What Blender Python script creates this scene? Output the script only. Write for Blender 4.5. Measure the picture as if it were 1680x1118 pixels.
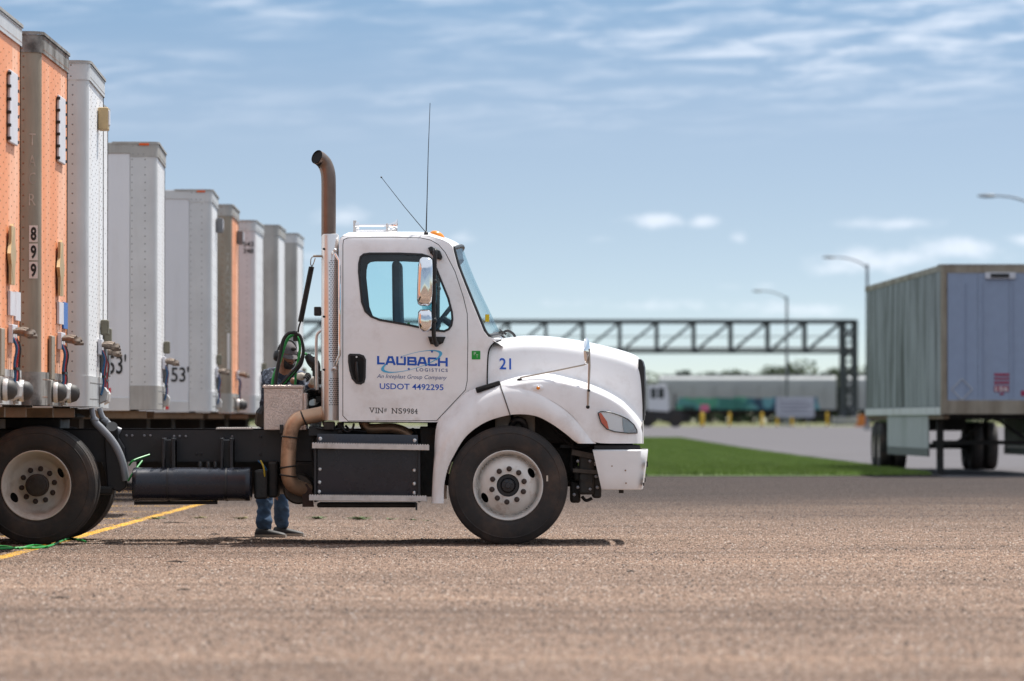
import bpy, bmesh, math, random
import numpy as np
from mathutils import Vector, Matrix, Quaternion
from mathutils.geometry import delaunay_2d_cdt

for _o in list(bpy.data.objects):
    bpy.data.objects.remove(_o, do_unlink=True)
random.seed(7)
rng = np.random.default_rng(7)
SC = bpy.context.scene
COL = SC.collection
R = math.radians

# ------------------------------------------------------------------ camera
F = 8416.0          # focal length measured in pixels of a 1680 px wide frame
CZ = 1.075          # camera height
HY = 690.0          # row of the horizon
cam_d = bpy.data.cameras.new('camera')
cam_d.sensor_width = 36.0
cam_d.lens = F / 1680.0 * 36.0
cam_d.clip_start = 0.5
cam_d.clip_end = 6000.0
cam_d.dof.use_dof = True
cam_d.dof.focus_distance = 44.6
cam_d.dof.aperture_fstop = 3.1
cam = bpy.data.objects.new('camera', cam_d)
COL.objects.link(cam)
cam.location = (0, 0, CZ)
cam.rotation_euler = (R(90) + math.atan((HY - 559.0) / F), 0, 0)
SC.camera = cam

# ------------------------------------------------------------------ sky
SUN_V = Vector((0.34, 0.40, 1.0)).normalized()
SUN_EL = math.asin(SUN_V.z)
SUN_AZ = math.atan2(SUN_V.x, SUN_V.y)
SKY_STRENGTH = 0.115
SUN_STRENGTH = 4.2
SC.view_settings.view_transform = 'Standard'
SC.view_settings.look = 'None'
SC.view_settings.gamma = 1.0
SC.view_settings.use_curve_mapping = False
SC.view_settings.exposure = 0.62


def lin(r, g, b):
    f = lambda c: (c / 255.0) / 12.92 if c / 255.0 <= 0.04045 else ((c / 255.0 + 0.055) / 1.055) ** 2.4
    return (f(r), f(g), f(b))


class NT:
    """small helper round a node tree"""
    def __init__(self, tree):
        self.t = tree
        self.n = tree.nodes
        self.l = tree.links

    def new(self, typ, **kw):
        nd = self.n.new(typ)
        for k, v in kw.items():
            setattr(nd, k, v)
        return nd

    def put(self, sock, v):
        if isinstance(v, bpy.types.NodeSocket):
            self.l.new(v, sock)
        elif v is not None:
            if hasattr(sock.default_value, '__len__') and not hasattr(v, '__len__'):
                v = [v] * len(sock.default_value)
            if hasattr(sock.default_value, '__len__') and len(sock.default_value) == 4 and len(v) == 3:
                v = (*v, 1.0)
            sock.default_value = v

    def math(self, op, a, b=None, c=None, clamp=False):
        nd = self.new('ShaderNodeMath', operation=op, use_clamp=clamp)
        self.put(nd.inputs[0], a)
        if b is not None: self.put(nd.inputs[1], b)
        if c is not None: self.put(nd.inputs[2], c)
        return nd.outputs[0]

    def mix(self, fac, a, b, blend='MIX'):
        nd = self.new('ShaderNodeMix', data_type='RGBA', blend_type=blend)
        self.put(nd.inputs[0], fac)
        self.put(nd.inputs[6], a)
        self.put(nd.inputs[7], b)
        return nd.outputs[2]

    def noise(self, vec, scale=5.0, detail=3.0, rough=0.55, dist=0.0):
        nd = self.new('ShaderNodeTexNoise')
        if vec is not None: self.l.new(vec, nd.inputs['Vector'])
        nd.inputs['Scale'].default_value = scale
        nd.inputs['Detail'].default_value = detail
        nd.inputs['Roughness'].default_value = rough
        nd.inputs['Distortion'].default_value = dist
        return nd.outputs['Fac']

    def ramp(self, fac, stops, interp='LINEAR'):
        nd = self.new('ShaderNodeValToRGB')
        nd.color_ramp.interpolation = interp
        el = nd.color_ramp.elements
        while len(el) < len(stops):
            el.new(0.5)
        for e, (p, c) in zip(el, stops):
            e.position = p
            if not hasattr(c, '__len__'): c = (c, c, c)
            e.color = (*c[:3], 1.0)
        self.l.new(fac, nd.inputs[0])
        return nd.outputs[0]

    def smooth(self, v, lo, hi):
        nd = self.new('ShaderNodeMapRange', interpolation_type='SMOOTHSTEP', clamp=True)
        self.put(nd.inputs[0], v)
        nd.inputs[1].default_value = lo
        nd.inputs[2].default_value = hi
        return nd.outputs[0]

    def vmul(self, vec, s):
        nd = self.new('ShaderNodeVectorMath', operation='MULTIPLY')
        self.l.new(vec, nd.inputs[0])
        nd.inputs[1].default_value = s
        return nd.outputs[0]

    def comb(self, x, y, z):
        nd = self.new('ShaderNodeCombineXYZ')
        for i, v in enumerate((x, y, z)): self.put(nd.inputs[i], v)
        return nd.outputs[0]

    def sep(self, v):
        nd = self.new('ShaderNodeSeparateXYZ')
        self.l.new(v, nd.inputs[0])
        return nd.outputs


def build_world():
    w = bpy.data.worlds.new('World')
    SC.world = w
    w.use_nodes = True
    k = NT(w.node_tree)
    k.n.clear()
    out = k.new('ShaderNodeOutputWorld')
    bg = k.new('ShaderNodeBackground')
    k.l.new(bg.outputs[0], out.inputs[0])
    tc = k.new('ShaderNodeTexCoord').outputs['Generated']
    x, y, z = k.sep(tc)
    # clear dry air: the blue of the upper sky comes down close to the horizon
    zz = k.math('MULTIPLY_ADD', z, 6.0, 0.03)
    nv = k.new('ShaderNodeVectorMath', operation='NORMALIZE')
    k.l.new(k.comb(x, y, zz), nv.inputs[0])
    sky = k.new('ShaderNodeTexSky', sky_type='NISHITA', sun_disc=False)
    sky.sun_elevation = SUN_EL
    sky.sun_rotation = SUN_AZ
    sky.altitude = 0
    sky.air_density = 1.0
    sky.dust_density = 0.6
    sky.ozone_density = 1.4
    k.l.new(nv.outputs[0], sky.inputs[0])
    grey = k.new('ShaderNodeHueSaturation'); grey.inputs['Saturation'].default_value = 0.74; grey.inputs['Value'].default_value = 0.745
    k.l.new(sky.outputs[0], grey.inputs['Color'])
    tone = k.ramp(k.math('MULTIPLY', k.math('ARCSINE', z), 57.2958 / 10.0), [(0.05, (1.05, 1.02, 0.92)), (0.22, (1.0, 1.02, 0.945)), (0.33, (0.98, 1.03, 0.985)), (0.47, (0.77, 0.96, 1.0)), (1.0, (0.74, 0.95, 1.0))])
    base = k.mix(1.0, grey.outputs[0], tone, 'MULTIPLY')
    # cloud coordinates: azimuth and elevation in degrees
    az = k.math('MULTIPLY', k.math('ARCTAN2', x, y), 57.2958)
    el = k.math('MULTIPLY', k.math('ARCSINE', z), 57.2958)
    # thin streaky high cloud
    v1 = k.comb(k.math('MULTIPLY', az, 0.62), k.math('MULTIPLY_ADD', az, -0.16, k.math('MULTIPLY', el, 4.4)), 0.0)
    n1 = k.noise(v1, 1.5, 8.0, 0.62, 0.35)
    v2 = k.comb(k.math('MULTIPLY', az, 0.16), k.math('MULTIPLY', el, 0.55), 3.3)
    n2 = k.noise(v2, 1.0, 2.0, 0.5)
    cir = k.math('MULTIPLY', k.smooth(n1, 0.40, 0.72), k.smooth(n2, 0.30, 0.50))
    cir = k.math('MULTIPLY', cir, k.smooth(el, 2.9, 4.3))
    cir = k.math('MULTIPLY', cir, 0.60)
    # high cloud added above the view to brighten the dome and the shaded side
    veil = k.math('MULTIPLY', k.smooth(el, 4.5, 16.0), k.math('MULTIPLY_ADD', k.smooth(n1, 0.25, 0.8), 0.4, 0.42))
    cir = k.math('MAXIMUM', cir, veil)
    # small fair-weather puffs low over the horizon
    wv = k.comb(k.math('MULTIPLY', az, 1.0), k.math('MULTIPLY', el, 1.6), 1.7)
    wn = k.noise(wv, 3.0, 6.0, 0.62)
    puffs = [(1075, 362, 44, 13, 1.0), (1158, 364, 26, 12, .9), (1213, 391, 20, 11, .55), (1455, 368, 95, 11, .75),
             (1570, 408, 80, 19, .9), (1440, 428, 110, 21, .85), (1370, 440, 60, 15, .7), (757, 392, 30, 12, .5),
             (565, 357, 60, 18, .6), (1090, 502, 120, 12, .5), (1310, 508, 110, 14, .65), (940, 498, 60, 10, .45),
             (1690, 396, 34, 13, .8), (1230, 470, 90, 8, .35), (985, 392, 40, 9, .35), (500, 420, 50, 12, .4)]
    tot = None
    for (px, py, wd, ht, st) in puffs:
        a0 = math.degrees(math.atan((px - 840) / F))
        e0 = math.degrees(math.atan((HY - py) / F))
        aw = math.degrees(wd / F); eh = math.degrees(ht / F)
        da = k.math('MULTIPLY', k.math('SUBTRACT', az, a0), 1.0 / aw)
        de = k.math('MULTIPLY', k.math('SUBTRACT', el, e0), 1.0 / eh)
        q = k.math('ADD', k.math('MULTIPLY', da, da), k.math('MULTIPLY', de, de))
        g = k.math('MULTIPLY', k.math('POWER', 2.718, k.math('MULTIPLY', q, -0.9)), st)
        tot = g if tot is None else k.math('MAXIMUM', tot, g)
    cum = k.smooth(k.math('ADD', tot, k.math('MULTIPLY_ADD', wn, 1.1, -0.62)), 0.10, 0.95)
    cum = k.math('MULTIPLY', cum, k.math('GREATER_THAN', tot, 0.02))
    cum = k.math('MULTIPLY', cum, 0.60)
    cl = k.math('MAXIMUM', cir, cum, clamp=True)
    white = k.mix(1.0, (6.0, 6.3, 6.85), (1, 1, 1), 'MULTIPLY')
    fin = k.mix(cl, base, white)
    k.l.new(fin, bg.inputs[0])
    bg.inputs[1].default_value = SKY_STRENGTH


build_world()
sun_d = bpy.data.lights.new('sun', 'SUN')
sun_d.energy = SUN_STRENGTH
sun_d.angle = R(0.53)
sun_d.color = (1.0, 0.955, 0.89)
sun = bpy.data.objects.new('sun', sun_d)
COL.objects.link(sun)
sun.rotation_euler = (-SUN_V).to_track_quat('-Z', 'Y').to_euler()
sun.location = (20, 30, 60)

# ------------------------------------------------------------------ materials
MATS = {}


def mat(name, col, rough=0.5, metal=0.0, var=0.0, vscale=6.0, bump=0.0, bscale=60.0, dirt=None, dscale=2.5, damt=0.5,
        coat=0.0, spec=0.5, streak=False, dlo=0.5, dhi=0.75):
    """principled material: colour with a little drift, patches of dirt with a shape of their own, fine relief"""
    if name in MATS: return MATS[name]
    m = bpy.data.materials.new(name)
    m.use_nodes = True
    k = NT(m.node_tree)
    b = k.n['Principled BSDF']
    tc = k.new('ShaderNodeTexCoord').outputs['Object']
    c = None
    if var:
        nz = k.noise(tc, vscale, 4.0)
        lo = tuple(max(0, x * (1 - var)) for x in col); hi = tuple(min(1, x * (1 + var)) for x in col)
        c = k.ramp(nz, [(0.3, lo), (0.7, hi)])
    if dirt:
        vec = k.vmul(tc, (1.0, 1.0, 0.12)) if streak else tc
        dn = k.noise(vec, dscale, 6.0, 0.65)
        fac = k.math('MULTIPLY', k.smooth(dn, dlo, dhi), damt)
        c = k.mix(fac, c if c is not None else (*col, 1), (*dirt, 1))
        rr = k.math('MULTIPLY_ADD', fac, 0.4, rough, clamp=True)
        k.l.new(rr, b.inputs['Roughness'])
    else:
        b.inputs['Roughness'].default_value = rough
    if c is not None: k.l.new(c, b.inputs['Base Color'])
    else: b.inputs['Base Color'].default_value = (*col, 1)
    b.inputs['Metallic'].default_value = metal
    b.inputs['Specular IOR Level'].default_value = spec
    b.inputs['Coat Weight'].default_value = coat
    b.inputs['Coat Roughness'].default_value = 0.08
    if bump:
        bn = k.new('ShaderNodeBump')
        bn.inputs['Strength'].default_value = bump
        bn.inputs['Distance'].default_value = 0.01
        k.l.new(k.noise(tc, bscale, 4.0), bn.inputs['Height'])
        k.l.new(bn.outputs[0], b.inputs['Normal'])
    MATS[name] = m
    return m


def glass_mat(name, tint, refl=0.10):
    if name in MATS: return MATS[name]
    m = bpy.data.materials.new(name)
    m.use_nodes = True
    k = NT(m.node_tree)
    k.n.clear()
    out = k.new('ShaderNodeOutputMaterial')
    tr = k.new('ShaderNodeBsdfTransparent'); tr.inputs[0].default_value = (*tint, 1)
    gl = k.new('ShaderNodeBsdfGlossy'); gl.inputs['Roughness'].default_value = 0.02
    fr = k.new('ShaderNodeFresnel'); fr.inputs[0].default_value = 1.5
    fac = k.math('MINIMUM', k.math('ADD', fr.outputs[0], refl - 0.04, clamp=True), 0.30)
    mx = k.new('ShaderNodeMixShader')
    k.l.new(fac, mx.inputs[0]); k.l.new(tr.outputs[0], mx.inputs[1]); k.l.new(gl.outputs[0], mx.inputs[2])
    k.l.new(mx.outputs[0], out.inputs[0])
    MATS[name] = m
    return m


WHITE = mat('white_truck_paint', (0.88, 0.875, 0.885), 0.28, var=0.015, vscale=2.0, dirt=(0.42, 0.33, 0.27), dscale=3.4, damt=0.34, coat=0.35, dlo=0.46, dhi=0.78)
_k = NT(WHITE.node_tree); _b = _k.n['Principled BSDF']
_tc = _k.new('ShaderNodeTexCoord').outputs['Object']
_z = _k.sep(_tc)[2]
_low = _k.math('SUBTRACT', 1.0, _k.smooth(_z, 0.55, 1.55))                     # road dust thrown up on the lower panels
_dn = _k.smooth(_k.noise(_k.vmul(_tc, (1.0, 1.0, 0.35)), 5.0, 6.0, 0.65), 0.32, 0.70)
_f = _k.math('MULTIPLY', _k.math('MULTIPLY', _low, _dn), 0.42)
_old = _b.inputs['Base Color'].links[0].from_socket
_k.l.new(_k.mix(_f, _old, (0.50, 0.40, 0.33, 1)), _b.inputs['Base Color'])
BUMPERW = mat('chipped_white_paint', (0.78, 0.775, 0.78), 0.4, var=0.03, dirt=(0.30, 0.20, 0.13), dscale=9.0, damt=0.65, dlo=0.64, dhi=0.74)
BLACKP = mat('black_plastic', (0.012, 0.012, 0.013), 0.42, bump=0.15, bscale=180)
RUBBER = mat('tyre_rubber', (0.024, 0.021, 0.020), 0.75, var=0.25, vscale=5, dirt=(0.095, 0.068, 0.054), dscale=4.0, damt=0.75, bump=0.12, bscale=120, dlo=0.42, dhi=0.72)
FRAME = mat('black_chassis_paint', (0.012, 0.013, 0.017), 0.38, var=0.3, vscale=4, dirt=(0.06, 0.05, 0.045), dscale=5, damt=0.45)
TANKM = mat('satin_black_tank', (0.014, 0.016, 0.026), 0.27, var=0.2, dirt=(0.05, 0.045, 0.045), dscale=4, damt=0.4)
GREASE = mat('greasy_dark_metal', (0.02, 0.018, 0.016), 0.6, var=0.4, vscale=9, dirt=(0.08, 0.06, 0.045), dscale=7, damt=0.6, bump=0.3, bscale=40)
RIMW = mat('white_wheel_paint', (0.66, 0.635, 0.60), 0.42, var=0.05, dirt=(0.30, 0.17, 0.09), dscale=8, damt=0.6, dlo=0.52, dhi=0.78)
RIMT = mat('dusty_wheel_paint', (0.58, 0.52, 0.46), 0.5, var=0.08, dirt=(0.26, 0.18, 0.12), dscale=5, damt=0.6, dlo=0.45, dhi=0.75)
NUT = mat('rusty_nut', (0.05, 0.032, 0.026), 0.7, var=0.4, vscale=30)
CHROME = mat('chrome', (0.86, 0.86, 0.87), 0.06, 1.0)
STEEL = mat('stainless_shield', (0.70, 0.67, 0.65), 0.28, 1.0, var=0.06, dirt=(0.35, 0.25, 0.19), dscale=4, damt=0.35, bump=0.05, bscale=30)
ALU = mat('aluminium', (0.68, 0.67, 0.66), 0.38, 1.0, var=0.06, vscale=20)
ALUS = mat('step_aluminium', (0.62, 0.59, 0.565), 0.5, 0.6, var=0.1, vscale=14, dirt=(0.28, 0.22, 0.18), damt=0.4, dscale=8)
PIPE = mat('heat_stained_pipe', (0.56, 0.36, 0.235), 0.48, 0.6, var=0.14, vscale=4, dirt=(0.13, 0.065, 0.04), dscale=3.5, damt=0.75, dlo=0.52, dhi=0.74, bump=0.1)
STACKM = mat('stained_exhaust_stack', (0.21, 0.16, 0.135), 0.36, 0.9, var=0.15, vscale=5, dirt=(0.09, 0.055, 0.06), dscale=3, damt=0.8, streak=True, dlo=0.42, dhi=0.6)
SOOT_SHADE = mat('soot_and_shade', (0.006, 0.006, 0.006), 0.9)  # soot of the stack; also shade painted in wheel insides, slots and recesses
AMBER = mat('amber_lens', (0.85, 0.26, 0.01), 0.22, coat=0.5)
CABGLASS = glass_mat('tinted_cab_glass', (0.81, 0.975, 1.0), 0.05)
WSGLASS = glass_mat('windscreen_glass', (0.86, 0.98, 1.0), 0.02)
LENS = glass_mat('clear_lamp_lens', (0.97, 0.98, 0.99), 0.05)
INTER = mat('cab_trim', (0.06, 0.085, 0.105), 0.8, var=0.2)
SEATM = mat('seat_fabric', (0.13, 0.21, 0.27), 0.9, var=0.2)
BLUE = mat('blue_vinyl', lin(8, 84, 190), 0.4)
LBLUE = mat('light_blue_vinyl', lin(80, 180, 225), 0.4)
BLACKV = mat('black_vinyl', (0.012, 0.012, 0.013), 0.45)
GREENS = mat('green_sticker', lin(20, 150, 50), 0.5)
YELS = mat('yellow_sticker', lin(240, 205, 30), 0.5)
ORPLAS = mat('orange_reflector', lin(225, 95, 45), 0.3)
HOSEG = mat('green_hose', lin(38, 150, 70), 0.45)
HOSEK = mat('black_hose', (0.014, 0.013, 0.014), 0.5)
HOSEB = mat('blue_air_line', lin(25, 80, 120), 0.5)
HOSER = mat('red_air_line', lin(170, 40, 40), 0.5)
GREYT = mat('grey_painted_tube', (0.25, 0.26, 0.285), 0.42, var=0.08)
LETTERG = mat('ghost_lettering', (0.40, 0.375, 0.33), 0.6, var=0.35, vscale=14)

# ------------------------------------------------------------------ mesh helpers


class MB:
    def __init__(self):
        self.v = []; self.f = []

    def add(self, vs, fs):
        o = len(self.v)
        self.v += [tuple(p) for p in vs]
        self.f += [tuple(i + o for i in q) for q in fs]
        return self

    def box(self, x0, x1, y0, y1, z0, z1):
        return self.add([(x0, y0, z0), (x1, y0, z0), (x1, y1, z0), (x0, y1, z0), (x0, y0, z1), (x1, y0, z1), (x1, y1, z1), (x0, y1, z1)],
                        [(0, 3, 2, 1), (4, 5, 6, 7), (0, 1, 5, 4), (1, 2, 6, 5), (2, 3, 7, 6), (3, 0, 4, 7)])

    def bar(self, a, b, w, h, up=(0, 0, 1)):
        a = Vector(a); b = Vector(b); d = (b - a).normalized(); up = Vector(up)
        s = d.cross(up)
        if s.length < 1e-4: s = d.cross(Vector((0, 1, 0)))
        s.normalize(); u = s.cross(d).normalized()
        s *= w / 2; u *= h / 2
        vs = [a - s - u, a + s - u, a + s + u, a - s + u, b - s - u, b + s - u, b + s + u, b - s + u]
        return self.add(vs, [(0, 1, 2, 3), (7, 6, 5, 4), (0, 4, 5, 1), (1, 5, 6, 2), (2, 6, 7, 3), (3, 7, 4, 0)])

    def tube(self, pts, r, n=10, caps=True, sub=0):
        pts = [Vector(p) for p in pts]
        rs = list(r) if hasattr(r, '__len__') else [r] * len(pts)
        if sub:
            q = catmull([(*p, rr) for p, rr in zip(pts, rs)], sub)
            pts = [Vector(p[:3]) for p in q]; rs = [p[3] for p in q]
        t0 = (pts[1] - pts[0]).normalized()
        ref = Vector((0, 0, 1)) if abs(t0.z) < 0.9 else Vector((0, 1, 0))
        s = t0.cross(ref).normalized()
        vs = []
        for i, p in enumerate(pts):
            a = pts[max(i - 1, 0)]; b = pts[min(i + 1, len(pts) - 1)]
            t = (b - a).normalized()
            s = (s - t * s.dot(t))
            if s.length < 1e-6: s = t.orthogonal()
            s.normalize(); u = t.cross(s)
            for j in range(n):
                an = 2 * math.pi * j / n
                vs.append(p + (s * math.cos(an) + u * math.sin(an)) * rs[i])
        fs = [(i * n + j, i * n + (j + 1) % n, (i + 1) * n + (j + 1) % n, (i + 1) * n + j) for i in range(len(pts) - 1) for j in range(n)]
        if caps:
            fs.append(tuple(range(n - 1, -1, -1))); fs.append(tuple((len(pts) - 1) * n + j for j in range(n)))
        return self.add(vs, fs)

    def lathe(self, prof, c=(0, 0, 0), axis='y', n=32, closed=False):
        """prof: (radius, height along the axis)"""
        vs = []
        for (r, h) in prof:
            for j in range(n):
                a = 2 * math.pi * j / n
                ca, sa = r * math.cos(a), r * math.sin(a)
                p = (ca, h, sa) if axis == 'y' else ((h, ca, sa) if axis == 'x' else (ca, sa, h))
                vs.append((p[0] + c[0], p[1] + c[1], p[2] + c[2]))
        m = len(prof)
        fs = []
        for i in range(m if closed else m - 1):
            i2 = (i + 1) % m
            for j in range(n):
                fs.append((i * n + j, i * n + (j + 1) % n, i2 * n + (j + 1) % n, i2 * n + j))
        return self.add(vs, fs)

    def cyl(self, a, b, r, n=16, r2=None):
        return self.tube([a, b], [r, r if r2 is None else r2], n)

    def prism(self, poly, y0, y1):
        """polygon in x,z pushed from y0 to y1"""
        n = len(poly)
        vs = [(x, y0, z) for x, z in poly] + [(x, y1, z) for x, z in poly]
        fs = [tuple(range(n)), tuple(range(2 * n - 1, n - 1, -1))] + [(i, i + n, (i + 1) % n + n, (i + 1) % n) for i in range(n)]
        return self.add(vs, fs)

    def grid(self, rows, wrap=False):
        m = len(rows[0]); vs = [p for r_ in rows for p in r_]
        fs = [(i * m + j, i * m + (j + 1) % m, (i + 1) * m + (j + 1) % m, (i + 1) * m + j)
              for i in range(len(rows) - 1) for j in range(m if wrap else m - 1)]
        return self.add(vs, fs)

    def ball(self, c, r, n=14, m=8, s=(1, 1, 1)):
        rows = []
        for i in range(m + 1):
            t = math.pi * (0.001 + 0.998 * i / m)
            rows.append([(c[0] + s[0] * r * math.sin(t) * math.cos(2 * math.pi * j / n), c[1] + s[1] * r * math.sin(t) * math.sin(2 * math.pi * j / n),
                          c[2] + s[2] * r * math.cos(t)) for j in range(n)])
        return self.grid(rows, True)

    def mirror_y(self, yc):
        n = len(self.v)
        self.v += [(x, 2 * yc - y, z) for x, y, z in self.v[:n]]
        self.f += [tuple(i + n for i in reversed(q)) for q in self.f[:]]
        return self

    def mesh(self, name, off=(0, 0, 0), smooth=35, recalc=True):
        me = bpy.data.meshes.new(name)
        me.from_pydata([(x - off[0], y - off[1], z - off[2]) for x, y, z in self.v], [], self.f)
        if recalc:
            bm = bmesh.new(); bm.from_mesh(me)
            bmesh.ops.remove_doubles(bm, verts=bm.verts, dist=1e-5)
            bmesh.ops.recalc_face_normals(bm, faces=bm.faces)
            bm.to_mesh(me); bm.free()
        if smooth:
            me.polygons.foreach_set('use_smooth', [True] * len(me.polygons))
            me.set_sharp_from_angle(angle=R(smooth))
        me.update()
        return me

    def build(self, name, m, parent=None, smooth=35, bevel=0.0, recalc=True):
        off = OFF.get(parent.name, (0, 0, 0)) if parent else (0, 0, 0)
        me = self.mesh(name, off, smooth, recalc)
        me.materials.append(m)
        return put(name, me, parent, bevel=bevel)


OFF = {}


def put(name, me, parent=None, loc=(0, 0, 0), bevel=0.0, rot=None):
    o = bpy.data.objects.new(name, me)
    COL.objects.link(o)
    if parent:
        o.parent = parent
        OFF[o.name] = OFF.get(parent.name, (0, 0, 0))
    o.location = loc
    if rot: o.rotation_euler = rot
    if bevel:
        b = o.modifiers.new('bevel', 'BEVEL')
        b.width = bevel; b.segments = 2; b.limit_method = 'ANGLE'; b.angle_limit = R(40)
    return o


def catmull(pts, sub):
    out = []
    n = len(pts)
    for i in range(n - 1):
        p0 = pts[max(i - 1, 0)]; p1 = pts[i]; p2 = pts[i + 1]; p3 = pts[min(i + 2, n - 1)]
        for s in range(sub):
            t = s / sub
            out.append(tuple(0.5 * (2 * b + (c - a) * t + (2 * a - 5 * b + 4 * c - d) * t * t + (-a + 3 * b - 3 * c + d) * t ** 3)
                             for a, b, c, d in zip(p0, p1, p2, p3)))
    out.append(tuple(pts[-1]))
    return out


def tag(o, label=None, cat=None, group=None, kind=None):
    if label: o['label'] = label
    if cat: o['category'] = cat
    if group: o['group'] = group
    if kind: o['kind'] = kind
    return o


def thing(name, label, cat, loc=(0, 0, 0), rz=0.0, group=None, world=False):
    """an Empty at the base of a thing; world=True: its parts are given in world coordinates"""
    o = bpy.data.objects.new(name, None)
    COL.objects.link(o)
    o.empty_display_size = 0.3
    o.location = loc
    o.rotation_euler = (0, 0, rz)
    OFF[o.name] = tuple(loc) if world else (0, 0, 0)
    return tag(o, label, cat, group)


def sub_empty(name, parent):
    o = bpy.data.objects.new(name, None)
    COL.objects.link(o)
    o.parent = parent
    OFF[o.name] = OFF[parent.name]
    return o


def PX(px, d): return (px - 840.0) / F * d
def PZ(py, d): return CZ + (HY - py) / F * d
def PP(px, py, d): return (PX(px, d), d, PZ(py, d))


def inside(poly, x, y):
    c = False
    n = len(poly); j = n - 1
    for i in range(n):
        xi, yi = poly[i]; xj, yj = poly[j]
        if (yi > y) != (yj > y) and x < (xj - xi) * (y - yi) / (yj - yi) + xi: c = not c
        j = i
    return c


def dense(poly, step):
    out = []
    n = len(poly)
    for i in range(n):
        a = poly[i]; b = poly[(i + 1) % n]
        k = max(1, int(math.hypot(b[0] - a[0], b[1] - a[1]) / step))
        out += [(a[0] + (b[0] - a[0]) * t / k, a[1] + (b[1] - a[1]) * t / k) for t in range(k)]
    return out


def inset(poly, d):
    n = len(poly); out = []
    area = sum(poly[i][0] * poly[(i + 1) % n][1] - poly[(i + 1) % n][0] * poly[i][1] for i in range(n))
    sg = 1 if area > 0 else -1
    for i in range(n):
        a = Vector(poly[i - 1]); b = Vector(poly[i]); c = Vector(poly[(i + 1) % n])
        e1 = (b - a).normalized(); e2 = (c - b).normalized()
        n1 = Vector((-e1.y, e1.x)) * sg; n2 = Vector((-e2.y, e2.x)) * sg
        m = (n1 + n2)
        m = m / max(m.length_squared, 0.3) * 2
        out.append((b.x + m.x * d, b.y + m.y * d))
    return out


def cdt(outer, holes, step):
    """triangulated sheet of an outline with holes, in 2D"""
    loops = [dense(outer, step)] + [dense(h, step) for h in holes]
    vs = []; es = []
    for lp in loops:
        o = len(vs)
        vs += lp
        es += [(o + i, o + (i + 1) % len(lp)) for i in range(len(lp))]
    allb = np.array(vs)
    xs = [p[0] for p in outer]; ys = [p[1] for p in outer]
    x = min(xs) + step * 0.5
    while x < max(xs):
        y = min(ys) + step * 0.5
        while y < max(ys):
            if inside(outer, x, y) and not any(inside(h, x, y) for h in holes):
                if np.min((allb[:, 0] - x) ** 2 + (allb[:, 1] - y) ** 2) > (step * 0.45) ** 2:
                    vs.append((x, y))
            y += step
        x += step
    r = delaunay_2d_cdt([Vector(p) for p in vs], es, [], 0, 1e-6)
    ov = [(p.x, p.y) for p in r[0]]
    fs = []
    for f in r[2]:
        cx = sum(ov[i][0] for i in f) / len(f); cy = sum(ov[i][1] for i in f) / len(f)
        if inside(outer, cx, cy) and not any(inside(h, cx, cy) for h in holes): fs.append(tuple(f))
    return ov, fs


_txt = {}


def glyphs(body, shear=0.0, bold=0.0, space=1.0):
    """flat lettering as vertices and faces scaled to a unit box"""
    key = (body, shear, bold, space)
    if key in _txt: return _txt[key]
    cu = bpy.data.curves.new('lettering', 'FONT')
    cu.body = body; cu.shear = shear; cu.offset = bold; cu.space_character = space
    cu.resolution_u = 3
    o = bpy.data.objects.new('lettering', cu)
    COL.objects.link(o)
    dg = bpy.context.evaluated_depsgraph_get()
    me = bpy.data.meshes.new_from_object(o.evaluated_get(dg))
    vs = [(v.co.x, v.co.y) for v in me.vertices]
    fs = [tuple(p.vertices) for p in me.polygons]
    bpy.data.objects.remove(o, do_unlink=True)
    bpy.data.curves.remove(cu); bpy.data.meshes.remove(me)
    x0 = min(v[0] for v in vs); x1 = max(v[0] for v in vs); y0 = min(v[1] for v in vs); y1 = max(v[1] for v in vs)
    vs = [((x - x0) / (x1 - x0), (y - y0) / (y1 - y0)) for x, y in vs]
    _txt[key] = (vs, fs)
    return vs, fs

# ------------------------------------------------------------------ the ground
def gz(d):
    """the yard is flat; far off the land rises gently towards the railway"""
    t = min(max((d - 130.0) / 330.0, 0.0), 1.0)
    return 0.62 * t * t * (3 - 2 * t)


LINES = []       # painted lines: (x0, x1, y0, y1)
LINES.append((-4.06, -3.94, 14.0, 96.0))
for yy in (36.4, 39.98, 43.7, 47.55, 52.6, 56.1, 60.2, 64.2, 67.9, 72.1, 77.2, 82.2):
    LINES.append((-20.0, -4.08, yy - 0.06, yy + 0.06))


def paint_mask(k, pos):
    x, y, z = k.sep(pos)
    n = k.noise(pos, 1.3, 5.0, 0.7)
    wear = k.noise(pos, 14.0, 4.0, 0.7)
    tot = None
    for (x0, x1, y0, y1) in LINES:
        jx = k.math('MULTIPLY_ADD', wear, 0.03, x)
        a = k.math('COMPARE', jx, (x0 + x1) / 2 + 0.015, (x1 - x0) / 2)
        b = k.math('COMPARE', y, (y0 + y1) / 2, (y1 - y0) / 2)
        m = k.math('MULTIPLY', a, b)
        tot = m if tot is None else k.math('MAXIMUM', tot, m)
    w = k.smooth(k.math('ADD', k.math('MULTIPLY', n, 0.55), k.math('MULTIPLY', wear, 0.55)), 0.46, 0.58)
    return k.math('MULTIPLY', tot, w)


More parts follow.
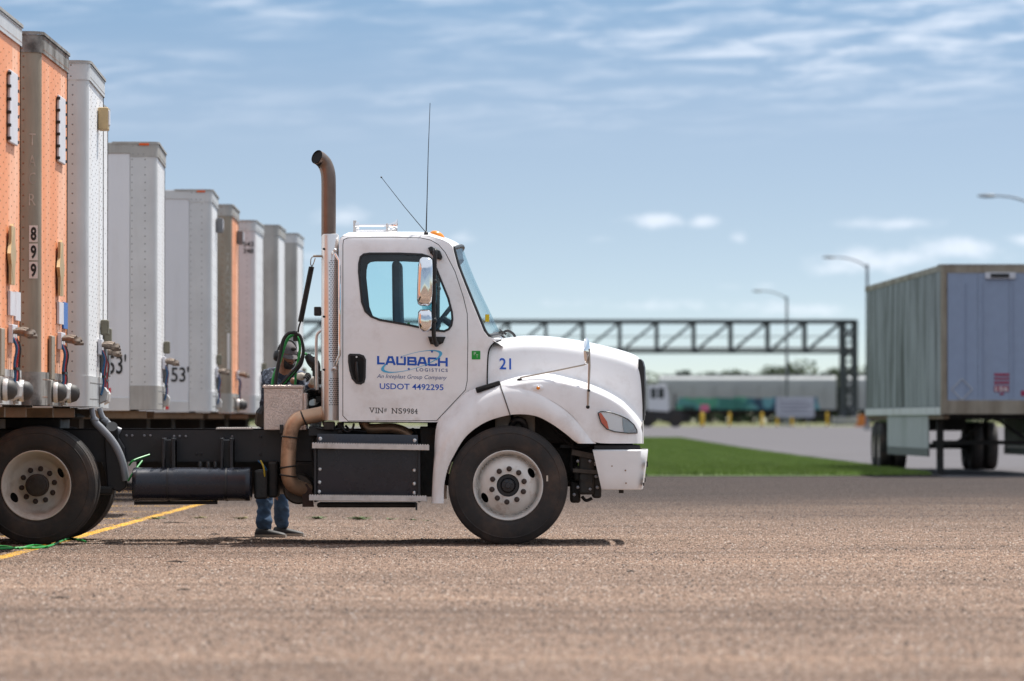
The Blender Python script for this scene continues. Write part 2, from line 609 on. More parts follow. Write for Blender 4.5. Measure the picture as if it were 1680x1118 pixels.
def patches(k, pos):
    """broad drift of the surface: paler swept bands, darker damp and oily places"""
    big = k.noise(k.vmul(pos, (0.11, 0.20, 0.0)), 1.0, 4.0, 0.6)
    mid = k.noise(k.vmul(pos, (0.9, 0.5, 0.0)), 1.0, 5.0, 0.65)
    band = k.noise(k.vmul(pos, (0.05, 1.5, 0.0)), 1.0, 3.0, 0.6)
    f = k.math('ADD', k.math('MULTIPLY', big, 0.46), k.math('ADD', k.math('MULTIPLY', mid, 0.24), k.math('MULTIPLY', band, 0.30)))
    oil = k.smooth(k.noise(k.vmul(pos, (0.42, 0.30, 0.0)), 1.0, 5.0, 0.6), 0.60, 0.72)
    f = k.math('MULTIPLY_ADD', oil, -0.07, f)
    # a pale sealed joint runs across the yard, and faint scuffed wheel paths beside it
    x, y, z = k.sep(pos)
    jy = k.math('ADD', y, k.math('MULTIPLY_ADD', x, 0.16, k.math('MULTIPLY', k.noise(k.vmul(pos, (0.7, 0.7, 0)), 1.0, 3), 0.5)))
    for yc, wd, am in ((23.6, 0.16, 0.10), (33.2, 0.12, 0.045), (37.6, 0.25, 0.04), (29.0, 0.5, -0.03), (41.5, 0.10, 0.05)):
        q = k.math('SUBTRACT', 1.0, k.smooth(k.math('ABSOLUTE', k.math('SUBTRACT', jy, yc)), wd * 0.3, wd))
        f = k.math('MULTIPLY_ADD', q, am, f)
    return k.ramp(f, [(0.36, (0.54, 0.545, 0.585)), (0.5, (0.87, 0.87, 0.91)), (0.64, (1.13, 1.11, 1.12))])


YELLOW = lin(218, 165, 42)


def asphalt_mat():
    m = bpy.data.materials.new('chip_seal_asphalt')
    m.use_nodes = True
    k = NT(m.node_tree); b = k.n['Principled BSDF']
    pos = k.new('ShaderNodeNewGeometry').outputs['Position']
    vo = k.new('ShaderNodeTexVoronoi'); vo.inputs['Scale'].default_value = 70
    k.l.new(pos, vo.inputs['Vector'])
    chip = k.sep(vo.outputs['Color'])[0]
    c = k.ramp(chip, [(0.0, (0.060, 0.047, 0.040)), (0.35, (0.165, 0.112, 0.082)), (0.7, (0.255, 0.175, 0.126)), (1.0, (0.34, 0.255, 0.195))])
    c = k.mix(1.0, c, patches(k, pos), 'MULTIPLY')
    # the farther part of the lot turns darker and greyer
    y = k.sep(pos)[1]
    far = k.smooth(k.math('MULTIPLY_ADD', k.noise(k.vmul(pos, (0.2, 0.2, 0)), 1.0, 3), 16.0, y), 52.0, 86.0)
    c = k.mix(k.math('MULTIPLY', far, 0.85), c, (0.036, 0.031, 0.033))
    c = k.mix(paint_mask(k, pos), c, (*YELLOW, 1))
    k.l.new(c, b.inputs['Base Color'])
    b.inputs['Roughness'].default_value = 0.9
    b.inputs['Specular IOR Level'].default_value = 0.08
    bn = k.new('ShaderNodeBump'); bn.inputs['Strength'].default_value = 0.5; bn.inputs['Distance'].default_value = 0.004
    k.l.new(vo.outputs['Distance'], bn.inputs['Height'])
    k.l.new(bn.outputs[0], b.inputs['Normal'])
    return m


def chip_mat():
    m = bpy.data.materials.new('stone_chips')
    m.use_nodes = True
    k = NT(m.node_tree); b = k.n['Principled BSDF']
    pos = k.new('ShaderNodeNewGeometry').outputs['Position']
    at = k.new('ShaderNodeAttribute', attribute_name='tone').outputs['Fac']
    c = k.ramp(at, [(0.0, (0.030, 0.025, 0.024)), (0.20, (0.085, 0.062, 0.052)), (0.40, (0.235, 0.155, 0.108)), (0.62, (0.330, 0.222, 0.156)),
                    (0.84, (0.375, 0.265, 0.19)), (0.95, (0.43, 0.32, 0.24)), (1.0, (0.55, 0.47, 0.39))])
    c = k.mix(1.0, c, patches(k, pos), 'MULTIPLY')
    y = k.sep(pos)[1]
    far = k.smooth(k.math('MULTIPLY_ADD', k.noise(k.vmul(pos, (0.2, 0.2, 0)), 1.0, 3), 16.0, y), 52.0, 86.0)
    c = k.mix(k.math('MULTIPLY', far, 0.85), c, (0.036, 0.031, 0.033))
    c = k.mix(k.math('MULTIPLY', paint_mask(k, pos), 0.92), c, (*YELLOW, 1))
    k.l.new(c, b.inputs['Base Color'])
    b.inputs['Roughness'].default_value = 0.75
    b.inputs['Specular IOR Level'].default_value = 0.2
    return m


def sheet(name, rows, m, off, kind='structure'):
    """rows: (distance, x0, x1)"""
    mb = MB()
    rr = []
    for i, (d, a, c) in enumerate(rows):
        rr.append([(a + (c - a) * t / 4, d, gz(d) + off) for t in range(5)])
    mb.grid(rr)
    o = mb.build(name, m, None, smooth=0, recalc=False)
    return tag(o, kind=kind)


ASPH = asphalt_mat()
rows = [(d, -2500, 2500) for d in (-60, 0, 40, 80, 130, 170, 210, 250, 290, 330, 370, 410, 450, 500, 800, 2000, 4500)]
sheet('ground', rows, ASPH, 0.0)

GRASSG = mat('grass_soil', (0.058, 0.098, 0.016), 0.9, var=0.3, vscale=0.7, dirt=(0.12, 0.115, 0.04), dscale=0.35, damt=0.5)
DRYG = mat('dry_grass', (0.13, 0.14, 0.045), 0.95, var=0.3, vscale=0.25, dirt=(0.26, 0.21, 0.14), dscale=0.12, damt=0.7)
ROADM = mat('old_grey_road', (0.088, 0.080, 0.086), 0.95, var=0.10, vscale=0.08, dirt=(0.11, 0.10, 0.10), dscale=0.05, damt=0.5)
BALLAST = mat('rail_ballast', (0.14, 0.12, 0.105), 0.95, var=0.3, vscale=1.5)
sheet('road', [(97.0, 8.2, 60), (130, 8.2, 60), (170, 8.2, 60), (210, 8.2, 60), (250, -80, 60), (290, -80, 60), (330, -80, 60), (370, -80, 60), (412, -80, 60)], ROADM, 0.006)
grass = [(98.2, -40, 5.6), (98.8, -40, 6.6), (100.0, -40, 7.5), (102.5, -40, 8.0)] + [(d, -40, 8.12) for d in (110, 130, 150, 170, 190, 210, 230, 244)] + [(250, -40, 7.4)]
grass = [(d, -6.2, b) for d, a, b in grass]
sheet('lawn', grass, GRASSG, 0.012)
sheet('verge', [(412.5, -200, 200), (440, -200, 200), (470, -200, 200), (484, -200, 200)], DRYG, 0.012)
sheet('railway_bed', [(485, -400, 400), (489, -400, 400), (500, -400, 400), (506, -400, 400)], BALLAST, 0.25)
sheet('far_field', [(507, -1500, 1500), (700, -1500, 1500), (1600, -1500, 1500)], DRYG, 0.02)


def tile_scatter(name, me, nx, ny, size, cx, cy, z, m, label, rise=False):
    """a patch of pieces repeated on a grid, each repeat turned a quarter at random"""
    o = bpy.data.objects.new(name, me)
    COL.objects.link(o)
    o.location = (cx, cy, z)
    me.materials.append(m)
    g = bpy.data.node_groups.new(name, 'GeometryNodeTree')
    g.interface.new_socket('Geometry', in_out='INPUT', socket_type='NodeSocketGeometry')
    g.interface.new_socket('Geometry', in_out='OUTPUT', socket_type='NodeSocketGeometry')
    k = NT(g)
    gi = k.new('NodeGroupInput'); go = k.new('NodeGroupOutput')
    gr = k.new('GeometryNodeMeshGrid')
    gr.inputs[0].default_value = size * (nx - 1); gr.inputs[1].default_value = size * (ny - 1)
    gr.inputs[2].default_value = nx; gr.inputs[3].default_value = ny
    inst = k.new('GeometryNodeInstanceOnPoints')
    rv = k.new('FunctionNodeRandomValue', data_type='FLOAT')
    fl = [s for s in rv.inputs if s.type == 'VALUE']
    fl[0].default_value = 0.0; fl[1].default_value = 3.999
    ro = [s for s in rv.outputs if s.type == 'VALUE'][0]
    q = k.math('MULTIPLY', k.math('FLOOR', ro), math.pi / 2)
    e2r = k.new('FunctionNodeEulerToRotation')
    k.l.new(k.comb(0, 0, q), e2r.inputs[0])
    pts = gr.outputs[0]
    if rise:                         # follow the gentle rise of the land
        py = k.sep(k.new('GeometryNodeInputPosition').outputs[0])[1]
        t = k.math('MULTIPLY', k.math('ADD', py, cy - 130.0), 1.0 / 330.0, clamp=True)
        zz = k.math('MULTIPLY', k.math('MULTIPLY', k.math('MULTIPLY', t, t), k.math('MULTIPLY_ADD', t, -2.0, 3.0)), 0.62)
        sp = k.new('GeometryNodeSetPosition')
        k.l.new(pts, sp.inputs['Geometry']); k.l.new(k.comb(0, 0, zz), sp.inputs['Offset'])
        pts = sp.outputs[0]
    k.l.new(pts, inst.inputs['Points'])
    k.l.new(gi.outputs[0], inst.inputs['Instance'])
    k.l.new(e2r.outputs[0], inst.inputs['Rotation'])
    k.l.new(inst.outputs[0], go.inputs[0])
    md = o.modifiers.new('scatter', 'NODES')
    md.node_group = g
    return tag(o, label, kind='stuff')


def chip_tile(size, n):
    c = (rng.random((n, 2)) - 0.5) * size
    r = rng.uniform(0.0045, 0.0105, n) * (1 + (rng.random(n) < 0.04) * 0.5)
    h = rng.uniform(0.0016, 0.0045, n) * (r / 0.007)
    ph = rng.random(n) * 6.28
    k = 5
    ang = ph[:, None] + np.arange(k)[None, :] * 2 * np.pi / k
    jit = rng.uniform(0.75, 1.2, (n, k))
    lo = np.stack([c[:, 0, None] + np.cos(ang) * (r[:, None] * jit), c[:, 1, None] + np.sin(ang) * (r[:, None] * jit), np.full((n, k), -0.002)], -1)
    hi = np.stack([c[:, 0, None] + np.cos(ang) * (r[:, None] * jit * 0.62), c[:, 1, None] + np.sin(ang) * (r[:, None] * jit * 0.62),
                   h[:, None] * rng.uniform(0.8, 1.15, (n, k))], -1)
    v = np.concatenate([lo, hi], 1).reshape(-1, 3)
    b = (np.arange(n) * 2 * k)[:, None]
    fs = []
    for j in range(k):
        j2 = (j + 1) % k
        fs.append(np.concatenate([b + j, b + j2, b + k + j2, b + k + j], 1))
    quads = np.concatenate(fs, 0)
    tops = np.concatenate([b + k + j for j in range(k)], 1)
    me = bpy.data.meshes.new('stone_chips')
    nv = len(v); nq = len(quads); nt = len(tops)
    me.vertices.add(nv); me.vertices.foreach_set('co', v.ravel())
    me.loops.add(nq * 4 + nt * k)
    me.loops.foreach_set('vertex_index', np.concatenate([quads.ravel(), tops.ravel()]).astype(np.int32))
    me.polygons.add(nq + nt)
    ls = np.concatenate([np.arange(nq) * 4, nq * 4 + np.arange(nt) * k]).astype(np.int32)
    me.polygons.foreach_set('loop_start', ls)
    me.update(calc_edges=True)
    me.validate()
    tone = np.repeat(np.clip(rng.normal(0.56, 0.25, n), 0, 1), 2 * k).astype(np.float32)
    a = me.attributes.new('tone', 'FLOAT', 'POINT')
    a.data.foreach_set('value', tone)
    return me


tile_scatter('stone_chips', chip_tile(4.0, 20000), 6, 20, 4.0, 0.0, 56.0, 0.0, chip_mat(), 'tan and grey stone chips bedded in the asphalt')


def blade_tile(size, n):
    mb_v = []; fs = []; tone = []
    for i in range(n):
        x, y = (rng.random(2) - 0.5) * size
        h = rng.uniform(0.04, 0.10); w = rng.uniform(0.006, 0.014); a = rng.random() * 6.28; l = rng.normal(0, 0.03, 2)
        o = len(mb_v)
        mb_v += [(x - w * math.cos(a), y - w * math.sin(a), 0), (x + w * math.cos(a), y + w * math.sin(a), 0), (x + l[0], y + l[1], h)]
        fs.append((o, o + 1, o + 2))
    me = bpy.data.meshes.new('grass_blades')
    me.from_pydata(mb_v, [], fs)
    return me


GRASSB = mat('grass_blade', (0.150, 0.225, 0.034), 0.6, var=0.4, vscale=1.2, dirt=(0.20, 0.19, 0.06), dscale=0.45, damt=0.55)
tile_scatter('grass', blade_tile(2.4, 5000), 6, 62, 2.4, 0.95, 174.0, 0.015, GRASSB, 'short mown green grass of the lawn beyond the truck', True)

# the painted lines also lie as thin sheets on the asphalt between the chips


def paint_sheet():
    m = bpy.data.materials.new('worn_yellow_paint')
    m.use_nodes = True
    k = NT(m.node_tree); b = k.n['Principled BSDF']
    pos = k.new('ShaderNodeNewGeometry').outputs['Position']
    n = k.noise(pos, 1.3, 5.0, 0.7); w = k.noise(pos, 22.0, 4.0, 0.7)
    f = k.smooth(k.math('ADD', k.math('MULTIPLY', n, 0.55), k.math('MULTIPLY', w, 0.55)), 0.46, 0.58)
    k.l.new(k.mix(f, (0.16, 0.12, 0.095, 1), (*YELLOW, 1)), b.inputs['Base Color'])
    b.inputs['Roughness'].default_value = 0.7
    mb = MB()
    for i, (x0, x1, y0, y1) in enumerate(LINES):
        n = max(2, int((y1 - y0) / 2))
        mb.grid([[(x0, y0 + (y1 - y0) * t / n, 0.002), (x1, y0 + (y1 - y0) * t / n, 0.002)] for t in range(n + 1)])
    tag(mb.build('yellow_line', m, None, smooth=0), kind='structure')


paint_sheet()

# ------------------------------------------------------------------ semi trailers
ALUW = mat('weathered_aluminium', (0.40, 0.385, 0.36), 0.5, 0.35, var=0.1, vscale=3, dirt=(0.20, 0.165, 0.13), dscale=2.2, damt=0.65, streak=True, dlo=0.42, dhi=0.7)
GRIMY = mat('grimy_top_rail', (0.30, 0.285, 0.265), 0.55, 0.3, var=0.15, vscale=4, dirt=(0.035, 0.030, 0.028), dscale=3.0, damt=0.8, dlo=0.40, dhi=0.66)
ALUC = mat('pale_aluminium', (0.60, 0.595, 0.59), 0.42, 0.4, var=0.06, vscale=3, dirt=(0.34, 0.29, 0.24), dscale=2.2, damt=0.5, streak=True)
ALUT = mat('tarnished_tan_aluminium', (0.33, 0.285, 0.225), 0.55, 0.3, var=0.14, vscale=2, dirt=(0.17, 0.125, 0.085), dscale=2.0, damt=0.7, streak=True, dlo=0.42, dhi=0.7)
ORANGE = mat('faded_orange_paint', (0.78, 0.275, 0.10), 0.5, var=0.08, vscale=1.2, dirt=(0.84, 0.52, 0.38), dscale=1.8, damt=0.8, streak=True, dlo=0.42, dhi=0.68)
TRWHITE = mat('white_trailer_skin', (0.80, 0.80, 0.81), 0.4, var=0.03, vscale=2, dirt=(0.42, 0.36, 0.31), dscale=2.6, damt=0.6, streak=True, dlo=0.46, dhi=0.74)
TRCLEAN = mat('white_side_skin', (0.70, 0.70, 0.72), 0.38, var=0.02, vscale=2, dirt=(0.38, 0.33, 0.28), dscale=2.2, damt=0.45, streak=True, dlo=0.48, dhi=0.78)
PINKED = mat('rust_washed_white_skin', (0.66, 0.62, 0.62), 0.45, var=0.05, dirt=(0.55, 0.30, 0.26), dscale=0.9, damt=0.6, streak=True)
RUSTR = mat('rusty_rail', (0.20, 0.135, 0.085), 0.75, 0.2, var=0.3, vscale=6, dirt=(0.09, 0.045, 0.025), dscale=3, damt=0.7)
MOSSY = mat('algae_streaked_skin', (0.235, 0.255, 0.262), 0.5, var=0.08, vscale=1.5, dirt=(0.048, 0.056, 0.048), dscale=2.4, damt=0.92, streak=True, dlo=0.42, dhi=0.66)
UNDER = mat('trailer_underside', (0.022, 0.020, 0.019), 0.8, var=0.4, vscale=3)
RIVETM = mat('rivet_head', (0.30, 0.29, 0.28), 0.5, 0.5)
RIVETO = mat('rivet_head_rusty', (0.26, 0.13, 0.075), 0.6, 0.3)
PLATEW = mat('white_plate', (0.62, 0.62, 0.66), 0.5, var=0.06)
BRASS = mat('faded_placard_frame', (0.50, 0.37, 0.20), 0.5, 0.4, var=0.15)
BOXG = mat('grey_junction_box', (0.16, 0.165, 0.175), 0.5, var=0.1)
REDTAPE = mat('red_reflector_tape', lin(215, 25, 35), 0.4)
LAMPR = mat('orange_marker_lens', lin(225, 90, 20), 0.3)


def shared(mb, name, m, smooth=35):
    me = mb.mesh(name, smooth=smooth); me.materials.append(m); return me


TR_TYRE = shared(MB().lathe([(0.30, 0.03), (0.36, 0.0), (0.46, 0.01), (0.505, 0.05), (0.515, 0.08), (0.515, 0.20), (0.505, 0.23), (0.46, 0.27), (0.36, 0.28), (0.30, 0.25)], n=36, closed=True), 'tyre', RUBBER)
TR_RIM = shared(MB().lathe([(0.302, 0.03), (0.285, 0.05), (0.25, 0.12), (0.17, 0.14), (0.09, 0.14), (0.085, 0.04), (0.001, 0.035)], n=28), 'rim', RIMT)
GLAD = shared(MB().tube([(0, 0, 0), (0.06, 0, 0.0), (0.10, -0.01, -0.012)], [0.018, 0.026, 0.030], 10).lathe([(0.001, -0.018), (0.038, -0.018), (0.042, 0.0), (0.03, 0.022), (0.001, 0.022)], (0.115, -0.012, -0.02), 'z', 14), 'gladhand', mat('gladhand_metal', (0.17, 0.135, 0.11), 0.5, 0.6, var=0.3, vscale=20))
DOME = shared(MB().lathe([(0.001, 0.125), (0.035, 0.120), (0.066, 0.095), (0.078, 0.055), (0.078, 0.0), (0.001, 0.0)], axis='x', n=20), 'rubber_bumper', mat('old_rubber', (0.045, 0.042, 0.040), 0.6, var=0.3))


def rivet_mb(mb, p, axis, r=0.009, h=0.005, n=6):
    """small domed rivet head; axis 'x' or 'y-'"""
    vs = []
    for j in range(n):
        a = 2 * math.pi * j / n
        ca, sa = r * math.cos(a), r * math.sin(a)
        vs.append((p[0], p[1] + ca, p[2] + sa) if axis == 'x' else (p[0] + ca, p[1], p[2] + sa))
    vs.append((p[0] + h, p[1], p[2]) if axis == 'x' else (p[0], p[1] - h, p[2]))
    mb.add(vs, [(j, (j + 1) % n, n) for j in range(n)])


def flat_text(parent, name, body, m, origin, ux, uz, w, h, **kw):
    """lettering stuck on a surface: origin is the lower left corner, ux and uz the directions of the writing"""
    vs, fs = glyphs(body, **kw)
    o = Vector(origin); ux = Vector(ux); uz = Vector(uz)
    mb = MB(); mb.add([o + ux * (x * w) + uz * (y * h) for x, y in vs], fs)
    return mb.build(name, m, parent, smooth=0, recalc=False)


def trailer(label, X, Y, H, rz=0.0, post=ALUW, front=TRWHITE, side=TRCLEAN, rail=ALUW, detail=2, seed=0, group='trailers parked in a row',
            zb=1.2, panels=False, gear='box', plate=False, placard=False, rivet=RIVETM, lip=None, skirt=False, inset_side=0.30, legy=0.75):
    rn = random.Random(seed)
    t = thing('semi_trailer', label, 'trailer', (X, Y, 0), rz, group)
    L = 16.15; W = 1.3; RC = 0.11
    topz = H - 0.155

    def plan(e, back):
        """outline of the near corner seen from above, pushed out by e"""
        p = [(-back, -W - e), (-RC, -W - e)]
        for j in range(1, 7):
            a = math.pi / 2 * j / 6
            p.append((-RC + (RC + e) * math.sin(a), -W + RC - (RC + e) * math.cos(a)))
        return p
    for s in (1, -1):
        mb = MB()
        mb.grid([[(x, y * s, z) for x, y in plan(0, inset_side)] for z in (zb, zb + 0.9, topz - 0.8, topz + 0.02)])
        mb.build('corner_post', post, t, 50)
    # front wall of four sheets with open joints
    ys = [-W + RC + 0.01, -0.60, 0.0, 0.60, W - RC - 0.01]
    for a, b in zip(ys, ys[1:]):
        MB().box(-0.03, -0.006, a + 0.003, b - 0.003, zb + 0.02, topz + 0.02).build('front_panel', front, t, 0)
    # rails wrapping the nose at top and bottom
    def wrap(z0, z1, e, back):
        p = plan(e, back); q = [(x, -y) for x, y in reversed(p)]
        full = p + q
        mb = MB(); mb.grid([[(x, y, z) for x, y in full] for z in (z0, z1)])
        mb.grid([[(x, y, z1) for x, y in full], [(min(x, -0.03), y * 0.97, z1) for x, y in full]])
        return mb
    wrap(topz, H - 0.012, 0.010, inset_side).build('top_rail', rail, t, 50)
    lipm = wrap(H - 0.012, H + 0.012, 0.022, 0.5)
    lipm.build('roof_lip', lip or ALUW, t, 50)
    wrap(zb - 0.005, zb + 0.26, 0.008, inset_side).build('bottom_rail', rail if rail is not ORANGE else ALUT, t, 50)
    # long sides
    if panels:
        x = -inset_side - 0.004; i = 0
        while x > -L + 0.2:
            x2 = max(x - 1.215, -L)
            for s in (1, -1):
                MB().box(x2 + 0.006, x, s * (W - 0.012), s * (W - 0.002 - 0.001 * (i % 2)), zb + 0.14, H - 0.1).build('side_panel', side, t, 0)
                MB().box(x2 - 0.02, x2 + 0.03, s * (W - 0.002), s * (W + 0.001), zb + 0.14, H - 0.1).build('side_joint', side, t, 0)
            x = x2; i += 1
    else:
        for s in (1, -1):
            MB().box(-L, -inset_side - 0.004, s * (W - 0.03), s * (W - 0.003), zb + 0.12, H - 0.1).build('side_wall', side, t, 0)
    for s in (1, -1):
        MB().box(-L, -inset_side + 0.02, s * (W - 0.05), s * (W + 0.008), H - 0.12, H - 0.002).build('side_top_rail', rail, t, 0, bevel=0.006)
        MB().box(-L, -inset_side - 0.002, s * (W - 0.05), s * (W + 0.006), zb - 0.02, zb + 0.13).build('side_bottom_rail', ALUC, t, 0, bevel=0.006)
        MB().box(-L, -0.12, s * (W - 0.16), s * (W - 0.05), zb - 0.10, zb - 0.022).build('lower_rail', RUSTR, t, 0)
    MB().box(-L, -0.12, -W + 0.02, W - 0.02, H - 0.05, H + 0.004).build('roof', ALUC, t, 0)
    MB().box(-L, -0.12, -W + 0.02, W - 0.02, zb + 0.0, zb + 0.06).build('floor', UNDER, t, 0)
    MB().box(-L, -L + 0.05, -W + 0.03, W - 0.03, zb + 0.06, H - 0.05).build('rear_door', side, t, 0)
    fl = MB()
    for i in range(26):
        xx = -0.5 - i * 0.6
        fl.box(xx - 0.03, xx + 0.03, -W + 0.16, W - 0.16, zb - 0.10, zb)
    o = fl.build('crossmembers', UNDER, t, 0); o['kind'] = 'stuff'
    if not skirt:
        MB().box(-13.0, -0.9, -0.52, 0.52, zb - 0.30, zb - 0.101).build('underside_filler', UNDER, t, 0)  # dark box added to fill the bright gap seen below the floor
    # rivets
    if detail >= 1:
        mb = MB()
        cols = [(-W + RC + 0.035) + j * (2 * W - 2 * RC - 0.07) / 11 for j in range(12)]
        stepz = 0.085 if detail == 2 else 0.2
        z = zb + 0.32
        jit = [0.0425 * (j % 2) + rn.uniform(-0.006, 0.006) for j, _ in enumerate(cols)]
        while z < topz - 0.08:
            for yy, jz in zip(cols, jit):
                rivet_mb(mb, (-0.006, yy, z + jz), 'x')
            z += stepz
        z = zb + 0.3
        while z < topz - 0.03:
            rivet_mb(mb, (-0.135, -W, z), 'y'); rivet_mb(mb, (-inset_side + 0.02, -W, z), 'y', 0.008)
            z += 0.085
        for xx in np.arange(-inset_side + 0.03, -RC, 0.06):
            for zz in (topz + 0.03, topz + 0.125):
                rivet_mb(mb, (xx, -W - 0.010, zz), 'y')
        for yy in np.arange(-W + RC + 0.05, W - RC, 0.09):
            for zz in (topz + 0.03, topz + 0.125):
                rivet_mb(mb, (0.010, yy, zz), 'x')
            for zz in (zb + 0.06, zb + 0.20):
                rivet_mb(mb, (0.008, yy, zz), 'x', 0.011)
        o = mb.build('rivets', rivet, t, 0, recalc=False); o['kind'] = 'stuff'
    # coupling fittings on the nose
    gy = 0.42
    if gear:
        MB().box(0.0, 0.035, gy - 0.19, gy + 0.19, 1.66, 1.80).build('coupling_plate', PLATEW, t, 0, bevel=0.006)
        for yy, dz in ((gy - 0.16, 0.0), (gy + 0.02, 0.015), (gy + 0.17, -0.01)):
            put('gladhand', GLAD, t, (0.035, yy, 1.745 + dz))
        for j, (yy, m_) in enumerate(((gy - 0.15, HOSEB), (gy - 0.02, HOSER), (gy + 0.12, HOSEK))):
            w = rn.uniform(-0.02, 0.02)
            MB().tube([(0.03, yy, 1.70), (0.06, yy + w, 1.62), (0.045, yy - w, 1.50), (0.05, yy + w, 1.40), (0.03, yy * 0.9, 1.30)], 0.011, 8, sub=4).build('air_line', m_, t, 60)
        MB().box(0.035, 0.062, gy - 0.17, gy + 0.12, 1.455, 1.475).build('hose_clip', BLACKP, t, 0)
        MB().prism([(0.008, zb + 0.02), (0.075, zb + 0.05), (0.085, zb + 0.13), (0.06, zb + 0.17), (0.008, zb + 0.18)], gy - 0.12, gy + 0.12).build('hose_bracket', ALUC, t, 0, bevel=0.008)
    if gear == 'bumper':
        for yy in (-0.62, 0.62):
            put('rubber_bumper', DOME, t, (0.03, yy, zb + 0.10))
            MB().lathe([(0.080, 0.0), (0.084, 0.02), (0.080, 0.035)], (0.05, yy, zb + 0.10), 'x', 20).build('bumper_ring', ALUC, t)
            MB().box(0.0, 0.035, yy - 0.10, yy + 0.10, zb + 0.0, zb + 0.20).build('bumper_plate', ALUW, t, 0, bevel=0.006)
    if gear == 'box':
        MB().box(0.0, 0.055, gy + 0.24, gy + 0.42, 1.50, 1.74).build('junction_box', BOXG, t, 0, bevel=0.01)
        MB().box(0.0, 0.075, gy + 0.24, gy + 0.36, 1.84, 1.98).build('regulator', mat('olive_regulator', (0.15, 0.14, 0.10), 0.55, var=0.2), t, 0, bevel=0.015)
    if plate:
        MB().box(0.0, 0.022, 0.15, 0.75, H - 0.95, H - 0.40).build('vent_plate', PLATEW, t, 0, bevel=0.008)
        for zz in np.linspace(H - 0.92, H - 0.43, 6):
            for yy in (0.14, 0.76):
                MB().box(0.0, 0.030, yy - 0.012, yy + 0.012, zz - 0.012, zz + 0.012).build('plate_bolt', BLACKP, t, 0)
    if placard:
        MB().bar((0.022, 0.30, 2.10), (0.022, 0.30, 2.54), 0.30, 0.02, (1, 0, 0)).build('document_frame', BRASS, t, 0)
        q = 0.23
        dz = 2.33
        vs = [(0.008, 0.30, dz - q), (0.008, 0.30 + q, dz), (0.008, 0.30, dz + q), (0.008, 0.30 - q, dz)]
        vs2 = [(0.034, y, z) for _, y, z in vs]
        dmb = MB(); dmb.add(vs + vs2, [(0, 1, 2, 3), (7, 6, 5, 4), (0, 4, 5, 1), (1, 5, 6, 2), (2, 6, 7, 3), (3, 7, 4, 0)])
        dmb.build('placard_holder', BRASS, t, 0)
        MB().box(0.0, 0.02, 0.2, 0.62, 1.87, 2.05).build('data_plate', PLATEW, t, 0)
        MB().box(0.0, 0.03, -0.58, -0.30, 1.40, 1.76).build('document_box', ALUT, t, 0, bevel=0.01)
    # legs and wheels
    for yy in (-legy, legy):
        lg = MB().box(-2.72, -2.58, yy - 0.065, yy + 0.065, 0.03, zb - 0.02)
        lg.box(-2.78, -2.52, yy - 0.12, yy + 0.12, 0.0, 0.03)
        lg.build('landing_leg', UNDER if not skirt else GREASE, t, 0)
    MB().box(-2.68, -2.62, -0.75, 0.75, 0.62, 0.68).bar((-2.65, -0.7, 0.66), (-2.65, 0.0, 1.15), 0.05, 0.05).bar((-2.65, 0.7, 0.66), (-2.65, 0.0, 1.15), 0.05, 0.05).build('leg_brace', UNDER, t, 0)
    MB().box(-L + 0.8, -L + 3.6, -0.55, 0.55, 0.85, zb - 0.1).build('bogie', UNDER, t, 0)
    for ax in (-L + 1.6, -L + 2.85):
        MB().cyl((ax, -1.2, 0.515), (ax, 1.2, 0.515), 0.06, 10).build('axle', UNDER, t)
        for s in (1, -1):
            for off in (1.29, 0.97):
                put('tyre', TR_TYRE, t, (ax, -s * off, 0.515), rot=(0, 0, 0 if s > 0 else math.pi))
            put('rim', TR_RIM, t, (ax, -s * 1.29, 0.515), rot=(0, 0, 0 if s > 0 else math.pi))
    return t


tA = trailer('orange trailer nose cut off by the left edge of the picture', -3.80, 37.15 + 1.3, 4.12, post=ALUT, front=ORANGE, side=ORANGE, rail=ALUC, gear='bumper', plate=True, placard=True, seed=1, rivet=RIVETO)
tB = trailer('orange trailer with tan corner post marked 899', -3.74, 40.65 + 1.3, 4.15, post=ALUT, front=ORANGE, side=ORANGE, rail=GRIMY, lip=GRIMY, gear='bumper', plate=True, placard=True, seed=2, rivet=RIVETO)
tC = trailer('tall white riveted trailer coupled behind the truck, next to the 899 trailer', -3.684, 44.15 + 1.3, 4.165, rz=R(1.5), post=ALUC, front=TRWHITE, side=TRCLEAN, rail=ALUC, gear='box', seed=3)
tC2 = trailer('white trailer showing only a thin strip beside the tall riveted one', -4.01, 48.4 + 1.3, 4.15, post=ALUC, front=TRWHITE, side=TRCLEAN, rail=ALUC, gear='box', seed=4, detail=1)
tD = trailer("nearer of the two white trailers lettered 53', pale grey corner post", -3.973, 56.8 + 1.3, 4.15, rz=R(1.9), post=ALUC, front=TRWHITE, side=TRCLEAN, rail=ALUW, gear='box', seed=5)
tE = trailer("farther of the two white trailers lettered 53', before an orange edge", -4.044, 68.5 + 1.3, 4.15, rz=R(1.5), post=ALUC, front=TRWHITE, side=TRCLEAN, rail=ALUC, gear='box', seed=6, detail=1)
tF = trailer('orange trailer with tan post in the middle of the row', -4.018, 73.2 + 1.3, 4.15, rz=R(0.8), post=ALUT, front=ORANGE, side=ORANGE, rail=ALUW, gear='bumper', seed=7, detail=1, rivet=RIVETO)
tG = trailer('rust washed white trailer with small black numbers near its roof', -3.95, 79.0 + 1.3, 4.15, post=PINKED, front=TRWHITE, side=PINKED, rail=ALUC, gear='box', seed=8, detail=1)
tH = trailer('dull grey trailer, second from the far end of the row', -3.77, 82.7 + 1.3, 4.22, post=ALUW, front=TRWHITE, side=TRCLEAN, rail=ALUW, gear='box', seed=9, detail=0)
tI = trailer('grey trailer at the far end of the row, above the man', -3.62, 86.4 + 1.3, 4.22, post=ALUW, front=TRWHITE, side=TRCLEAN, rail=ALUC, gear='box', seed=10, detail=0)
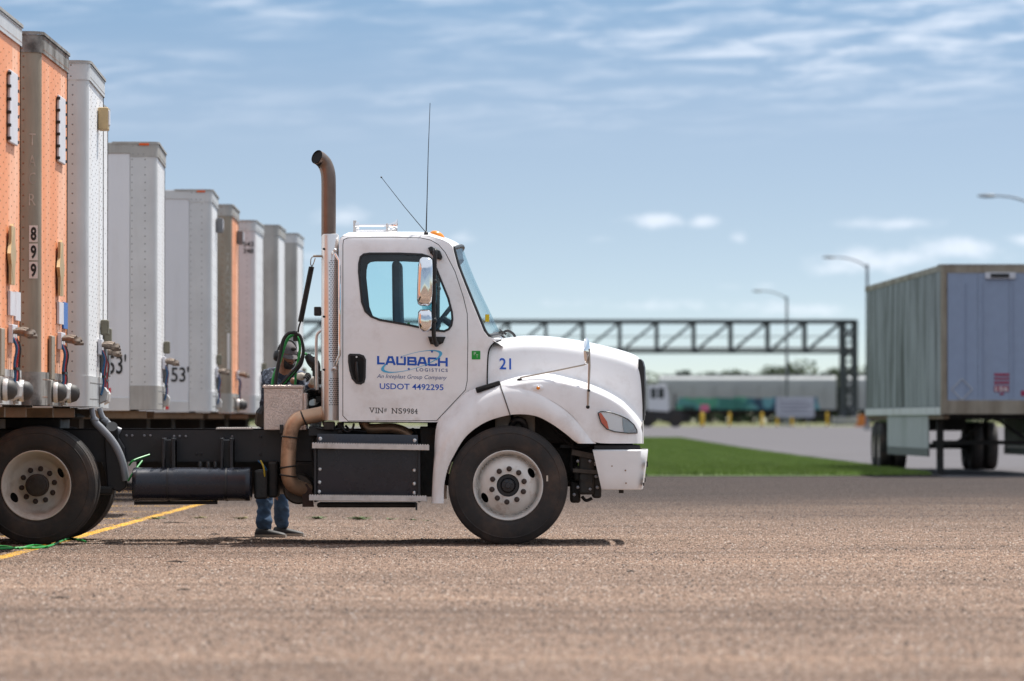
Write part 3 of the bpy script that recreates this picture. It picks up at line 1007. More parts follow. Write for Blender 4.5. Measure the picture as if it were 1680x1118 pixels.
tZ = trailer('algae streaked trailer standing alone on the right, its nose to the camera', 9.50, 98.0, 4.05, rz=-math.pi / 2 + R(1.2), post=ALUT, front=mat('dull_lilac_skin', (0.27, 0.325, 0.44), 0.5, var=0.04, dirt=(0.22, 0.21, 0.22), dscale=1.2, damt=0.4, streak=True), side=MOSSY,
             rail=ALUT, gear=None, seed=11, group=None, panels=True, skirt=True, detail=0, inset_side=0.16, legy=1.05)

# writing and marks on the trailers (local coordinates: nose at x = 0, near side at y = -1.3)
def on_side(t, name, body, m, px0, px1, py0, py1, off=0.004, **kw):
    d = t.location.y - 1.3
    sh = t.location.x + 1.3 * math.sin(t.rotation_euler.z)
    x0 = PX(px0, d) - sh; x1 = PX(px1, d) - sh
    z0 = PZ(py1, d); z1 = PZ(py0, d)
    if body is None:
        return MB().box(x0, x1, -1.3 - off, -1.3 + 0.001, z0, z1).build(name, m, t, 0)
    return flat_text(t, name, body, m, (x0, -1.3 - off, z0), (1, 0, 0), (0, 0, 1), x1 - x0, z1 - z0, **kw)


PATCHW = mat('white_number_patch', (0.66, 0.65, 0.64), 0.5, var=0.05)
for ch, y0 in (('8', 371), ('9', 401), ('9', 431)):
    on_side(tB, 'number_patch', None, PATCHW, 47.5, 61.5, y0 - 1, y0 + 26, 0.003)
    on_side(tB, 'number_digit', ch, BLACKV, 50, 59.5, y0 + 1.5, y0 + 24, 0.006, bold=0.035)
for ch, y0 in (('T', 219), ('A', 254), ('C', 283), ('R', 318)):
    on_side(tB, 'ghost_letter', ch, LETTERG, 47, 58, y0, y0 + 19, 0.003)
for i, ch in enumerate('TACAXXS'):
    on_side(tF, 'ghost_letter', ch, LETTERG, 370, 376.5, 416 + i * 19, 430 + i * 19, 0.003)
on_side(tF, 'decal_strip', None, PATCHW, 372.5, 377, 547, 606, 0.003)
on_side(tD, 'length_number', "53'", BLACKV, 177, 207, 582, 614, 0.006, bold=0.01)
on_side(tE, 'length_number', "53'", BLACKV, 281, 310, 602, 627, 0.006, bold=0.01)
on_side(tD, 'red_reflector', None, REDTAPE, 175, 182, 637, 645, 0.010)
on_side(tE, 'red_reflector', None, REDTAPE, 271, 277, 667, 672, 0.012)
on_side(tG, 'number_digit', '543', BLACKV, 399, 416, 396.5, 405, 0.004, bold=0.02)
on_side(tG, 'number_digit', '348', BLACKV, 399, 416, 408, 416, 0.004, bold=0.02)
# roof marker lamps
for t, yy in ((tD, -0.9), (tE, -0.9)):
    MB().box(-0.20, -0.09, -1.327, -1.312, t.location.z + 4.12, 4.145).build('marker_lamp', LAMPR, t, 0, bevel=0.004)
# lamp boxes that stick out of the noses near the roof
for t, yy, H in ((tC, 0.35, 4.165), (tE, 0.6, 4.15), (tF, 0.6, 4.15)):
    MB().box(0.0, 0.09, yy - 0.12, yy + 0.12, H - 0.50, H - 0.30).build('lamp_box', BRASS if t is tC else BOXG, t, 0, bevel=0.01)
    MB().box(0.02, 0.10, yy - 0.08, yy + 0.08, H - 0.46, H - 0.32).build('lamp_lens', PLATEW, t, 0, bevel=0.01)
# small stickers on the orange noses
BLUEST = mat('blue_sticker', lin(60, 110, 180), 0.5)
for t in (tA, tB):
    MB().box(0.0, 0.012, 0.72, 1.10, 1.84, 2.06).build('warning_label', BLUEST if t is tB else PLATEW, t, 0)
    MB().box(-0.006, 0.004, -0.25, -0.05, 1.30, 1.55).build('yellow_label', YELS if t is tA else PLATEW, t, 0)

# marks on the lone trailer's nose (its own front faces the camera)
STEN = mat('faded_red_stencil', lin(150, 45, 75), 0.6, var=0.25, vscale=30)
def on_nose(t, d, name, m, px0, px1, py0, py1, off=0.006):
    c = t.location
    f = lambda px: PX(px, d) - c.x
    return MB().box(0.0, off, f(px0), f(px1), PZ(py1, d), PZ(py0, d)).build(name, m, t, 0)
MB().box(0.0, 0.05, -0.46 + 0.0, 0.12, 3.78, 3.90).build('lamp_bracket', PLATEW, tZ, 0, bevel=0.01)
MB().box(0.03, 0.065, -0.36, 0.0, 3.80, 3.88).build('lamp', BLACKP, tZ, 0, bevel=0.01)
for i, (a, b, c_, d_) in enumerate(((1631, 1656, 613, 617), (1631, 1656, 620, 623), (1631, 1656, 626, 630), (1631, 1655, 633, 643), (1640, 1647, 645, 648), (1675, 1692, 641, 650))):
    on_nose(tZ, 98.0, 'stencil_line', STEN, a, b, c_, d_, 0.006)
flat_text(tZ, 'stencil_digits', '156', PATCHW, (0.009, PX(1633, 98) - 9.5, PZ(642, 98)), (0, 1, 0), (0, 0, 1), 0.24, 0.09, bold=0.02)
c0 = (PX(1578, 98) - 9.5, PZ(639, 98))
dm = MB()
for a in range(4):
    p = [(c0[0] + 0.2 * math.cos(math.pi / 2 * a), c0[1] + 0.2 * math.sin(math.pi / 2 * a)), (c0[0] + 0.2 * math.cos(math.pi / 2 * (a + 1)), c0[1] + 0.2 * math.sin(math.pi / 2 * (a + 1)))]
    dm.bar((0.008, *p[0]), (0.008, *p[1]), 0.012, 0.012, (1, 0, 0))
dm.build('placard_frame', ALUC, tZ, 0)
for yy in (-0.83, -0.5, 0.08, 0.42, 0.8):
    MB().box(-0.006, 0.004, yy - 0.012, yy + 0.012, 1.5, 3.7).build('front_rib', mat('lilac_rib', (0.24, 0.285, 0.39), 0.5), tZ, 0)
SKIRTM = mat('white_side_skirt', (0.36, 0.375, 0.37), 0.5, var=0.08, dirt=(0.22, 0.24, 0.2), dscale=1.2, damt=0.6, streak=True)
for s in (-1, 1):
    MB().box(-11.4, -2.9, s * 1.235, s * 1.26, 0.52, 1.18).build('side_skirt', SKIRTM, tZ, 0)
    MB().box(-11.4, -2.9, s * 1.23, s * 1.262, 0.36, 0.515).build('skirt_flap', BLACKP, tZ, 0)
MB().box(-2.7, -2.6, -1.2, 1.2, 0.60, 0.68).build('crossbar', GREASE, tZ, 0)

# ------------------------------------------------------------------ far background
BRIDGEM = mat('dark_bridge_steel', (0.035, 0.042, 0.055), 0.6, var=0.2, vscale=0.4)
POLEM = mat('galvanised_pole', (0.14, 0.15, 0.17), 0.5, 0.4)
CARM = mat('grey_hopper_steel', (0.31, 0.325, 0.335), 0.6, var=0.08, vscale=0.3, dirt=(0.17, 0.15, 0.13), dscale=0.5, damt=0.5, streak=True)
CARD = mat('hopper_underframe', (0.035, 0.032, 0.032), 0.8)
YBOL = mat('yellow_bollard_paint', lin(205, 165, 30), 0.6, var=0.1)
LEAF = mat('far_foliage', (0.040, 0.062, 0.022), 0.8, var=0.45, vscale=0.5)
LEAF2 = mat('far_foliage_dark', (0.030, 0.050, 0.022), 0.8, var=0.45, vscale=0.5)
BARK = mat('far_bark', (0.06, 0.045, 0.035), 0.9)
CONC = mat('concrete', (0.33, 0.32, 0.31), 0.9, var=0.1)


def pipe_bridge():
    d0, d1 = 468.0, 470.6
    t = thing('pipe_bridge', 'long dark steel truss pipe bridge crossing behind the truck cab', 'bridge', (PX(1392, 469.3), 469.3, gz(469)), world=True)
    zt, zb_ = PZ(530.5, 468), PZ(577.5, 468)
    xs = [PX(1382 - 60.8 * i, 468) for i in range(0, 18)]
    x0, x1 = PX(1404, 468), xs[-1]
    for d in (d0, d1):
        MB().box(x1, x0, d - 0.2, d + 0.2, zt - 0.02, zt + 0.34).build('top_chord', BRIDGEM, t, 0)
        MB().box(x1, x0, d - 0.15, d + 0.15, zb_ - 0.14, zb_ + 0.10).build('bottom_chord', BRIDGEM, t, 0)
        for i, x in enumerate(xs):
            MB().box(x - 0.15, x + 0.15, d - 0.12, d + 0.12, zb_ + 0.10, zt - 0.02).build('upright', BRIDGEM, t, 0)
            if i + 1 < len(xs):
                MB().bar((xs[i + 1] + 0.2, d, zb_ + 0.1), (x - 0.2, d, zt - 0.05), 0.16, 0.22).build('diagonal', BRIDGEM, t, 0)
    for i, x in enumerate(xs):
        MB().box(x - 0.08, x + 0.08, d0 + 0.2, d1 - 0.2, zb_ - 0.1, zb_ + 0.06).build('cross_beam', BRIDGEM, t, 0)
    for dd, zz, rr in ((0.7, 0.22, 0.13), (1.25, 0.2, 0.10), (1.8, 0.2, 0.12)):
        MB().cyl((x1, d0 + dd, zb_ + zz + 0.1), (x0, d0 + dd, zb_ + zz + 0.1), rr, 10).build('pipe', POLEM, t)
    MB().cyl((x1, d0 + 1.3, PZ(552, 468)), (x0, d0 + 1.3, PZ(552, 468)), 0.05, 8).build('cable', POLEM, t)
    # braced tower at the right end
    zg = gz(469)
    lx = [PX(1384, 468), PX(1404, 468)]
    for d in (d0, d1):
        for x in lx:
            MB().box(x - 0.2, x + 0.2, d - 0.2, d + 0.2, zg, zt + 0.3).build('tower_leg', BRIDGEM, t, 0)
        zs = np.linspace(zg + 0.6, zt, 6)
        for a, b in zip(zs, zs[1:]):
            MB().bar((lx[0], d, a), (lx[1], d, b), 0.12, 0.12).build('tower_brace', BRIDGEM, t, 0)
            MB().bar((lx[1], d, a), (lx[0], d, b), 0.12, 0.12).build('tower_brace', BRIDGEM, t, 0)
            MB().box(lx[0], lx[1], d - 0.08, d + 0.08, b - 0.09, b + 0.09).build('tower_girt', BRIDGEM, t, 0)
    MB().box(lx[0] - 0.9, lx[1] + 0.9, d0 - 0.9, d1 + 0.9, zg, zg + 0.75).build('footing', CONC, t, 0, bevel=0.1)
    # the far end stands on a second tower behind the parked trailers
    for d in (d0, d1):
        MB().box(x1 - 0.2, x1 + 0.2, d - 0.2, d + 0.2, zg, zt + 0.3).build('tower_leg', BRIDGEM, t, 0)


pipe_bridge()


def graffiti_mat():
    m = bpy.data.materials.new('hopper_with_graffiti')
    m.use_nodes = True
    k = NT(m.node_tree); b = k.n['Principled BSDF']
    tc = k.new('ShaderNodeTexCoord').outputs['Object']
    x, y, z = k.sep(tc)
    n = k.noise(tc, 0.7, 2.0, 0.6, 0.6)
    vo = k.new('ShaderNodeTexVoronoi', feature='F1'); vo.inputs['Scale'].default_value = 1.1
    k.l.new(tc, vo.inputs['Vector'])
    pick = k.sep(vo.outputs['Color'])[1]
    left = k.ramp(pick, [(0.0, (0.03, 0.16, 0.14)), (0.3, (0.07, 0.28, 0.19)), (0.6, (0.02, 0.07, 0.07)), (0.8, (0.07, 0.24, 0.24))], 'CONSTANT')
    right = k.ramp(pick, [(0.0, (0.03, 0.12, 0.20)), (0.3, (0.10, 0.27, 0.32)), (0.6, (0.02, 0.06, 0.11)), (0.8, (0.07, 0.20, 0.28))], 'CONSTANT')
    c = k.mix(k.smooth(x, -0.8, 1.2), left, right)
    base = k.ramp(k.noise(tc, 0.4, 4), [(0.3, (0.27, 0.285, 0.295)), (0.7, (0.33, 0.345, 0.35))])
    hi = k.math('MULTIPLY_ADD', n, 0.7, 2.05)
    msk = k.math('MULTIPLY', k.math('LESS_THAN', z, hi), k.math('GREATER_THAN', z, 0.75))
    msk = k.math('MULTIPLY', msk, k.math('LESS_THAN', k.math('ABSOLUTE', k.math('ADD', x, k.math('MULTIPLY_ADD', n, 2.0, -1.0))), 6.9))
    k.l.new(k.mix(msk, base, c), b.inputs['Base Color'])
    b.inputs['Roughness'].default_value = 0.6
    return m


GRAF = graffiti_mat()


def hopper_car(xc, label, m):
    d = 495.0
    t = thing('hopper_wagon', label, 'railway wagon', (xc, d, gz(d) + 0.25), group='hopper wagons standing on the far track')
    L2 = 8.5
    prof = [(-1.45, 1.25), (-1.5, 2.6), (-1.5, 3.6), (-1.3, 4.15), (-0.8, 4.4), (0, 4.48), (0.8, 4.4), (1.3, 4.15), (1.5, 3.6), (1.5, 2.6), (1.45, 1.25)]
    mb = MB()
    rows = [[(x, y, z) for y, z in prof] for x in (-L2, -L2 / 2, 0, L2 / 2, L2)]
    mb.grid(rows)
    n = len(prof)
    mb.add([(-L2, y, z) for y, z in prof], [tuple(range(n))]); mb.add([(L2, y, z) for y, z in prof], [tuple(range(n))])
    mb.build('body', m, t, 25)
    MB().box(-L2 + 0.3, L2 - 0.3, -0.5, 0.5, 4.48, 4.62).build('roof_hatches', CARM, t, 0)
    for i in range(8):
        x = -L2 + 1.05 + i * 2.12
        MB().box(x - 0.05, x + 0.05, -1.56, -1.46, 1.3, 3.6).build('side_rib', m, t, 0)
    for x in (-5.2, -1.7, 1.7, 5.2):
        mb = MB(); q = 0.35
        mb.add([(x - 1.5, -1.3, 1.25), (x + 1.5, -1.3, 1.25), (x + 1.5, 1.3, 1.25), (x - 1.5, 1.3, 1.25), (x - q, -0.6, 0.55), (x + q, -0.6, 0.55), (x + q, 0.6, 0.55), (x - q, 0.6, 0.55)],
               [(0, 1, 5, 4), (1, 2, 6, 5), (2, 3, 7, 6), (3, 0, 4, 7), (4, 5, 6, 7)])
        mb.build('discharge_hopper', CARD, t, 0)
    MB().box(-L2 - 0.5, L2 + 0.5, -0.4, 0.4, 0.95, 1.24).build('sill', CARD, t, 0)
    for x in (-6.9, 6.9):
        MB().box(x - 1.3, x + 1.3, -1.0, 1.0, 0.5, 0.85).build('bogie', CARD, t, 0)
        for dx in (-0.9, 0.9):
            for y in (-0.75, 0.75):
                MB().cyl((x + dx, y - 0.07, 0.46), (x + dx, y + 0.07, 0.46), 0.46, 18).build('wheel', CARD, t)
    for s in (-1, 1):
        MB().bar((s * (L2 + 0.1), -1.2, 1.2), (s * (L2 + 0.1), -1.2, 4.3), 0.06, 0.06).build('ladder', CARD, t, 0)
    return t


xm = PX(1226, 495)
hopper_car(xm, 'grey hopper wagon sprayed with green and blue graffiti', GRAF)
for i, lab in ((1, 'plain grey hopper wagon partly hidden by the lone trailer'), (-1, 'grey hopper wagon behind the white yard tractor and the truck hood'),
               (-2, 'grey hopper wagon glimpsed between the working man and the exhaust shield')):
    hopper_car(xm + i * 18.2, lab, CARM)
RAILM = mat('rail_steel', (0.10, 0.08, 0.07), 0.5, 0.6)
for y in (494.28, 495.72):
    o = MB().box(-200, 200, y - 0.035, y + 0.035, gz(495) + 0.25, gz(495) + 0.262).build('railway_rail', RAILM, None, 0)
    tag(o, kind='structure')


def lamp_post(px, top, d, arm_px, label):
    x = PX(px, d); zt = PZ(top, d); g = gz(d); dy = 0
    t = thing('street_lamp', label, 'street lamp', (x, d, g), group='tall curved street lamps', world=True)
    MB().cyl((x, d, g), (x, d, zt), 0.14, 12, 0.085).build('pole', POLEM, t)
    MB().box(x - 0.25, x + 0.25, d - 0.25, d + 0.25, g, g + 0.3).build('base', CONC, t, 0)
    ax = PX(arm_px, d); w = x - ax
    MB().tube([(x, d, zt - 0.25), (x - 0.15 * w, d, zt + 0.10), (x - 0.45 * w, d, zt + 0.40), (x - 0.75 * w, d, zt + 0.48)], [0.055, 0.05, 0.045, 0.04], 8, sub=4).build('arm', POLEM, t)
    mb = MB(); mb.lathe([(0.001, -0.45), (0.08, -0.42), (0.16, -0.1), (0.15, 0.3), (0.06, 0.42), (0.001, 0.43)], (0, 0, 0), 'x', 12)
    mb.v = [(a + x - 0.86 * w, b + d, c * 0.55 + zt + 0.47) for a, b, c in mb.v]
    mb.build('lamp_head', mat('lamp_head_grey', (0.10, 0.11, 0.125), 0.5), t)
    return t


lamp_post(1291, 487, 430, 1235, 'street lamp rising through the truss bridge')
lamp_post(1423, 434, 340, 1350, 'street lamp just left of the lone trailer roof')
lamp_post(1708, 338, 242, 1605, 'street lamp with only its head and arm at the right edge')

# notice board
sx, sd = PX(1304, 404), 404.0
t = thing('notice_board', 'pale notice board on posts among yellow bollards', 'sign', (sx, sd, gz(404)), world=True)
MB().box(PX(1273, sd), PX(1336, sd), sd - 0.04, sd + 0.04, PZ(685, sd), PZ(652, sd)).build('board', mat('faded_board', (0.40, 0.41, 0.46), 0.6, var=0.12, vscale=1.0), t, 0)
for a in (1283, 1326):
    MB().box(PX(a, sd) - 0.06, PX(a, sd) + 0.06, sd + 0.045, sd + 0.14, gz(404), PZ(655, sd)).build('post', POLEM, t, 0)
BTXT = mat('board_text', (0.22, 0.22, 0.26), 0.6)
for i in range(4):
    MB().box(PX(1279, sd), PX(1330 - 6 * (i % 2), sd), sd - 0.046, sd - 0.041, PZ(679 - i * 6, sd), PZ(676.5 - i * 6, sd)).build('text_line', BTXT, t, 0)

for i, (px, py0, py1, d, wd) in enumerate(((1152, 678, 697, 400, 0.17), (1197, 680, 697, 408, 0.11), (1250, 680, 697, 408, 0.12), (1299, 684, 699, 407, 0.11), (1357, 683, 710, 407, 0.10), (1275, 686, 698, 407, 0.10))):
    labs = ['thickest yellow bollard, leftmost near the yard tractor', 'thin yellow bollard below the green graffiti', 'yellow bollard just left of the notice board',
            'short yellow bollard under the notice board', 'slim orange yellow bollard left of the bridge tower', 'short yellow bollard at the foot of the notice board, left post']
    x = PX(px, d); g = gz(d)
    t = thing('bollard', labs[i], 'bollard', (x, d, g), group='yellow bollards along the far road', world=True)
    MB().lathe([(wd, 0.0), (wd, 1.02), (wd * 0.8, 1.10), (wd * 0.4, 1.14), (0.001, 1.15)], (x, d, g), 'z', 14).build('post', YBOL, t)
    MB().lathe([(wd + 0.1, 0.0), (wd + 0.1, 0.06), (wd, 0.08)], (x, d, g), 'z', 14).build('collar', CONC, t)
t = thing('warning_sign', 'small pink red sign above the leftmost bollard', 'sign', (PX(1156, 402), 402, gz(402)), world=True)
MB().box(PX(1149, 402), PX(1163, 402), 401.97, 402.03, PZ(675, 402), PZ(664, 402)).build('panel', mat('pink_sign', lin(190, 100, 130), 0.6), t, 0)
MB().box(PX(1156, 402) - 0.03, PX(1156, 402) + 0.03, 402.04, 402.1, gz(402), PZ(666, 402)).build('post', POLEM, t, 0)
t = thing('orange_barrier', 'orange barrier block beside the bridge tower footing', 'barrier', (PX(1416, 404), 404, gz(404)), world=True)
xb = PX(1416, 404)
MB().prism([(xb - 0.7, gz(404)), (xb + 0.7, gz(404)), (xb + 0.45, gz(404) + 0.3), (xb + 0.4, gz(404) + 0.95), (xb - 0.4, gz(404) + 0.95), (xb - 0.45, gz(404) + 0.3)], 403.7, 404.3).build('block', mat('orange_plastic', lin(200, 120, 50), 0.6), t, 0)


def yard_tractor():
    d = 392.0
    c = (PX(1090, d), d, gz(d))
    t = thing('yard_tractor', 'white cab yard tractor with black chassis on the far road', 'truck', c, world=True)
    X = lambda px: PX(px, d)
    Z = lambda py: PZ(py, d)
    W0, W1 = d - 0.9, d + 0.9
    Wm = mat('yard_tractor_white', (0.62, 0.62, 0.64), 0.4)
    mb = MB(); mb.prism([(X(1063), Z(674)), (X(1063), Z(632)), (X(1092), Z(631)), (X(1096), Z(650)), (X(1097), Z(676))], W0, W1)
    mb.build('cab', Wm, t, 0, bevel=0.05)
    for a, b in ((1067, 1076), (1079, 1089)):
        MB().box(X(a), X(b), W0 - 0.02, W0 + 0.01, Z(654), Z(637)).build('window', mat('dark_window', (0.02, 0.025, 0.03), 0.1), t, 0)
    MB().box(X(1050), X(1120), W0 + 0.1, W1 - 0.1, Z(689), Z(676)).build('chassis', CARD, t, 0)
    MB().box(X(1098), X(1118), W0 + 0.2, W1 - 0.2, Z(676.5), Z(672)).build('fifth_wheel', CARD, t, 0)
    MB().cyl((X(1108), W1 - 0.3, Z(676)), (X(1108), W1 - 0.3, Z(646)), 0.08, 8).build('exhaust', CARD, t)
    for px in (1062, 1108):
        for s in (W0, W1 - 0.3):
            MB().cyl((X(px), s, gz(d) + 0.5), (X(px), s + 0.3, gz(d) + 0.5), 0.5, 20).build('wheel', RUBBER, t)


yard_tractor()


def crown_mesh(seed, lobes, n):
    r = random.Random(seed)
    L = [(r.uniform(-1, 1) * 2.2, r.uniform(-1, 1) * 2.0, r.uniform(1.8, 5.2), r.uniform(1.0, 1.9)) for _ in range(lobes)]
    vs = []; fs = []
    for i in range(n):
        cx, cy, cz, rr = r.choice(L)
        v = Vector((r.gauss(0, 1), r.gauss(0, 1), r.gauss(0, 1))).normalized() * rr * r.uniform(0.55, 1.06)
        p = Vector((cx, cy, cz)) + v * 1.0
        s = r.uniform(0.10, 0.24)
        a = Vector((r.gauss(0, 1), r.gauss(0, 1), r.gauss(0, 1))).normalized() * s
        b = a.orthogonal().normalized() * s
        o = len(vs)
        vs += [p - a, p + b, p + a, p - b]; fs.append((o, o + 1, o + 2, o + 3))
    me = bpy.data.meshes.new('crown')
    me.from_pydata([tuple(v) for v in vs], [], fs)
    return me


CROWNS = [crown_mesh(s, n, 1900) for s, n in ((1, 7), (2, 9), (3, 6), (4, 8))]
for i, me in enumerate(CROWNS): me.materials.append(LEAF if i % 2 else LEAF2)
TRUNK = shared(MB().tube([(0, 0, 0), (0.1, 0, 1.2), (0, 0.1, 2.6)], [0.25, 0.18, 0.1], 8).tube([(0.05, 0, 1.8), (0.9, 0.2, 3.2)], [0.1, 0.04], 6).tube([(0.05, 0, 1.7), (-0.9, -0.2, 3.3)], [0.1, 0.04], 6), 'trunk', BARK)
trees = [(1052, 609, 650), (1072, 603, 640), (1100, 608, 700), (1124, 612, 720), (1148, 607, 690), (1166, 604, 660), (1190, 611, 720), (1212, 609, 700), (1234, 602, 650), (1262, 604, 660), (1281, 600, 650),
         (1300, 591, 640), (1318, 604, 680), (1336, 606, 700), (1362, 605, 650), (1384, 601, 640), (1402, 598, 640)]
where = ['far tree left of the first gap beyond the truck hood', 'rounded far tree just right of the truck grille', 'low far tree above the yard tractor', 'lowest far tree above the wagons near the yard tractor',
         'far tree above the start of the graffiti', 'far tree above the green graffiti', 'low far tree above the middle of the graffiti wagon', 'low far tree right of the middle of the graffiti wagon',
         'far tree left of the street lamp in the truss', 'far tree directly left of the nearest truss lamp pole', 'far tree behind the truss street lamp pole', 'tallest far tree, right of the truss street lamp',
         'far tree right of the tallest one', 'low far tree between the tallest one and the tower', 'far tree left of the bridge tower', 'far tree behind the bridge tower', 'far tree between tower and lone trailer']
for i, (px, top, d) in enumerate(trees):
    zt = PZ(top, d); g = gz(d)
    x = PX(px, d)
    t = thing('far_tree', where[i], 'tree', (x, d, g), group='trees along the horizon')
    h = (zt - g) / 6.6
    a = put('crown', CROWNS[i % 4], t); b = put('trunk', TRUNK, t)
    wsc = random.uniform(0.85, 1.3) * 1.15
    a.scale = (wsc, wsc, h); b.scale = (1, 1, h)
    a.rotation_euler = (0, 0, random.uniform(0, 6.28))
# a hazy low wood closes the horizon between them
wm = bpy.data.meshes.new('far_wood')
vs = []; fs = []
rw = random.Random(5)
for i in range(9000):
    x = rw.uniform(-60, 140); y = rw.uniform(760, 800); z = rw.uniform(0.3, 5.4 + 1.3 * math.sin(x * 0.21) + 0.8 * math.sin(x * 0.63))
    s = rw.uniform(0.3, 0.6); a = rw.uniform(0, 6.28)
    o = len(vs); vs += [(x - s, y, z - s), (x + s * math.cos(a), y + s * math.sin(a), z - s * 0.6), (x + s, y, z + s), (x - s * 0.5, y, z + s)]
    fs.append((o, o + 1, o + 2, o + 3))
wm.from_pydata(vs, [], fs); wm.materials.append(LEAF2)
o = bpy.data.objects.new('far_wood', wm); COL.objects.link(o); o.location = (0, 0, 0.6)
tag(o, 'low far-off wood along the horizon', kind='stuff')

# ------------------------------------------------------------------ the truck
YC = 45.42
truck = thing('tractor_truck', 'white day cab tractor truck with a tall exhaust stack, numbered 21', 'truck', (PX(447, YC), YC, 0), world=True)


def X(px, d=44.4): return PX(px, d)
def Z(py, d=44.4): return PZ(py, d)
def H(px, py, hw): d = YC - hw; return (PX(px, d), d, PZ(py, d))      # point on the near side at half-width hw


def far(mb):
    """the same piece on the other side of the truck"""
    o = MB(); o.v = [(x, 2 * YC - y, z) for x, y, z in mb.v]; o.f = [tuple(reversed(q)) for q in mb.f]
    return o


def both(mb, name, m, parent=truck, smooth=35, bevel=0.0):
    mb.build(name, m, parent, smooth, bevel)
    far(mb).build(name, m, parent, smooth, bevel)


# --- chassis
for s in (1, -1):
    y0 = YC - s * 0.43
    mb = MB().box(X(-150, 45), X(985, 45), y0 - 0.004, y0 + 0.004, Z(757, 45), Z(704, 45))
    ys = sorted((y0 - 0.004 * s, y0 + 0.085 * s))
    mb.box(X(-150, 45), X(985, 45), ys[0], ys[1], Z(705.5, 45), Z(703.5, 45)).box(X(-150, 45), X(985, 45), ys[0], ys[1], Z(758, 45), Z(756.5, 45))
    mb.build('frame_rail', FRAME, truck, 0)
for px in (-60, 100, 240, 400, 600, 960):
    MB().box(X(px, 45) - 0.05, X(px, 45) + 0.05, YC - 0.42, YC + 0.42, Z(750, 45), Z(712, 45)).build('crossmember', FRAME, truck, 0)
BOLT = shared(MB().lathe([(0.001, -0.012), (0.008, -0.012), (0.0125, -0.008), (0.0125, 0.0)], n=6), 'bolt', mat('bolt_zinc', (0.24, 0.24, 0.26), 0.4, 0.6))
BOLTB = shared(MB().lathe([(0.001, -0.012), (0.008, -0.012), (0.0125, -0.008), (0.0125, 0.0)], n=6), 'bolt', FRAME)
for px, py, me in [(208, 715, BOLT), (217, 715, BOLT), (237, 715, BOLT), (247, 715, BOLT), (286, 716, BOLT), (295, 716, BOLT), (305, 716, BOLT), (381, 716, BOLT), (428, 717, BOLTB), (428, 746, BOLTB),
                   (236, 745, BOLTB), (246, 745, BOLTB), (323, 745, BOLTB), (330, 745, BOLTB)]:
    d = YC - 0.436
    put('frame_bolt', me, truck, (PX(px, d) - OFF[truck.name][0], d - OFF[truck.name][1], PZ(py, d)))
# air tank with its hangers
d = 44.62
prof = []
for j in range(28):
    a = 2 * math.pi * j / 28
    n_ = 3.2
    ca, sa = math.cos(a), math.sin(a)
    prof.append((0.235 * math.copysign(abs(ca) ** (2 / n_), ca), 0.147 * math.copysign(abs(sa) ** (2 / n_), sa)))
zc = (Z(768, 44.5) + Z(822, 44.5)) / 2
yc_ = 44.68
rows = []
for px, sc in ((217, 0.90), (218, 0.97), (221, 1.0), (226, 1.0), (228, 0.985), (300, 0.985), (400, 0.985), (402, 1.0), (407, 1.0), (410, 0.97), (411, 0.9)):
    rows.append([(X(px, 44.5), yc_ + y * sc, zc + z * sc) for y, z in prof])
mb = MB().grid(rows, True)
mb.add(rows[0], [tuple(range(28))]); mb.add(rows[-1], [tuple(range(28))])
tank = mb.build('air_tank', TANKM, truck, 40)
for px in (275.5, 371):
    mb = MB()
    ring = [(yc_ + y * 1.012, zc + z * 1.012) for y, z in prof]
    mb.grid([[(X(px + e, 44.5), y, z) for y, z in ring] for e in (-1.5, 1.5)], True)
    mb.build('strap', FRAME, tank)
    mb = MB().box(X(px - 10, 44.6), X(px - 5.5, 44.6), 44.60, 44.98, Z(769, 44.6), Z(719, 44.6)).box(X(px + 5.5, 44.6), X(px + 10, 44.6), 44.60, 44.98, Z(769, 44.6), Z(719, 44.6))
    mb.box(X(px - 10, 44.6), X(px + 10, 44.6), 44.75, 44.98, Z(768, 44.6), Z(722, 44.6))
    mb.build('tank_hanger', FRAME, truck, 0, bevel=0.006)
MB().cyl((X(219, 44.5), 44.60, Z(826, 44.5)), (X(356, 44.5), 44.60, Z(825, 44.5)), 0.016, 10).build('drain_pipe', BLACKP, truck)
for px in (328, 341, 353):
    MB().lathe([(0.02, 0.0), (0.02, 0.03), (0.012, 0.05), (0.001, 0.05)], (X(px, 44.6), 44.60, zc + 0.147), 'z', 10).build('tank_valve', BLACKP, tank)
MB().tube([(X(208), 44.7, Z(764)), (X(216), 44.66, Z(756)), (X(240), 44.8, Z(747))], 0.009, 8, sub=4).build('brake_line', HOSEG, truck)
MB().tube([(X(207), 44.66, Z(790)), (X(214), 44.66, Z(778)), (X(228), 44.8, Z(757))], 0.009, 8, sub=4).build('brake_line', HOSEG, truck)
MB().tube([(X(424), 44.8, Z(757)), (X(430), 44.7, Z(768)), (X(432), 44.72, Z(792))], 0.008, 8, sub=4).build('cable', mat('yellow_cable', lin(190, 160, 40), 0.5), truck)
MB().tube([(X(420), 44.8, Z(757)), (X(433), 44.74, Z(770)), (X(434), 44.74, Z(792))], 0.008, 8, sub=4).build('cable', HOSEB, truck)
MB().box(X(414), X(436), 44.7, 45.2, Z(820), Z(772)).box(X(436), X(452), 44.8, 45.25, Z(818), Z(758)).build('dryer_unit', GREASE, truck, 0, bevel=0.02)
MB().prism([(X(452), Z(758)), (X(520), Z(758)), (X(520), Z(800)), (X(470), Z(800)), (X(452), Z(785))], 44.95, 45.8).build('gearbox', GREASE, truck, 0, bevel=0.03)
MB().lathe([(0.001, 44.62), (0.12, 44.62), (0.135, 44.65), (0.135, 45.35), (0.12, 45.4), (0.001, 45.4)], (X(488), 0, Z(803)), 'y', 28).build('catalyst_canister', mat('dull_canister', (0.055, 0.045, 0.036), 0.5, 0.6, var=0.3), truck)
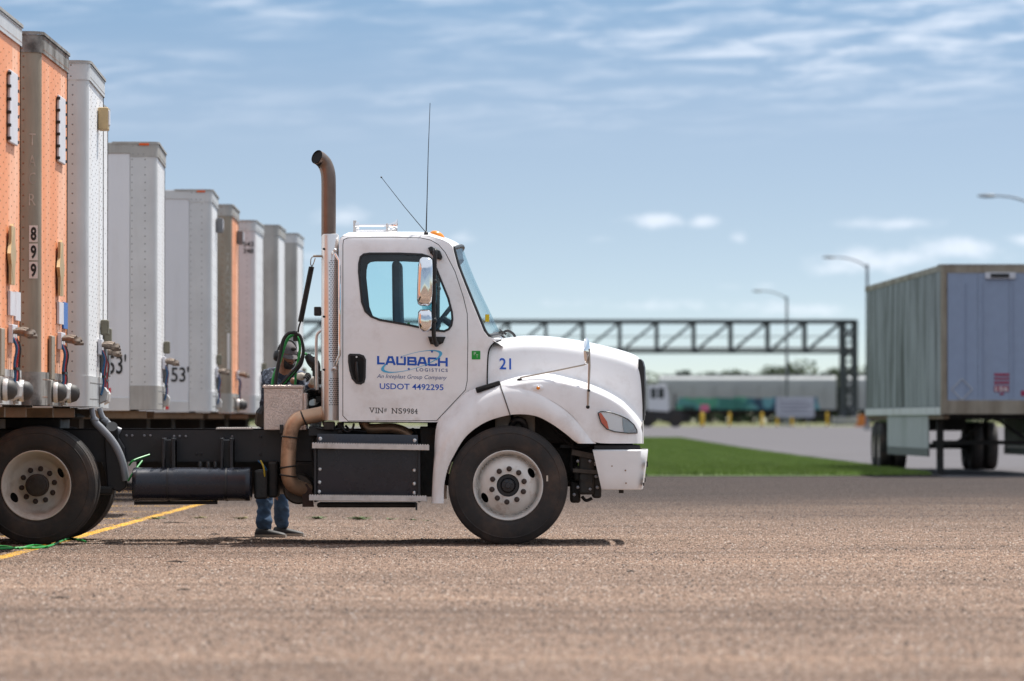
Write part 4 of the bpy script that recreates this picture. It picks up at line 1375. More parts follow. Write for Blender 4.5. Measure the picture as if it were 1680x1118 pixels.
# rear axle, fifth wheel, grey bent tubes
MB().cyl((PX(61, 44.3), YC - 0.9, 0.515), (PX(61, 44.3), YC + 0.9, 0.515), 0.09, 16).ball((PX(61, 44.3), YC, 0.515), 0.24).build('rear_axle', GREASE, truck)
mb = MB(); mb.prism([(X(-70, 45), 1.085), (X(118, 45), 1.085), (X(128, 45), 1.105), (X(118, 45), 1.135), (X(-60, 45), 1.175), (X(-70, 45), 1.17)], YC - 0.45, YC + 0.45)
mb.box(X(10, 45), X(100, 45), YC - 0.48, YC + 0.48, 1.0, 1.09)
mb.build('fifth_wheel', GREASE, truck, 0, bevel=0.01)
for dy, pts, rs in ((44.72, [(150.5, 670), (152.5, 682), (156, 691)], 0.024), (44.95, [(163, 670), (167, 682), (173, 691)], 0.024)):
    MB().tube([(X(a, dy), dy, Z(b, dy)) for a, b in pts], rs, 12, sub=4).build('tube_spigot', GREYT, truck)
MB().tube([(X(a, 44.72), 44.72, Z(b, 44.72)) for a, b in ((153.5, 687), (158, 695), (168, 705), (183, 722), (194, 740), (202, 762), (207, 789))], 0.033, 14, sub=5).build('fender_tube', GREYT, truck)
MB().tube([(X(a, 44.95), 44.95, Z(b, 44.95)) for a, b in ((171, 688), (176, 694), (187, 703), (198, 708))], 0.03, 14, sub=5).build('fender_tube', GREYT, truck)
for a, b, dy in ((155, 689, 44.72), (172, 690, 44.95)):
    MB().lathe([(0.036, -0.012), (0.040, 0.0), (0.036, 0.012)], (X(a, dy), dy, Z(b, dy)), 'z', 16).build('tube_clamp', GREYT, truck)
MB().prism([(X(170, 44.9), Z(706, 44.9)), (X(190, 44.9), Z(712, 44.9)), (X(205, 44.9), Z(735, 44.9)), (X(208, 44.9), Z(800, 44.9)), (X(196, 44.9), Z(808, 44.9)), (X(176, 44.9), Z(800, 44.9))], 44.9, 44.98).build('spring_hanger', FRAME, truck, 0, bevel=0.01)
MB().cyl((X(184, 44.8), 44.78, Z(700, 44.8)), (X(184, 44.8), 45.0, Z(728, 44.8)), 0.05, 14).build('air_spring', mat('air_spring_rubber', (0.03, 0.032, 0.036), 0.5), truck)
MB().box(X(150, 44.9), X(186, 44.9), 44.82, 45.0, Z(812, 44.9), Z(798, 44.9)).build('spring_seat', GREASE, truck, 0, bevel=0.02)
MB().box(X(355, 45), X(415, 45), YC - 0.5, YC + 0.5, Z(704.5, 45), Z(702.8, 45)).build('catwalk', ALUS, truck, 0)
mb = MB()
for i in range(15):
    mb.box(X(356 + i * 4, 45), X(358 + i * 4, 45), YC - 0.5, YC + 0.5, Z(702.8, 45), Z(701.4, 45))
o = mb.build('catwalk_teeth', ALUS, truck, 0); o['kind'] = 'stuff'

# fuel tank on the far side
ft = []
for px, sc in ((228, 0.9), (230, 1.0), (530, 1.0), (532, 0.9)):
    ft.append([(X(px, 46.3), 46.25 + 0.30 * sc * math.cos(2 * math.pi * j / 28), 0.70 + 0.29 * sc * math.sin(2 * math.pi * j / 28)) for j in range(28)])
mb = MB().grid(ft, True); mb.add(ft[0], [tuple(range(28))]); mb.add(ft[-1], [tuple(range(28))])
mb.build('fuel_tank', FRAME, truck, 40)

# --- wheels
RT = 0.515


def tyre_mesh(ribbed, w=0.275):
    pr = [(0.288, 0.045), (0.292, 0.022), (0.305, 0.014), (0.322, 0.012), (0.327, 0.008), (0.345, 0.004), (0.39, 0.0), (0.43, 0.002), (0.447, 0.006), (0.450, 0.0035), (0.456, 0.0035), (0.459, 0.009), (0.478, 0.017),
          (0.496, 0.028), (0.498, 0.036), (0.506, 0.038), (0.511, 0.046), (0.5145, 0.056)]
    hs = []
    g = [0.075, 0.112, 0.150, 0.188]
    for c in g:
        hs += [(0.515, c - 0.007), (0.500, c - 0.004), (0.500, c + 0.004), (0.515, c + 0.007)]
    pr = pr + hs + [(r, w - h) for r, h in reversed(pr)]
    return MB().lathe(pr, n=96, closed=True)


TYF = shared(tyre_mesh(True), 'tyre', RUBBER, 28)


def rim_meshes(kind):
    if kind == 'steer':
        hf = [(0.0, 0.004), (0.10, 0.004), (0.166, 0.004), (0.172, 0.012), (0.185, 0.018), (0.205, 0.030), (0.235, 0.058), (0.250, 0.098), (0.260, 0.125), (0.268, 0.115), (0.276, 0.062)]
        m = RIMW
    else:
        hf = [(0.0, 0.20), (0.10, 0.20), (0.175, 0.20), (0.182, 0.188), (0.20, 0.182), (0.228, 0.165), (0.244, 0.13), (0.256, 0.075), (0.262, 0.068), (0.276, 0.045)]
        m = RIMT
    rs = [a for a, _ in hf]; hh = [b for _, b in hf]
    circ = [(0.276 * math.cos(2 * math.pi * j / 64), 0.276 * math.sin(2 * math.pi * j / 64)) for j in range(64)]
    bore = [(0.098 * math.cos(2 * math.pi * j / 40), 0.098 * math.sin(2 * math.pi * j / 40)) for j in range(40)]
    holes = [bore]
    for an in (28, 208):
        a = R(an); r0 = 0.227
        el = []
        for j in range(20):
            q = 2 * math.pi * j / 20
            u, v = 0.026 * math.cos(q), 0.046 * math.sin(q)
            el.append((r0 * math.cos(a) + u * math.cos(a) - v * math.sin(a), r0 * math.sin(a) + u * math.sin(a) + v * math.cos(a)))
        holes.append(el)
    vs, fs = cdt(circ, holes, 0.016)
    mb = MB(); mb.add([(x, float(np.interp(math.hypot(x, y), rs, hh)), y) for x, y in vs], fs)
    # flange
    e = hh[-1]
    mb.lathe([(0.2755, e), (0.282, e - 0.02), (0.288, 0.016), (0.296, 0.008), (0.302, 0.010), (0.304, 0.018), (0.300, 0.03)], n=64)
    disc = shared(mb, 'rim', m, 40)
    back = shared(MB().lathe([(0.001, e + 0.16), (0.275, e + 0.16), (0.276, e)], n=40), 'rim_barrel', SOOT_SHADE)
    return disc, back


RIMS = {'steer': rim_meshes('steer'), 'drive': rim_meshes('drive')}
NUTM = shared(MB().lathe([(0.001, -0.036), (0.014, -0.036), (0.019, -0.030), (0.020, -0.006), (0.024, -0.004), (0.024, 0.004)], n=10), 'lug_nut', NUT)
HUBS = shared(MB().lathe([(0.001, -0.055), (0.022, -0.055), (0.026, -0.040), (0.052, -0.036), (0.056, -0.028), (0.060, 0.020), (0.066, 0.030), (0.092, 0.030), (0.097, 0.020), (0.0975, 0.005)], n=32), 'hub', FRAME)
HUBD = shared(MB().lathe([(0.001, 0.028), (0.060, 0.028), (0.083, 0.034), (0.088, 0.042), (0.088, 0.062), (0.098, 0.066), (0.098, 0.20)], n=32), 'hub', mat('oily_hub', (0.035, 0.026, 0.022), 0.55, 0.3, var=0.4, vscale=12))
HUBB = shared(MB().lathe([(0.001, -0.008), (0.008, -0.008), (0.008, 0.004)], n=6), 'hub_bolt', GREASE)


def wheel(px, face, kind, flip, lean=0.0):
    w = sub_empty('wheel', truck)
    ox, oy, _ = OFF[truck.name]
    x = PX(px, 44.3)
    w.location = (x - ox, face - oy, RT)
    w.rotation_euler = (0, 0, math.pi if flip else 0)
    OFF[w.name] = (0, 0, 0)
    put('tyre', TYF, w)
    disc, back = RIMS[kind]
    put('rim', disc, w); put('rim_barrel', back, w)
    put('hub', HUBS if kind == 'steer' else HUBD, w)
    pl = 0.004 if kind == 'steer' else 0.20
    for j in range(10):
        a = R(86 + 36 * j + (-5 if kind == 'drive' else 0))
        put('lug_nut', NUTM, w, (0.1429 * math.cos(a), pl, 0.1429 * math.sin(a)))
    for j in range(8 if kind == 'drive' else 6):
        a = 2 * math.pi * (j + 0.3) / (8 if kind == 'drive' else 6)
        rr = 0.066 if kind == 'drive' else 0.044
        put('hub_bolt', HUBB, w, (rr * math.cos(a), 0.028 if kind == 'drive' else -0.036, rr * math.sin(a)))
    return w


wf = wheel(833.5, 44.2, 'steer', False)
wheel(833.5, 2 * YC - 44.2, 'steer', True)
wd_ = wheel(61, 44.2, 'drive', False)
wheel(61, 2 * YC - 44.2, 'drive', True)
for f_, fl_ in ((44.51, False), (2 * YC - 44.51, True)):
    w = sub_empty('wheel', truck)
    ox, oy, _ = OFF[truck.name]
    w.location = (PX(61, 44.3) - ox, f_ - oy, RT); w.rotation_euler = (0, 0, math.pi if fl_ else 0)
    OFF[w.name] = (0, 0, 0)
    put('tyre', TYF, w)
MB().box(0.33, 0.345, -0.002, 0.008, 0.035, 0.085).build('sidewall_mark', mat('tyre_mark', (0.55, 0.48, 0.40), 0.7), wf, 0)

# --- hood and front fenders as one moulded shell
tx = [800, 815, 830, 860, 900, 940, 970, 1000, 1025, 1042, 1050, 1054]
tyc = [557, 556, 554.5, 551, 552, 557, 562.5, 569.5, 576.5, 583, 590, 600]
thw = [1.00, 0.99, 0.98, 0.95, 0.90, 0.85, 0.81, 0.77, 0.735, 0.70, 0.67, 0.645]
tyj = [636, 629, 624, 618, 616, 624, 633, 646, 662, 680, 692, 700]
tfw = [1.165, 1.17, 1.18, 1.19, 1.20, 1.20, 1.19, 1.165, 1.12, 1.06, 1.00, 0.95]
tyb = [647, 643, 641, 641.5, 655, 683, 722, 728, 728, 728, 728, 728]
stations = catmull(list(zip(tx, tyc, thw, tyj, tfw, tyb)), 4)
rows = []
for (px, yc, hw, yj, fw, yb) in stations:
    yb = min(yb, 728)
    mid = (yc + 34 + yj - 10) / 2
    sec = [(0.0, yc), (0.4 * hw, yc + 0.4), (0.68 * hw, yc + 2.2), (0.86 * hw, yc + 7), (0.955 * hw, yc + 16), (0.99 * hw, yc + 32), (hw + 0.01, mid), (hw + 0.02, yj - 9),
           (hw + 0.045, yj - 2), (hw + 0.5 * (fw - hw), yj + 2.5), (fw - 0.055, yj + 6), (fw - 0.018, yj + 10.5)]
    rest = yb - (yj + 10.5)
    sec += [(fw - 0.004, yj + 10.5 + max(rest, 1.0) * 0.4), (fw, yj + 10.5 + max(rest, 1.5) * 1.0)]
    sec = catmull(sec, 3)
    rows.append([H(px, y, h) for h, y in sec])
full = []
for r_ in rows:
    fr = [(x, 2 * YC - y, z) for x, y, z in reversed(r_[1:])]
    full.append(fr + r_)
hood = MB().grid(full).build('hood', WHITE, truck, 60)
# wheel-arch lip, from the bottom behind the wheel round to the headlamp
O_ = [(708, 826, 1.13), (709, 795, 1.12), (712, 750, 1.10), (717, 696, 1.035), (738, 670, 1.032), (767, 643, 1.032), (800, 634, 1.08), (836, 633, 1.175), (879, 641, 1.19), (917, 658, 1.195), (945, 681, 1.19), (964, 706, 1.185), (978, 728, 1.18)]
C_ = [(709, 826), (710, 795), (713, 757), (722, 736), (737, 711), (766, 678), (803, 649), (838, 640), (879, 646), (913, 664), (941, 687), (959, 710), (971, 728)]
I_ = [(728, 826), (729, 795), (735, 768), (745, 747), (764, 717), (791, 696), (819, 685), (849, 680), (879, 683), (904, 695), (928, 712), (941, 723), (948, 728)]
lines = []
for (ox, oy, oh), (cx, cy), (ix, iy) in zip(O_, C_, I_):
    ch = 1.205
    lines.append([(ox, oy, oh), (0.5 * (ox + cx), 0.5 * (oy + cy), 0.4 * oh + 0.6 * ch - 0.01), (cx, cy, ch - 0.006), (0.8 * cx + 0.2 * ix, 0.8 * cy + 0.2 * iy, 1.216), (0.5 * (cx + ix), 0.5 * (cy + iy), 1.222),
                  (0.15 * cx + 0.85 * ix, 0.15 * cy + 0.85 * iy, 1.220), (ix, iy, 1.208), (ix, iy, 1.15), (ix, iy, 1.06)])
flat = [sum(l, ()) for l in lines]
flat = catmull(flat, 5)
lip_rows = []
for fl in flat:
    lip_rows.append([H(fl[3 * i], fl[3 * i + 1], fl[3 * i + 2]) for i in range(9)])
cut = 6 * 5 + 1            # joint between the cab's rear fender piece and the tilting hood
both(MB().grid(lip_rows[:cut + 3]), 'rear_fender', WHITE, smooth=50)
both(MB().grid(lip_rows[cut + 2:]), 'arch_lip', WHITE, parent=hood, smooth=50)
seam = lip_rows[cut + 2][:7]
both(MB().tube([(x, y - 0.003, z) for x, y, z in seam], 0.0055, 6), 'fender_seam', mat('grey_seam', (0.10, 0.09, 0.085), 0.7), smooth=60)
# dark liner behind the wheel, engine bay clutter
mb = MB(); mb.prism([(X(720), Z(700)), (X(735), Z(660)), (X(800), Z(642)), (X(880), Z(640)), (X(950), Z(700)), (X(985), Z(727)), (X(985), Z(640)), (X(950), Z(610)), (X(800), Z(600)), (X(700), Z(650)), (X(700), Z(690))], 44.62, 44.68)
both(mb, 'wheel_liner', SOOT_SHADE, smooth=0)
MB().box(X(700), X(965), YC - 0.62, YC + 0.62, Z(730), Z(610)).build('engine_block', GREASE, truck, 0, bevel=0.04)
MB().box(X(812), X(838), 44.42, 44.8, Z(708), Z(676)).box(X(842), X(878), 44.46, 44.8, Z(712), Z(672)).build('air_duct', mat('dusty_beige_plastic', (0.20, 0.175, 0.145), 0.7, var=0.3), truck, 0, bevel=0.02)
MB().tube([(X(836), 44.44, Z(704)), (X(846), 44.40, Z(690)), (X(858), 44.40, Z(692)), (X(862), 44.44, Z(706))], 0.03, 12, sub=4).build('coolant_hose', HOSEK, truck)
MB().cyl((X(833.5), YC - 1.05, 0.50), (X(833.5), YC + 1.05, 0.50), 0.06, 12).build('front_axle', GREASE, truck)
for s in (1, -1):
    yy = YC - s * 0.43
    mb = MB()
    for i in range(3):
        mb.tube([(X(716), yy, Z(790 - 5 * i)), (X(780), yy, Z(806 - 5 * i)), (X(833), yy, Z(812 - 5 * i)), (X(900), yy, Z(804 - 5 * i)), (X(975), yy, Z(775 - 5 * i))], 0.022, 6, sub=4)
    mb.build('leaf_spring', GREASE, truck, 30)
MB().box(X(880), X(950), 44.98, 45.2, Z(800), Z(690)).build('engine_gap_filler', GREASE, truck, 0, bevel=0.02)  # dark filler closing the see-through gap beside the engine
for a_, b_ in ((948, 757), (968, 757), (948, 800), (968, 803), (978, 782), (980, 800), (942, 812)):
    MB().lathe([(0.001, -0.02), (0.012, -0.018), (0.016, 0.0)], (X(a_), 44.45, Z(b_)), 'y', 8).build('gear_bolt', mat('bolt_zinc', (0.24, 0.24, 0.26), 0.4, 0.6), truck)
MB().bar((X(938), 44.44, Z(742)), (X(988), 44.44, Z(752)), 0.03, 0.05).bar((X(940), 44.43, Z(772)), (X(990), 44.43, Z(776)), 0.02, 0.035).build('gear_bracket', mat('dusty_bracket', (0.07, 0.058, 0.048), 0.7, var=0.3, vscale=20), truck, 0, bevel=0.004)
mb = MB().box(X(942), X(986), 44.52, 44.95, Z(790), Z(765)).box(X(950), X(975), 44.45, 44.85, Z(812), Z(745)).box(X(936), X(953), 44.6, 44.95, Z(826), Z(790)).box(X(972), X(987), 44.5, 44.8, Z(818), Z(772))
mb.build('steering_gear', GREASE, truck, 0, bevel=0.02)
for pts in ([(925, 700), (940, 730), (938, 770), (955, 780)], [(940, 705), (965, 730), (985, 745)], [(955, 815), (962, 822), (972, 818)], [(905, 695), (925, 720), (948, 735), (985, 738)]):
    MB().tube([(X(a), 44.58, Z(b)) for a, b in pts], 0.014, 8, sub=4).build('engine_hose', HOSEK, truck)
MB().cyl((X(958), 44.44, Z(783)), (X(958), 44.5, Z(783)), 0.035, 14).build('steering_joint', GREASE, truck)
MB().box(X(920), X(1040), YC - 0.56, YC + 0.56, Z(736), Z(640)).build('radiator', FRAME, truck, 0)
MB().box(X(975), X(1050), YC - 1.08, YC + 1.08, Z(739), Z(731)).build('bumper_backing', FRAME, truck, 0)
# grille
gm = MB()
rows = []
for z_, xr in ((590, 1050), (594, 1054), (604, 1056.5), (640, 1057.5), (675, 1057), (690, 1055.5)):
    rows.append([(X(1046, 45) , YC - 0.66, Z(z_, 45)), (X(xr - 1.0, 45), YC - 0.655, Z(z_, 45)), (X(xr + 1.5, 45), YC - 0.60, Z(z_, 45)), (X(xr + 3, 45), YC, Z(z_, 45)), (X(xr + 1.5, 45), YC + 0.60, Z(z_, 45)), (X(xr - 1.0, 45), YC + 0.655, Z(z_, 45)), (X(1046, 45), YC + 0.66, Z(z_, 45))])
gm.grid(rows)
grille = gm.build('grille', BLACKP, truck, 40)
for i in range(6):
    MB().box(X(1055, 45), X(1059, 45), YC - 0.45, YC + 0.45, Z(682 - i * 14, 45), Z(678 - i * 14, 45)).build('grille_bar', ALU, grille, 0)
mb = MB()
nose = [(x, y) for x, y in [(1052, -0.93), (1055, -0.6), (1056, 0), (1055, 0.6), (1052, 0.93)]]
mb.grid([[(X(a, 45), YC + b, Z(728, 45)) for a, b in nose], [(X(a, 45), YC + b, Z(690, 45)) for a, b in nose]])
mb.build('nose_panel', WHITE, hood, 40)
# headlamps
hl = [(981, 678), (986, 675.5), (999, 676), (1015, 681), (1030, 688), (1040, 697), (1045, 706), (1045.5, 711), (1030, 711), (1008, 708.5), (995, 704), (986, 694)]


def fender_hw(px, py):
    """half-width of the moulded fender skin at a pixel"""
    best = None
    hw, yj, fw = (float(np.interp(px, [s[0] for s in stations], [s[i] for s in stations])) for i in (2, 3, 4))
    f = min(max((py - yj) / 11.0, 0), 1)
    return hw + 0.04 + (fw - hw - 0.04) * f ** 0.7


def skin_patch(poly, step, push):
    vs, fs = cdt(poly, [], step)
    mb = MB(); mb.add([H(a, b, fender_hw(a, b) + push) for a, b in vs], fs)
    return mb


lamp_back = mat('lamp_reflector', (0.74, 0.76, 0.79), 0.3, 0.35)
for mir in (False, True):
    g = (lambda m_: far(m_)) if mir else (lambda m_: m_)
    lb = g(skin_patch(hl, 4, 0.004)).build('headlamp', lamp_back, hood, 60)
    g(skin_patch(hl, 4, 0.026)).build('lens', LENS, lb, 60)
    g(skin_patch([(981.5, 679), (986, 677.5), (996, 692), (999, 704), (995, 703.5), (986, 694)], 4, 0.010)).build('turn_signal', mat('orange_red_lens', lin(200, 80, 50), 0.3), lb, 60)
    g(skin_patch([(1021, 686), (1030, 689), (1040, 698), (1044, 706), (1044, 710), (1024, 710), (1022, 700)], 4, 0.010)).build('lamp_bowl', mat('dark_lamp_bowl', (0.30, 0.36, 0.43), 0.15, 0.6), lb, 60)
    edge = [H(a, b, fender_hw(a, b) + 0.012) for a, b in dense(hl, 4)]
    g(MB().tube(edge + [edge[0]], 0.0045, 6)).build('lamp_rim', FRAME, lb, 60)
    sm = g(MB().lathe([(0.001, -0.022), (0.02, -0.018), (0.026, -0.006), (0.04, 0.0)], (0, 0, 0), 'z', 14)); 
    mk = MB().lathe([(0.045, 0.0), (0.05, 0.008), (0.03, 0.016), (0.001, 0.018)], (0, 0, 0), 'y', 16)
    p = H(883, 637, 1.19)
    mk.v = [(x * 1.0 + p[0], p[1] - y, z * 0.55 + p[2]) for x, y, z in mk.v]
    ml = g(mk).build('side_marker', WHITE, hood, 60)
    mk = MB().ball((p[0], p[1] - 0.014, p[2]), 0.017, s=(1, 0.7, 0.9)); g(mk).build('marker_lens', AMBER, ml, 60)
# bumper
plan = [(972, -1.165), (990, -1.175), (1015, -1.17), (1036, -1.155), (1050, -1.12), (1059, -1.05), (1063, -0.95), (1066, -0.6), (1067.5, 0.0)]
plan = catmull(plan, 4)
plan = plan + [(a, -b) for a, b in reversed(plan[:-1])]
rows = []
for t_, ins in ((0.0, 0.035), (0.0, 0.012), (0.03, 0.0), (0.25, -0.002), (0.6, 0.0), (0.93, 0.006), (0.99, 0.016), (1.0, 0.05)):
    row = []
    for a, b in plan:
        k_ = max(0.0, 1 - (a - 972) / 40.0)
        px = a + 15 * t_ * k_ - (8 * t_ * (1 - k_))
        yy = YC + b * (1 - ins)
        row.append((PX(px, 44.3) - ins * 0.3 * (1 - k_), yy, Z(738 + 66 * t_, 44.3)))
    rows.append(row)
bumper = MB().grid(rows).build('bumper', BUMPERW, truck, 50)
for px, py, w_, h_ in ((1062, 762, 2.0, 9), (1058.5, 788, 1.6, 6), (1056, 795, 1.6, 5), (1061, 780, 1.2, 4)):
    MB().box(PX(px, 44.3) - w_ / 380, PX(px, 44.3) + w_ / 380, YC - 1.10, YC - 1.0, Z(py + h_ / 2, 44.3), Z(py - h_ / 2, 44.3)).build('paint_chip', BLACKP, bumper, 0)
RUSTC = mat('rust_chip', (0.22, 0.11, 0.04), 0.8)
for px, py in ((1004, 765), (1026, 772), (1027, 793)):
    d_ = YC - 1.178
    MB().lathe([(0.001, -0.002), (0.006, -0.002), (0.007, 0.004)], (PX(px, d_), d_ + (0.012 if px > 1030 else 0.004), Z(py, d_)), 'y', 7).build('rust_chip', RUSTC, bumper, 0)
MB().box(X(1016), X(1024), 44.6, 44.64, Z(810), Z(803)).build('tow_pin', GREASE, truck, 0, bevel=0.004)

# --- cab shell


def chw(py):
    """half-width of the cab wall: upright below the belt line, leaning in above it"""
    t_ = max(0.0, (562 - py) / 176.0)
    return 1.02 - 0.085 * t_ ** 1.5 - 0.03 * max(0.0, (402 - py) / 16.0) ** 2


def wall(poly, holes, step, push=0.0):
    vs, fs = cdt(poly, holes, step)
    mb = MB(); mb.add([H(a, b, chw(b) + push - 0.09 * max(0.0, (a - 800) / 22.0)) for a, b in vs], fs)
    return mb


side_out = [(556, 402), (557, 393), (561, 388.5), (570, 387), (640, 386), (693, 386.5), (714, 390), (733, 397), (742, 405), (750, 436), (764, 472), (780, 511), (793, 543), (800, 552), (812, 556.5), (822, 557.5), (811, 562), (804, 570), (800.5, 582), (799, 600), (799, 634), (768, 642), (740, 669), (718, 693), (556, 692)]
door_out = [(563, 402), (564, 394), (570, 391), (640, 390), (690, 391), (706, 394.5), (719, 402), (730, 415), (746, 446), (760, 489), (766, 515), (767, 560), (766, 625), (763, 640), (716, 690), (571, 690.5), (563, 682)]
win_out = [(587, 446), (587.5, 432), (590, 421), (596, 416), (606, 414.5), (655, 414.5), (692, 416), (705, 420), (712, 427), (723, 455), (737, 489), (743, 512), (744, 524), (742, 535), (737, 542), (729, 545.5), (712, 544), (669, 535), (623, 527), (608, 521), (598, 512), (592, 496)]
win_in = inset(win_out, 3.6)
gap_out = inset(door_out, -1.1)
cabs = wall(side_out, [gap_out], 9)
both(cabs, 'cab_side', WHITE, smooth=60)
door_g = {}
for mir in (False, True):
    g = (lambda m_: far(m_)) if mir else (lambda m_: m_)
    dr = g(wall(door_out, [inset(win_out, 0.8)], 8, 0.003)).build('door', WHITE, truck, 60)
    door_g[mir] = dr
    g(wall(win_out, [win_in], 6, 0.009)).build('window_seal', BLACKP, dr, 60)
    g(wall(inset(win_out, 2.0), [], 14, -0.004)).build('window_glass', CABGLASS, dr, 60)
    g(wall(inset(door_out, 4), [inset(win_out, 2.4)], 14, -0.05)).build('door_trim', INTER, dr, 60)
    # dark rebate behind the shut line
    g(wall(inset(door_out, -3), [inset(door_out, 3)], 8, -0.02)).build('door_rebate', SOOT_SHADE, truck, 60)
# door handle
hd = [(571, 583), (574, 580.5), (590, 581), (597, 583.5), (600.5, 590), (600, 620), (598, 628), (592, 631.5), (584, 630), (577, 622), (573, 608), (571, 594)]
dn = door_g[False]
hdl = wall(hd, [], 4, 0.009).build('door_handle', BLACKP, dn, 60)
vs_, fs_ = cdt(hd, [], 4)
wall(inset(hd, 3.5), [], 4, 0.0105).build('handle_cup', SOOT_SHADE, hdl, 60)
MB().tube([H(585, 594, 1.04), H(585.5, 610, 1.052), H(587, 626, 1.04)], [0.011, 0.014, 0.011], 10, sub=3).build('handle_grip', BLACKP, hdl, 60)
MB().lathe([(0.001, -0.004), (0.008, -0.004), (0.009, 0.004)], H(585, 586, 1.031), 'y', 12).build('lock', ALU, hdl)
# roof: crowned panel from wall to wall
edge = [(556, 402), (557, 393), (561, 388.5), (570, 387), (640, 386), (693, 386.5), (714, 390), (733, 397), (742, 405)]
ed = catmull(edge, 3)
rows = []
for i, (px, py) in enumerate(ed):
    hw = chw(py)
    x, y, z = H(px, py, hw)
    row = []
    fwd = max(0.0, (px - 640) / 102.0) ** 2 * 0.095
    bk = 0.0
    crown = 0.045 * min(1.0, max(0.0, (px - 556) / 12.0)) * (1 if px < 700 else max(0.25, 1 - (px - 700) / 60.0))
    for j in range(25):
        s = -1 + 2 * j / 24.0
        c_ = 1 - abs(s) ** 6
        c2 = 1 - abs(s) ** 2.4
        row.append((x + fwd * c2, YC + hw * s, z + crown * c_))
    rows.append(row)
roof = MB().grid(rows).build('roof', WHITE, truck, 60)
MB().grid([[(x, y * 0.97 + YC * 0.03, z - 0.06) for x, y, z in r_] for r_ in rows[4:-2]]).build('headliner', INTER, truck, 60)
# back wall
mb = MB()
bw = [(556, 402), (556, 480), (556, 560), (556, 692)]
mb.grid([[H(a, b, chw(b)) if s == 0 else (H(a, b, chw(b))[0], YC + (s / 8.0 * 2 - 1) * chw(b), H(a, b, chw(b))[2]) for s in range(9)] for a, b in bw])
mb.build('back_wall', WHITE, truck, 30)
MB().box(X(558.5), X(561), YC - 0.9, YC + 0.9, Z(690), Z(395)).build('back_trim', INTER, truck, 0)
MB().box(X(560), X(800), YC - 0.97, YC + 0.97, Z(694), Z(686)).build('cab_floor', SOOT_SHADE, truck, 0)
# windscreen and its rubber
E_ = [(744, 408), (752, 437), (766, 473), (782, 512), (795, 543), (802, 552)]
Cn = [(759, 406), (769.5, 435), (785, 472), (804, 512), (818, 541), (824, 549)]
rows = []
for (ax, ay), (bx, by) in zip(catmull(E_, 3), catmull(Cn, 3)):
    hw = chw(ay) - 0.03
    p = H(ax, ay, hw); c_ = (PX(bx, YC), YC, PZ(by, YC))
    row = []
    for j in range(25):
        s = -1 + 2 * j / 24.0
        k_ = 1 - abs(s) ** 2.6
        row.append((p[0] + (c_[0] - p[0]) * k_, YC + hw * s, p[2] + (c_[2] - p[2]) * k_))
    rows.append(row)
ws = MB().grid(rows).build('windscreen', WSGLASS, truck, 60)
loop = rows[0] + [r_[-1] for r_ in rows[1:]] + rows[-1][::-1][1:] + [r_[0] for r_ in reversed(rows[1:-1])]
MB().tube(loop + [loop[0]], 0.019, 8).build('windscreen_seal', BLACKP, truck, 60)
MB().grid([[(x - 0.01, y, z) for x, y, z in rows[0]], [(x - 0.004, y, z - 0.075) for x, y, z in rows[1]]]).build('tint_band', mat('tint_band', (0.02, 0.035, 0.05), 0.4), ws, 60)
# A-pillar return between wall and glass
mb = MB()
pil = [(742, 405), (750, 436), (764, 472), (780, 511), (793, 543), (800, 552)]
mb.grid([[H(a, b, chw(b)) for a, b in pil], [H(a + 2.5, b + 1, chw(b) - 0.035) for a, b in pil]])
both(mb, 'pillar', WHITE, smooth=50)
# cowl between windscreen and hood
cr = []
for px, py, k_ in ((800, 553, 0.0), (812, 556, 0.5), (822, 557.5, 1.0)):
    cr.append(px)
mb = MB()
rows2 = []
last = rows[-1]
for f_ in (0.0, 0.5, 1.0):
    row = []
    for j, (x, y, z) in enumerate(last):
        s = -1 + 2 * j / 24.0
        hx = PX(826, YC - abs(s) * 0.95); hz = PZ(557 + 8 * abs(s) ** 3, YC - abs(s) * 0.95)
        row.append((x + (max(hx, x + 0.02) - x) * f_, y, z + (hz - 0.012 - z) * f_ - 0.012))
    rows2.append(row)
MB().grid(rows2).build('cowl', WHITE, truck, 50)
for s in (-0.45, 0.25):
    i = int((s + 1) * 12)
    a = Vector(rows[-2][i]); b = Vector(rows[-4][min(i + 6, 24)])
    MB().tube([a + Vector((0.03, 0, -0.03)), (a + b) / 2 + Vector((0.025, 0, 0.0)), b + Vector((0.015, 0, 0))], 0.010, 6).build('wiper', BLACKP, truck)
a = Vector(H(812, 548, 0.62))
MB().tube([a, a + Vector((0.06, 0, 0.02)), a + Vector((0.10, 0, -0.005))], 0.01, 6).build('wiper_arm', BLACKP, truck)
MB().tube([H(823, 548, 0.5), H(832, 543, 0.48), H(842, 548, 0.46), H(846, 556, 0.45)], 0.012, 8, sub=4).build('hood_cable', BLACKP, truck)
# shut line between cab and hood, green sticker, number
MB().tube([H(822, 558.5, 0.935), H(811, 563, 0.98), H(804, 571, 1.008), H(800.8, 583, 1.018), H(799.5, 610, 1.02), H(799.5, 634, 1.03)], 0.006, 6, sub=3).build('hood_gap', SOOT_SHADE, truck)
MB().tube([H(799, 634, 1.03), H(785, 640, 1.03), H(768, 650, 1.03)], 0.005, 6, sub=3).build('fender_gap', SOOT_SHADE, truck)
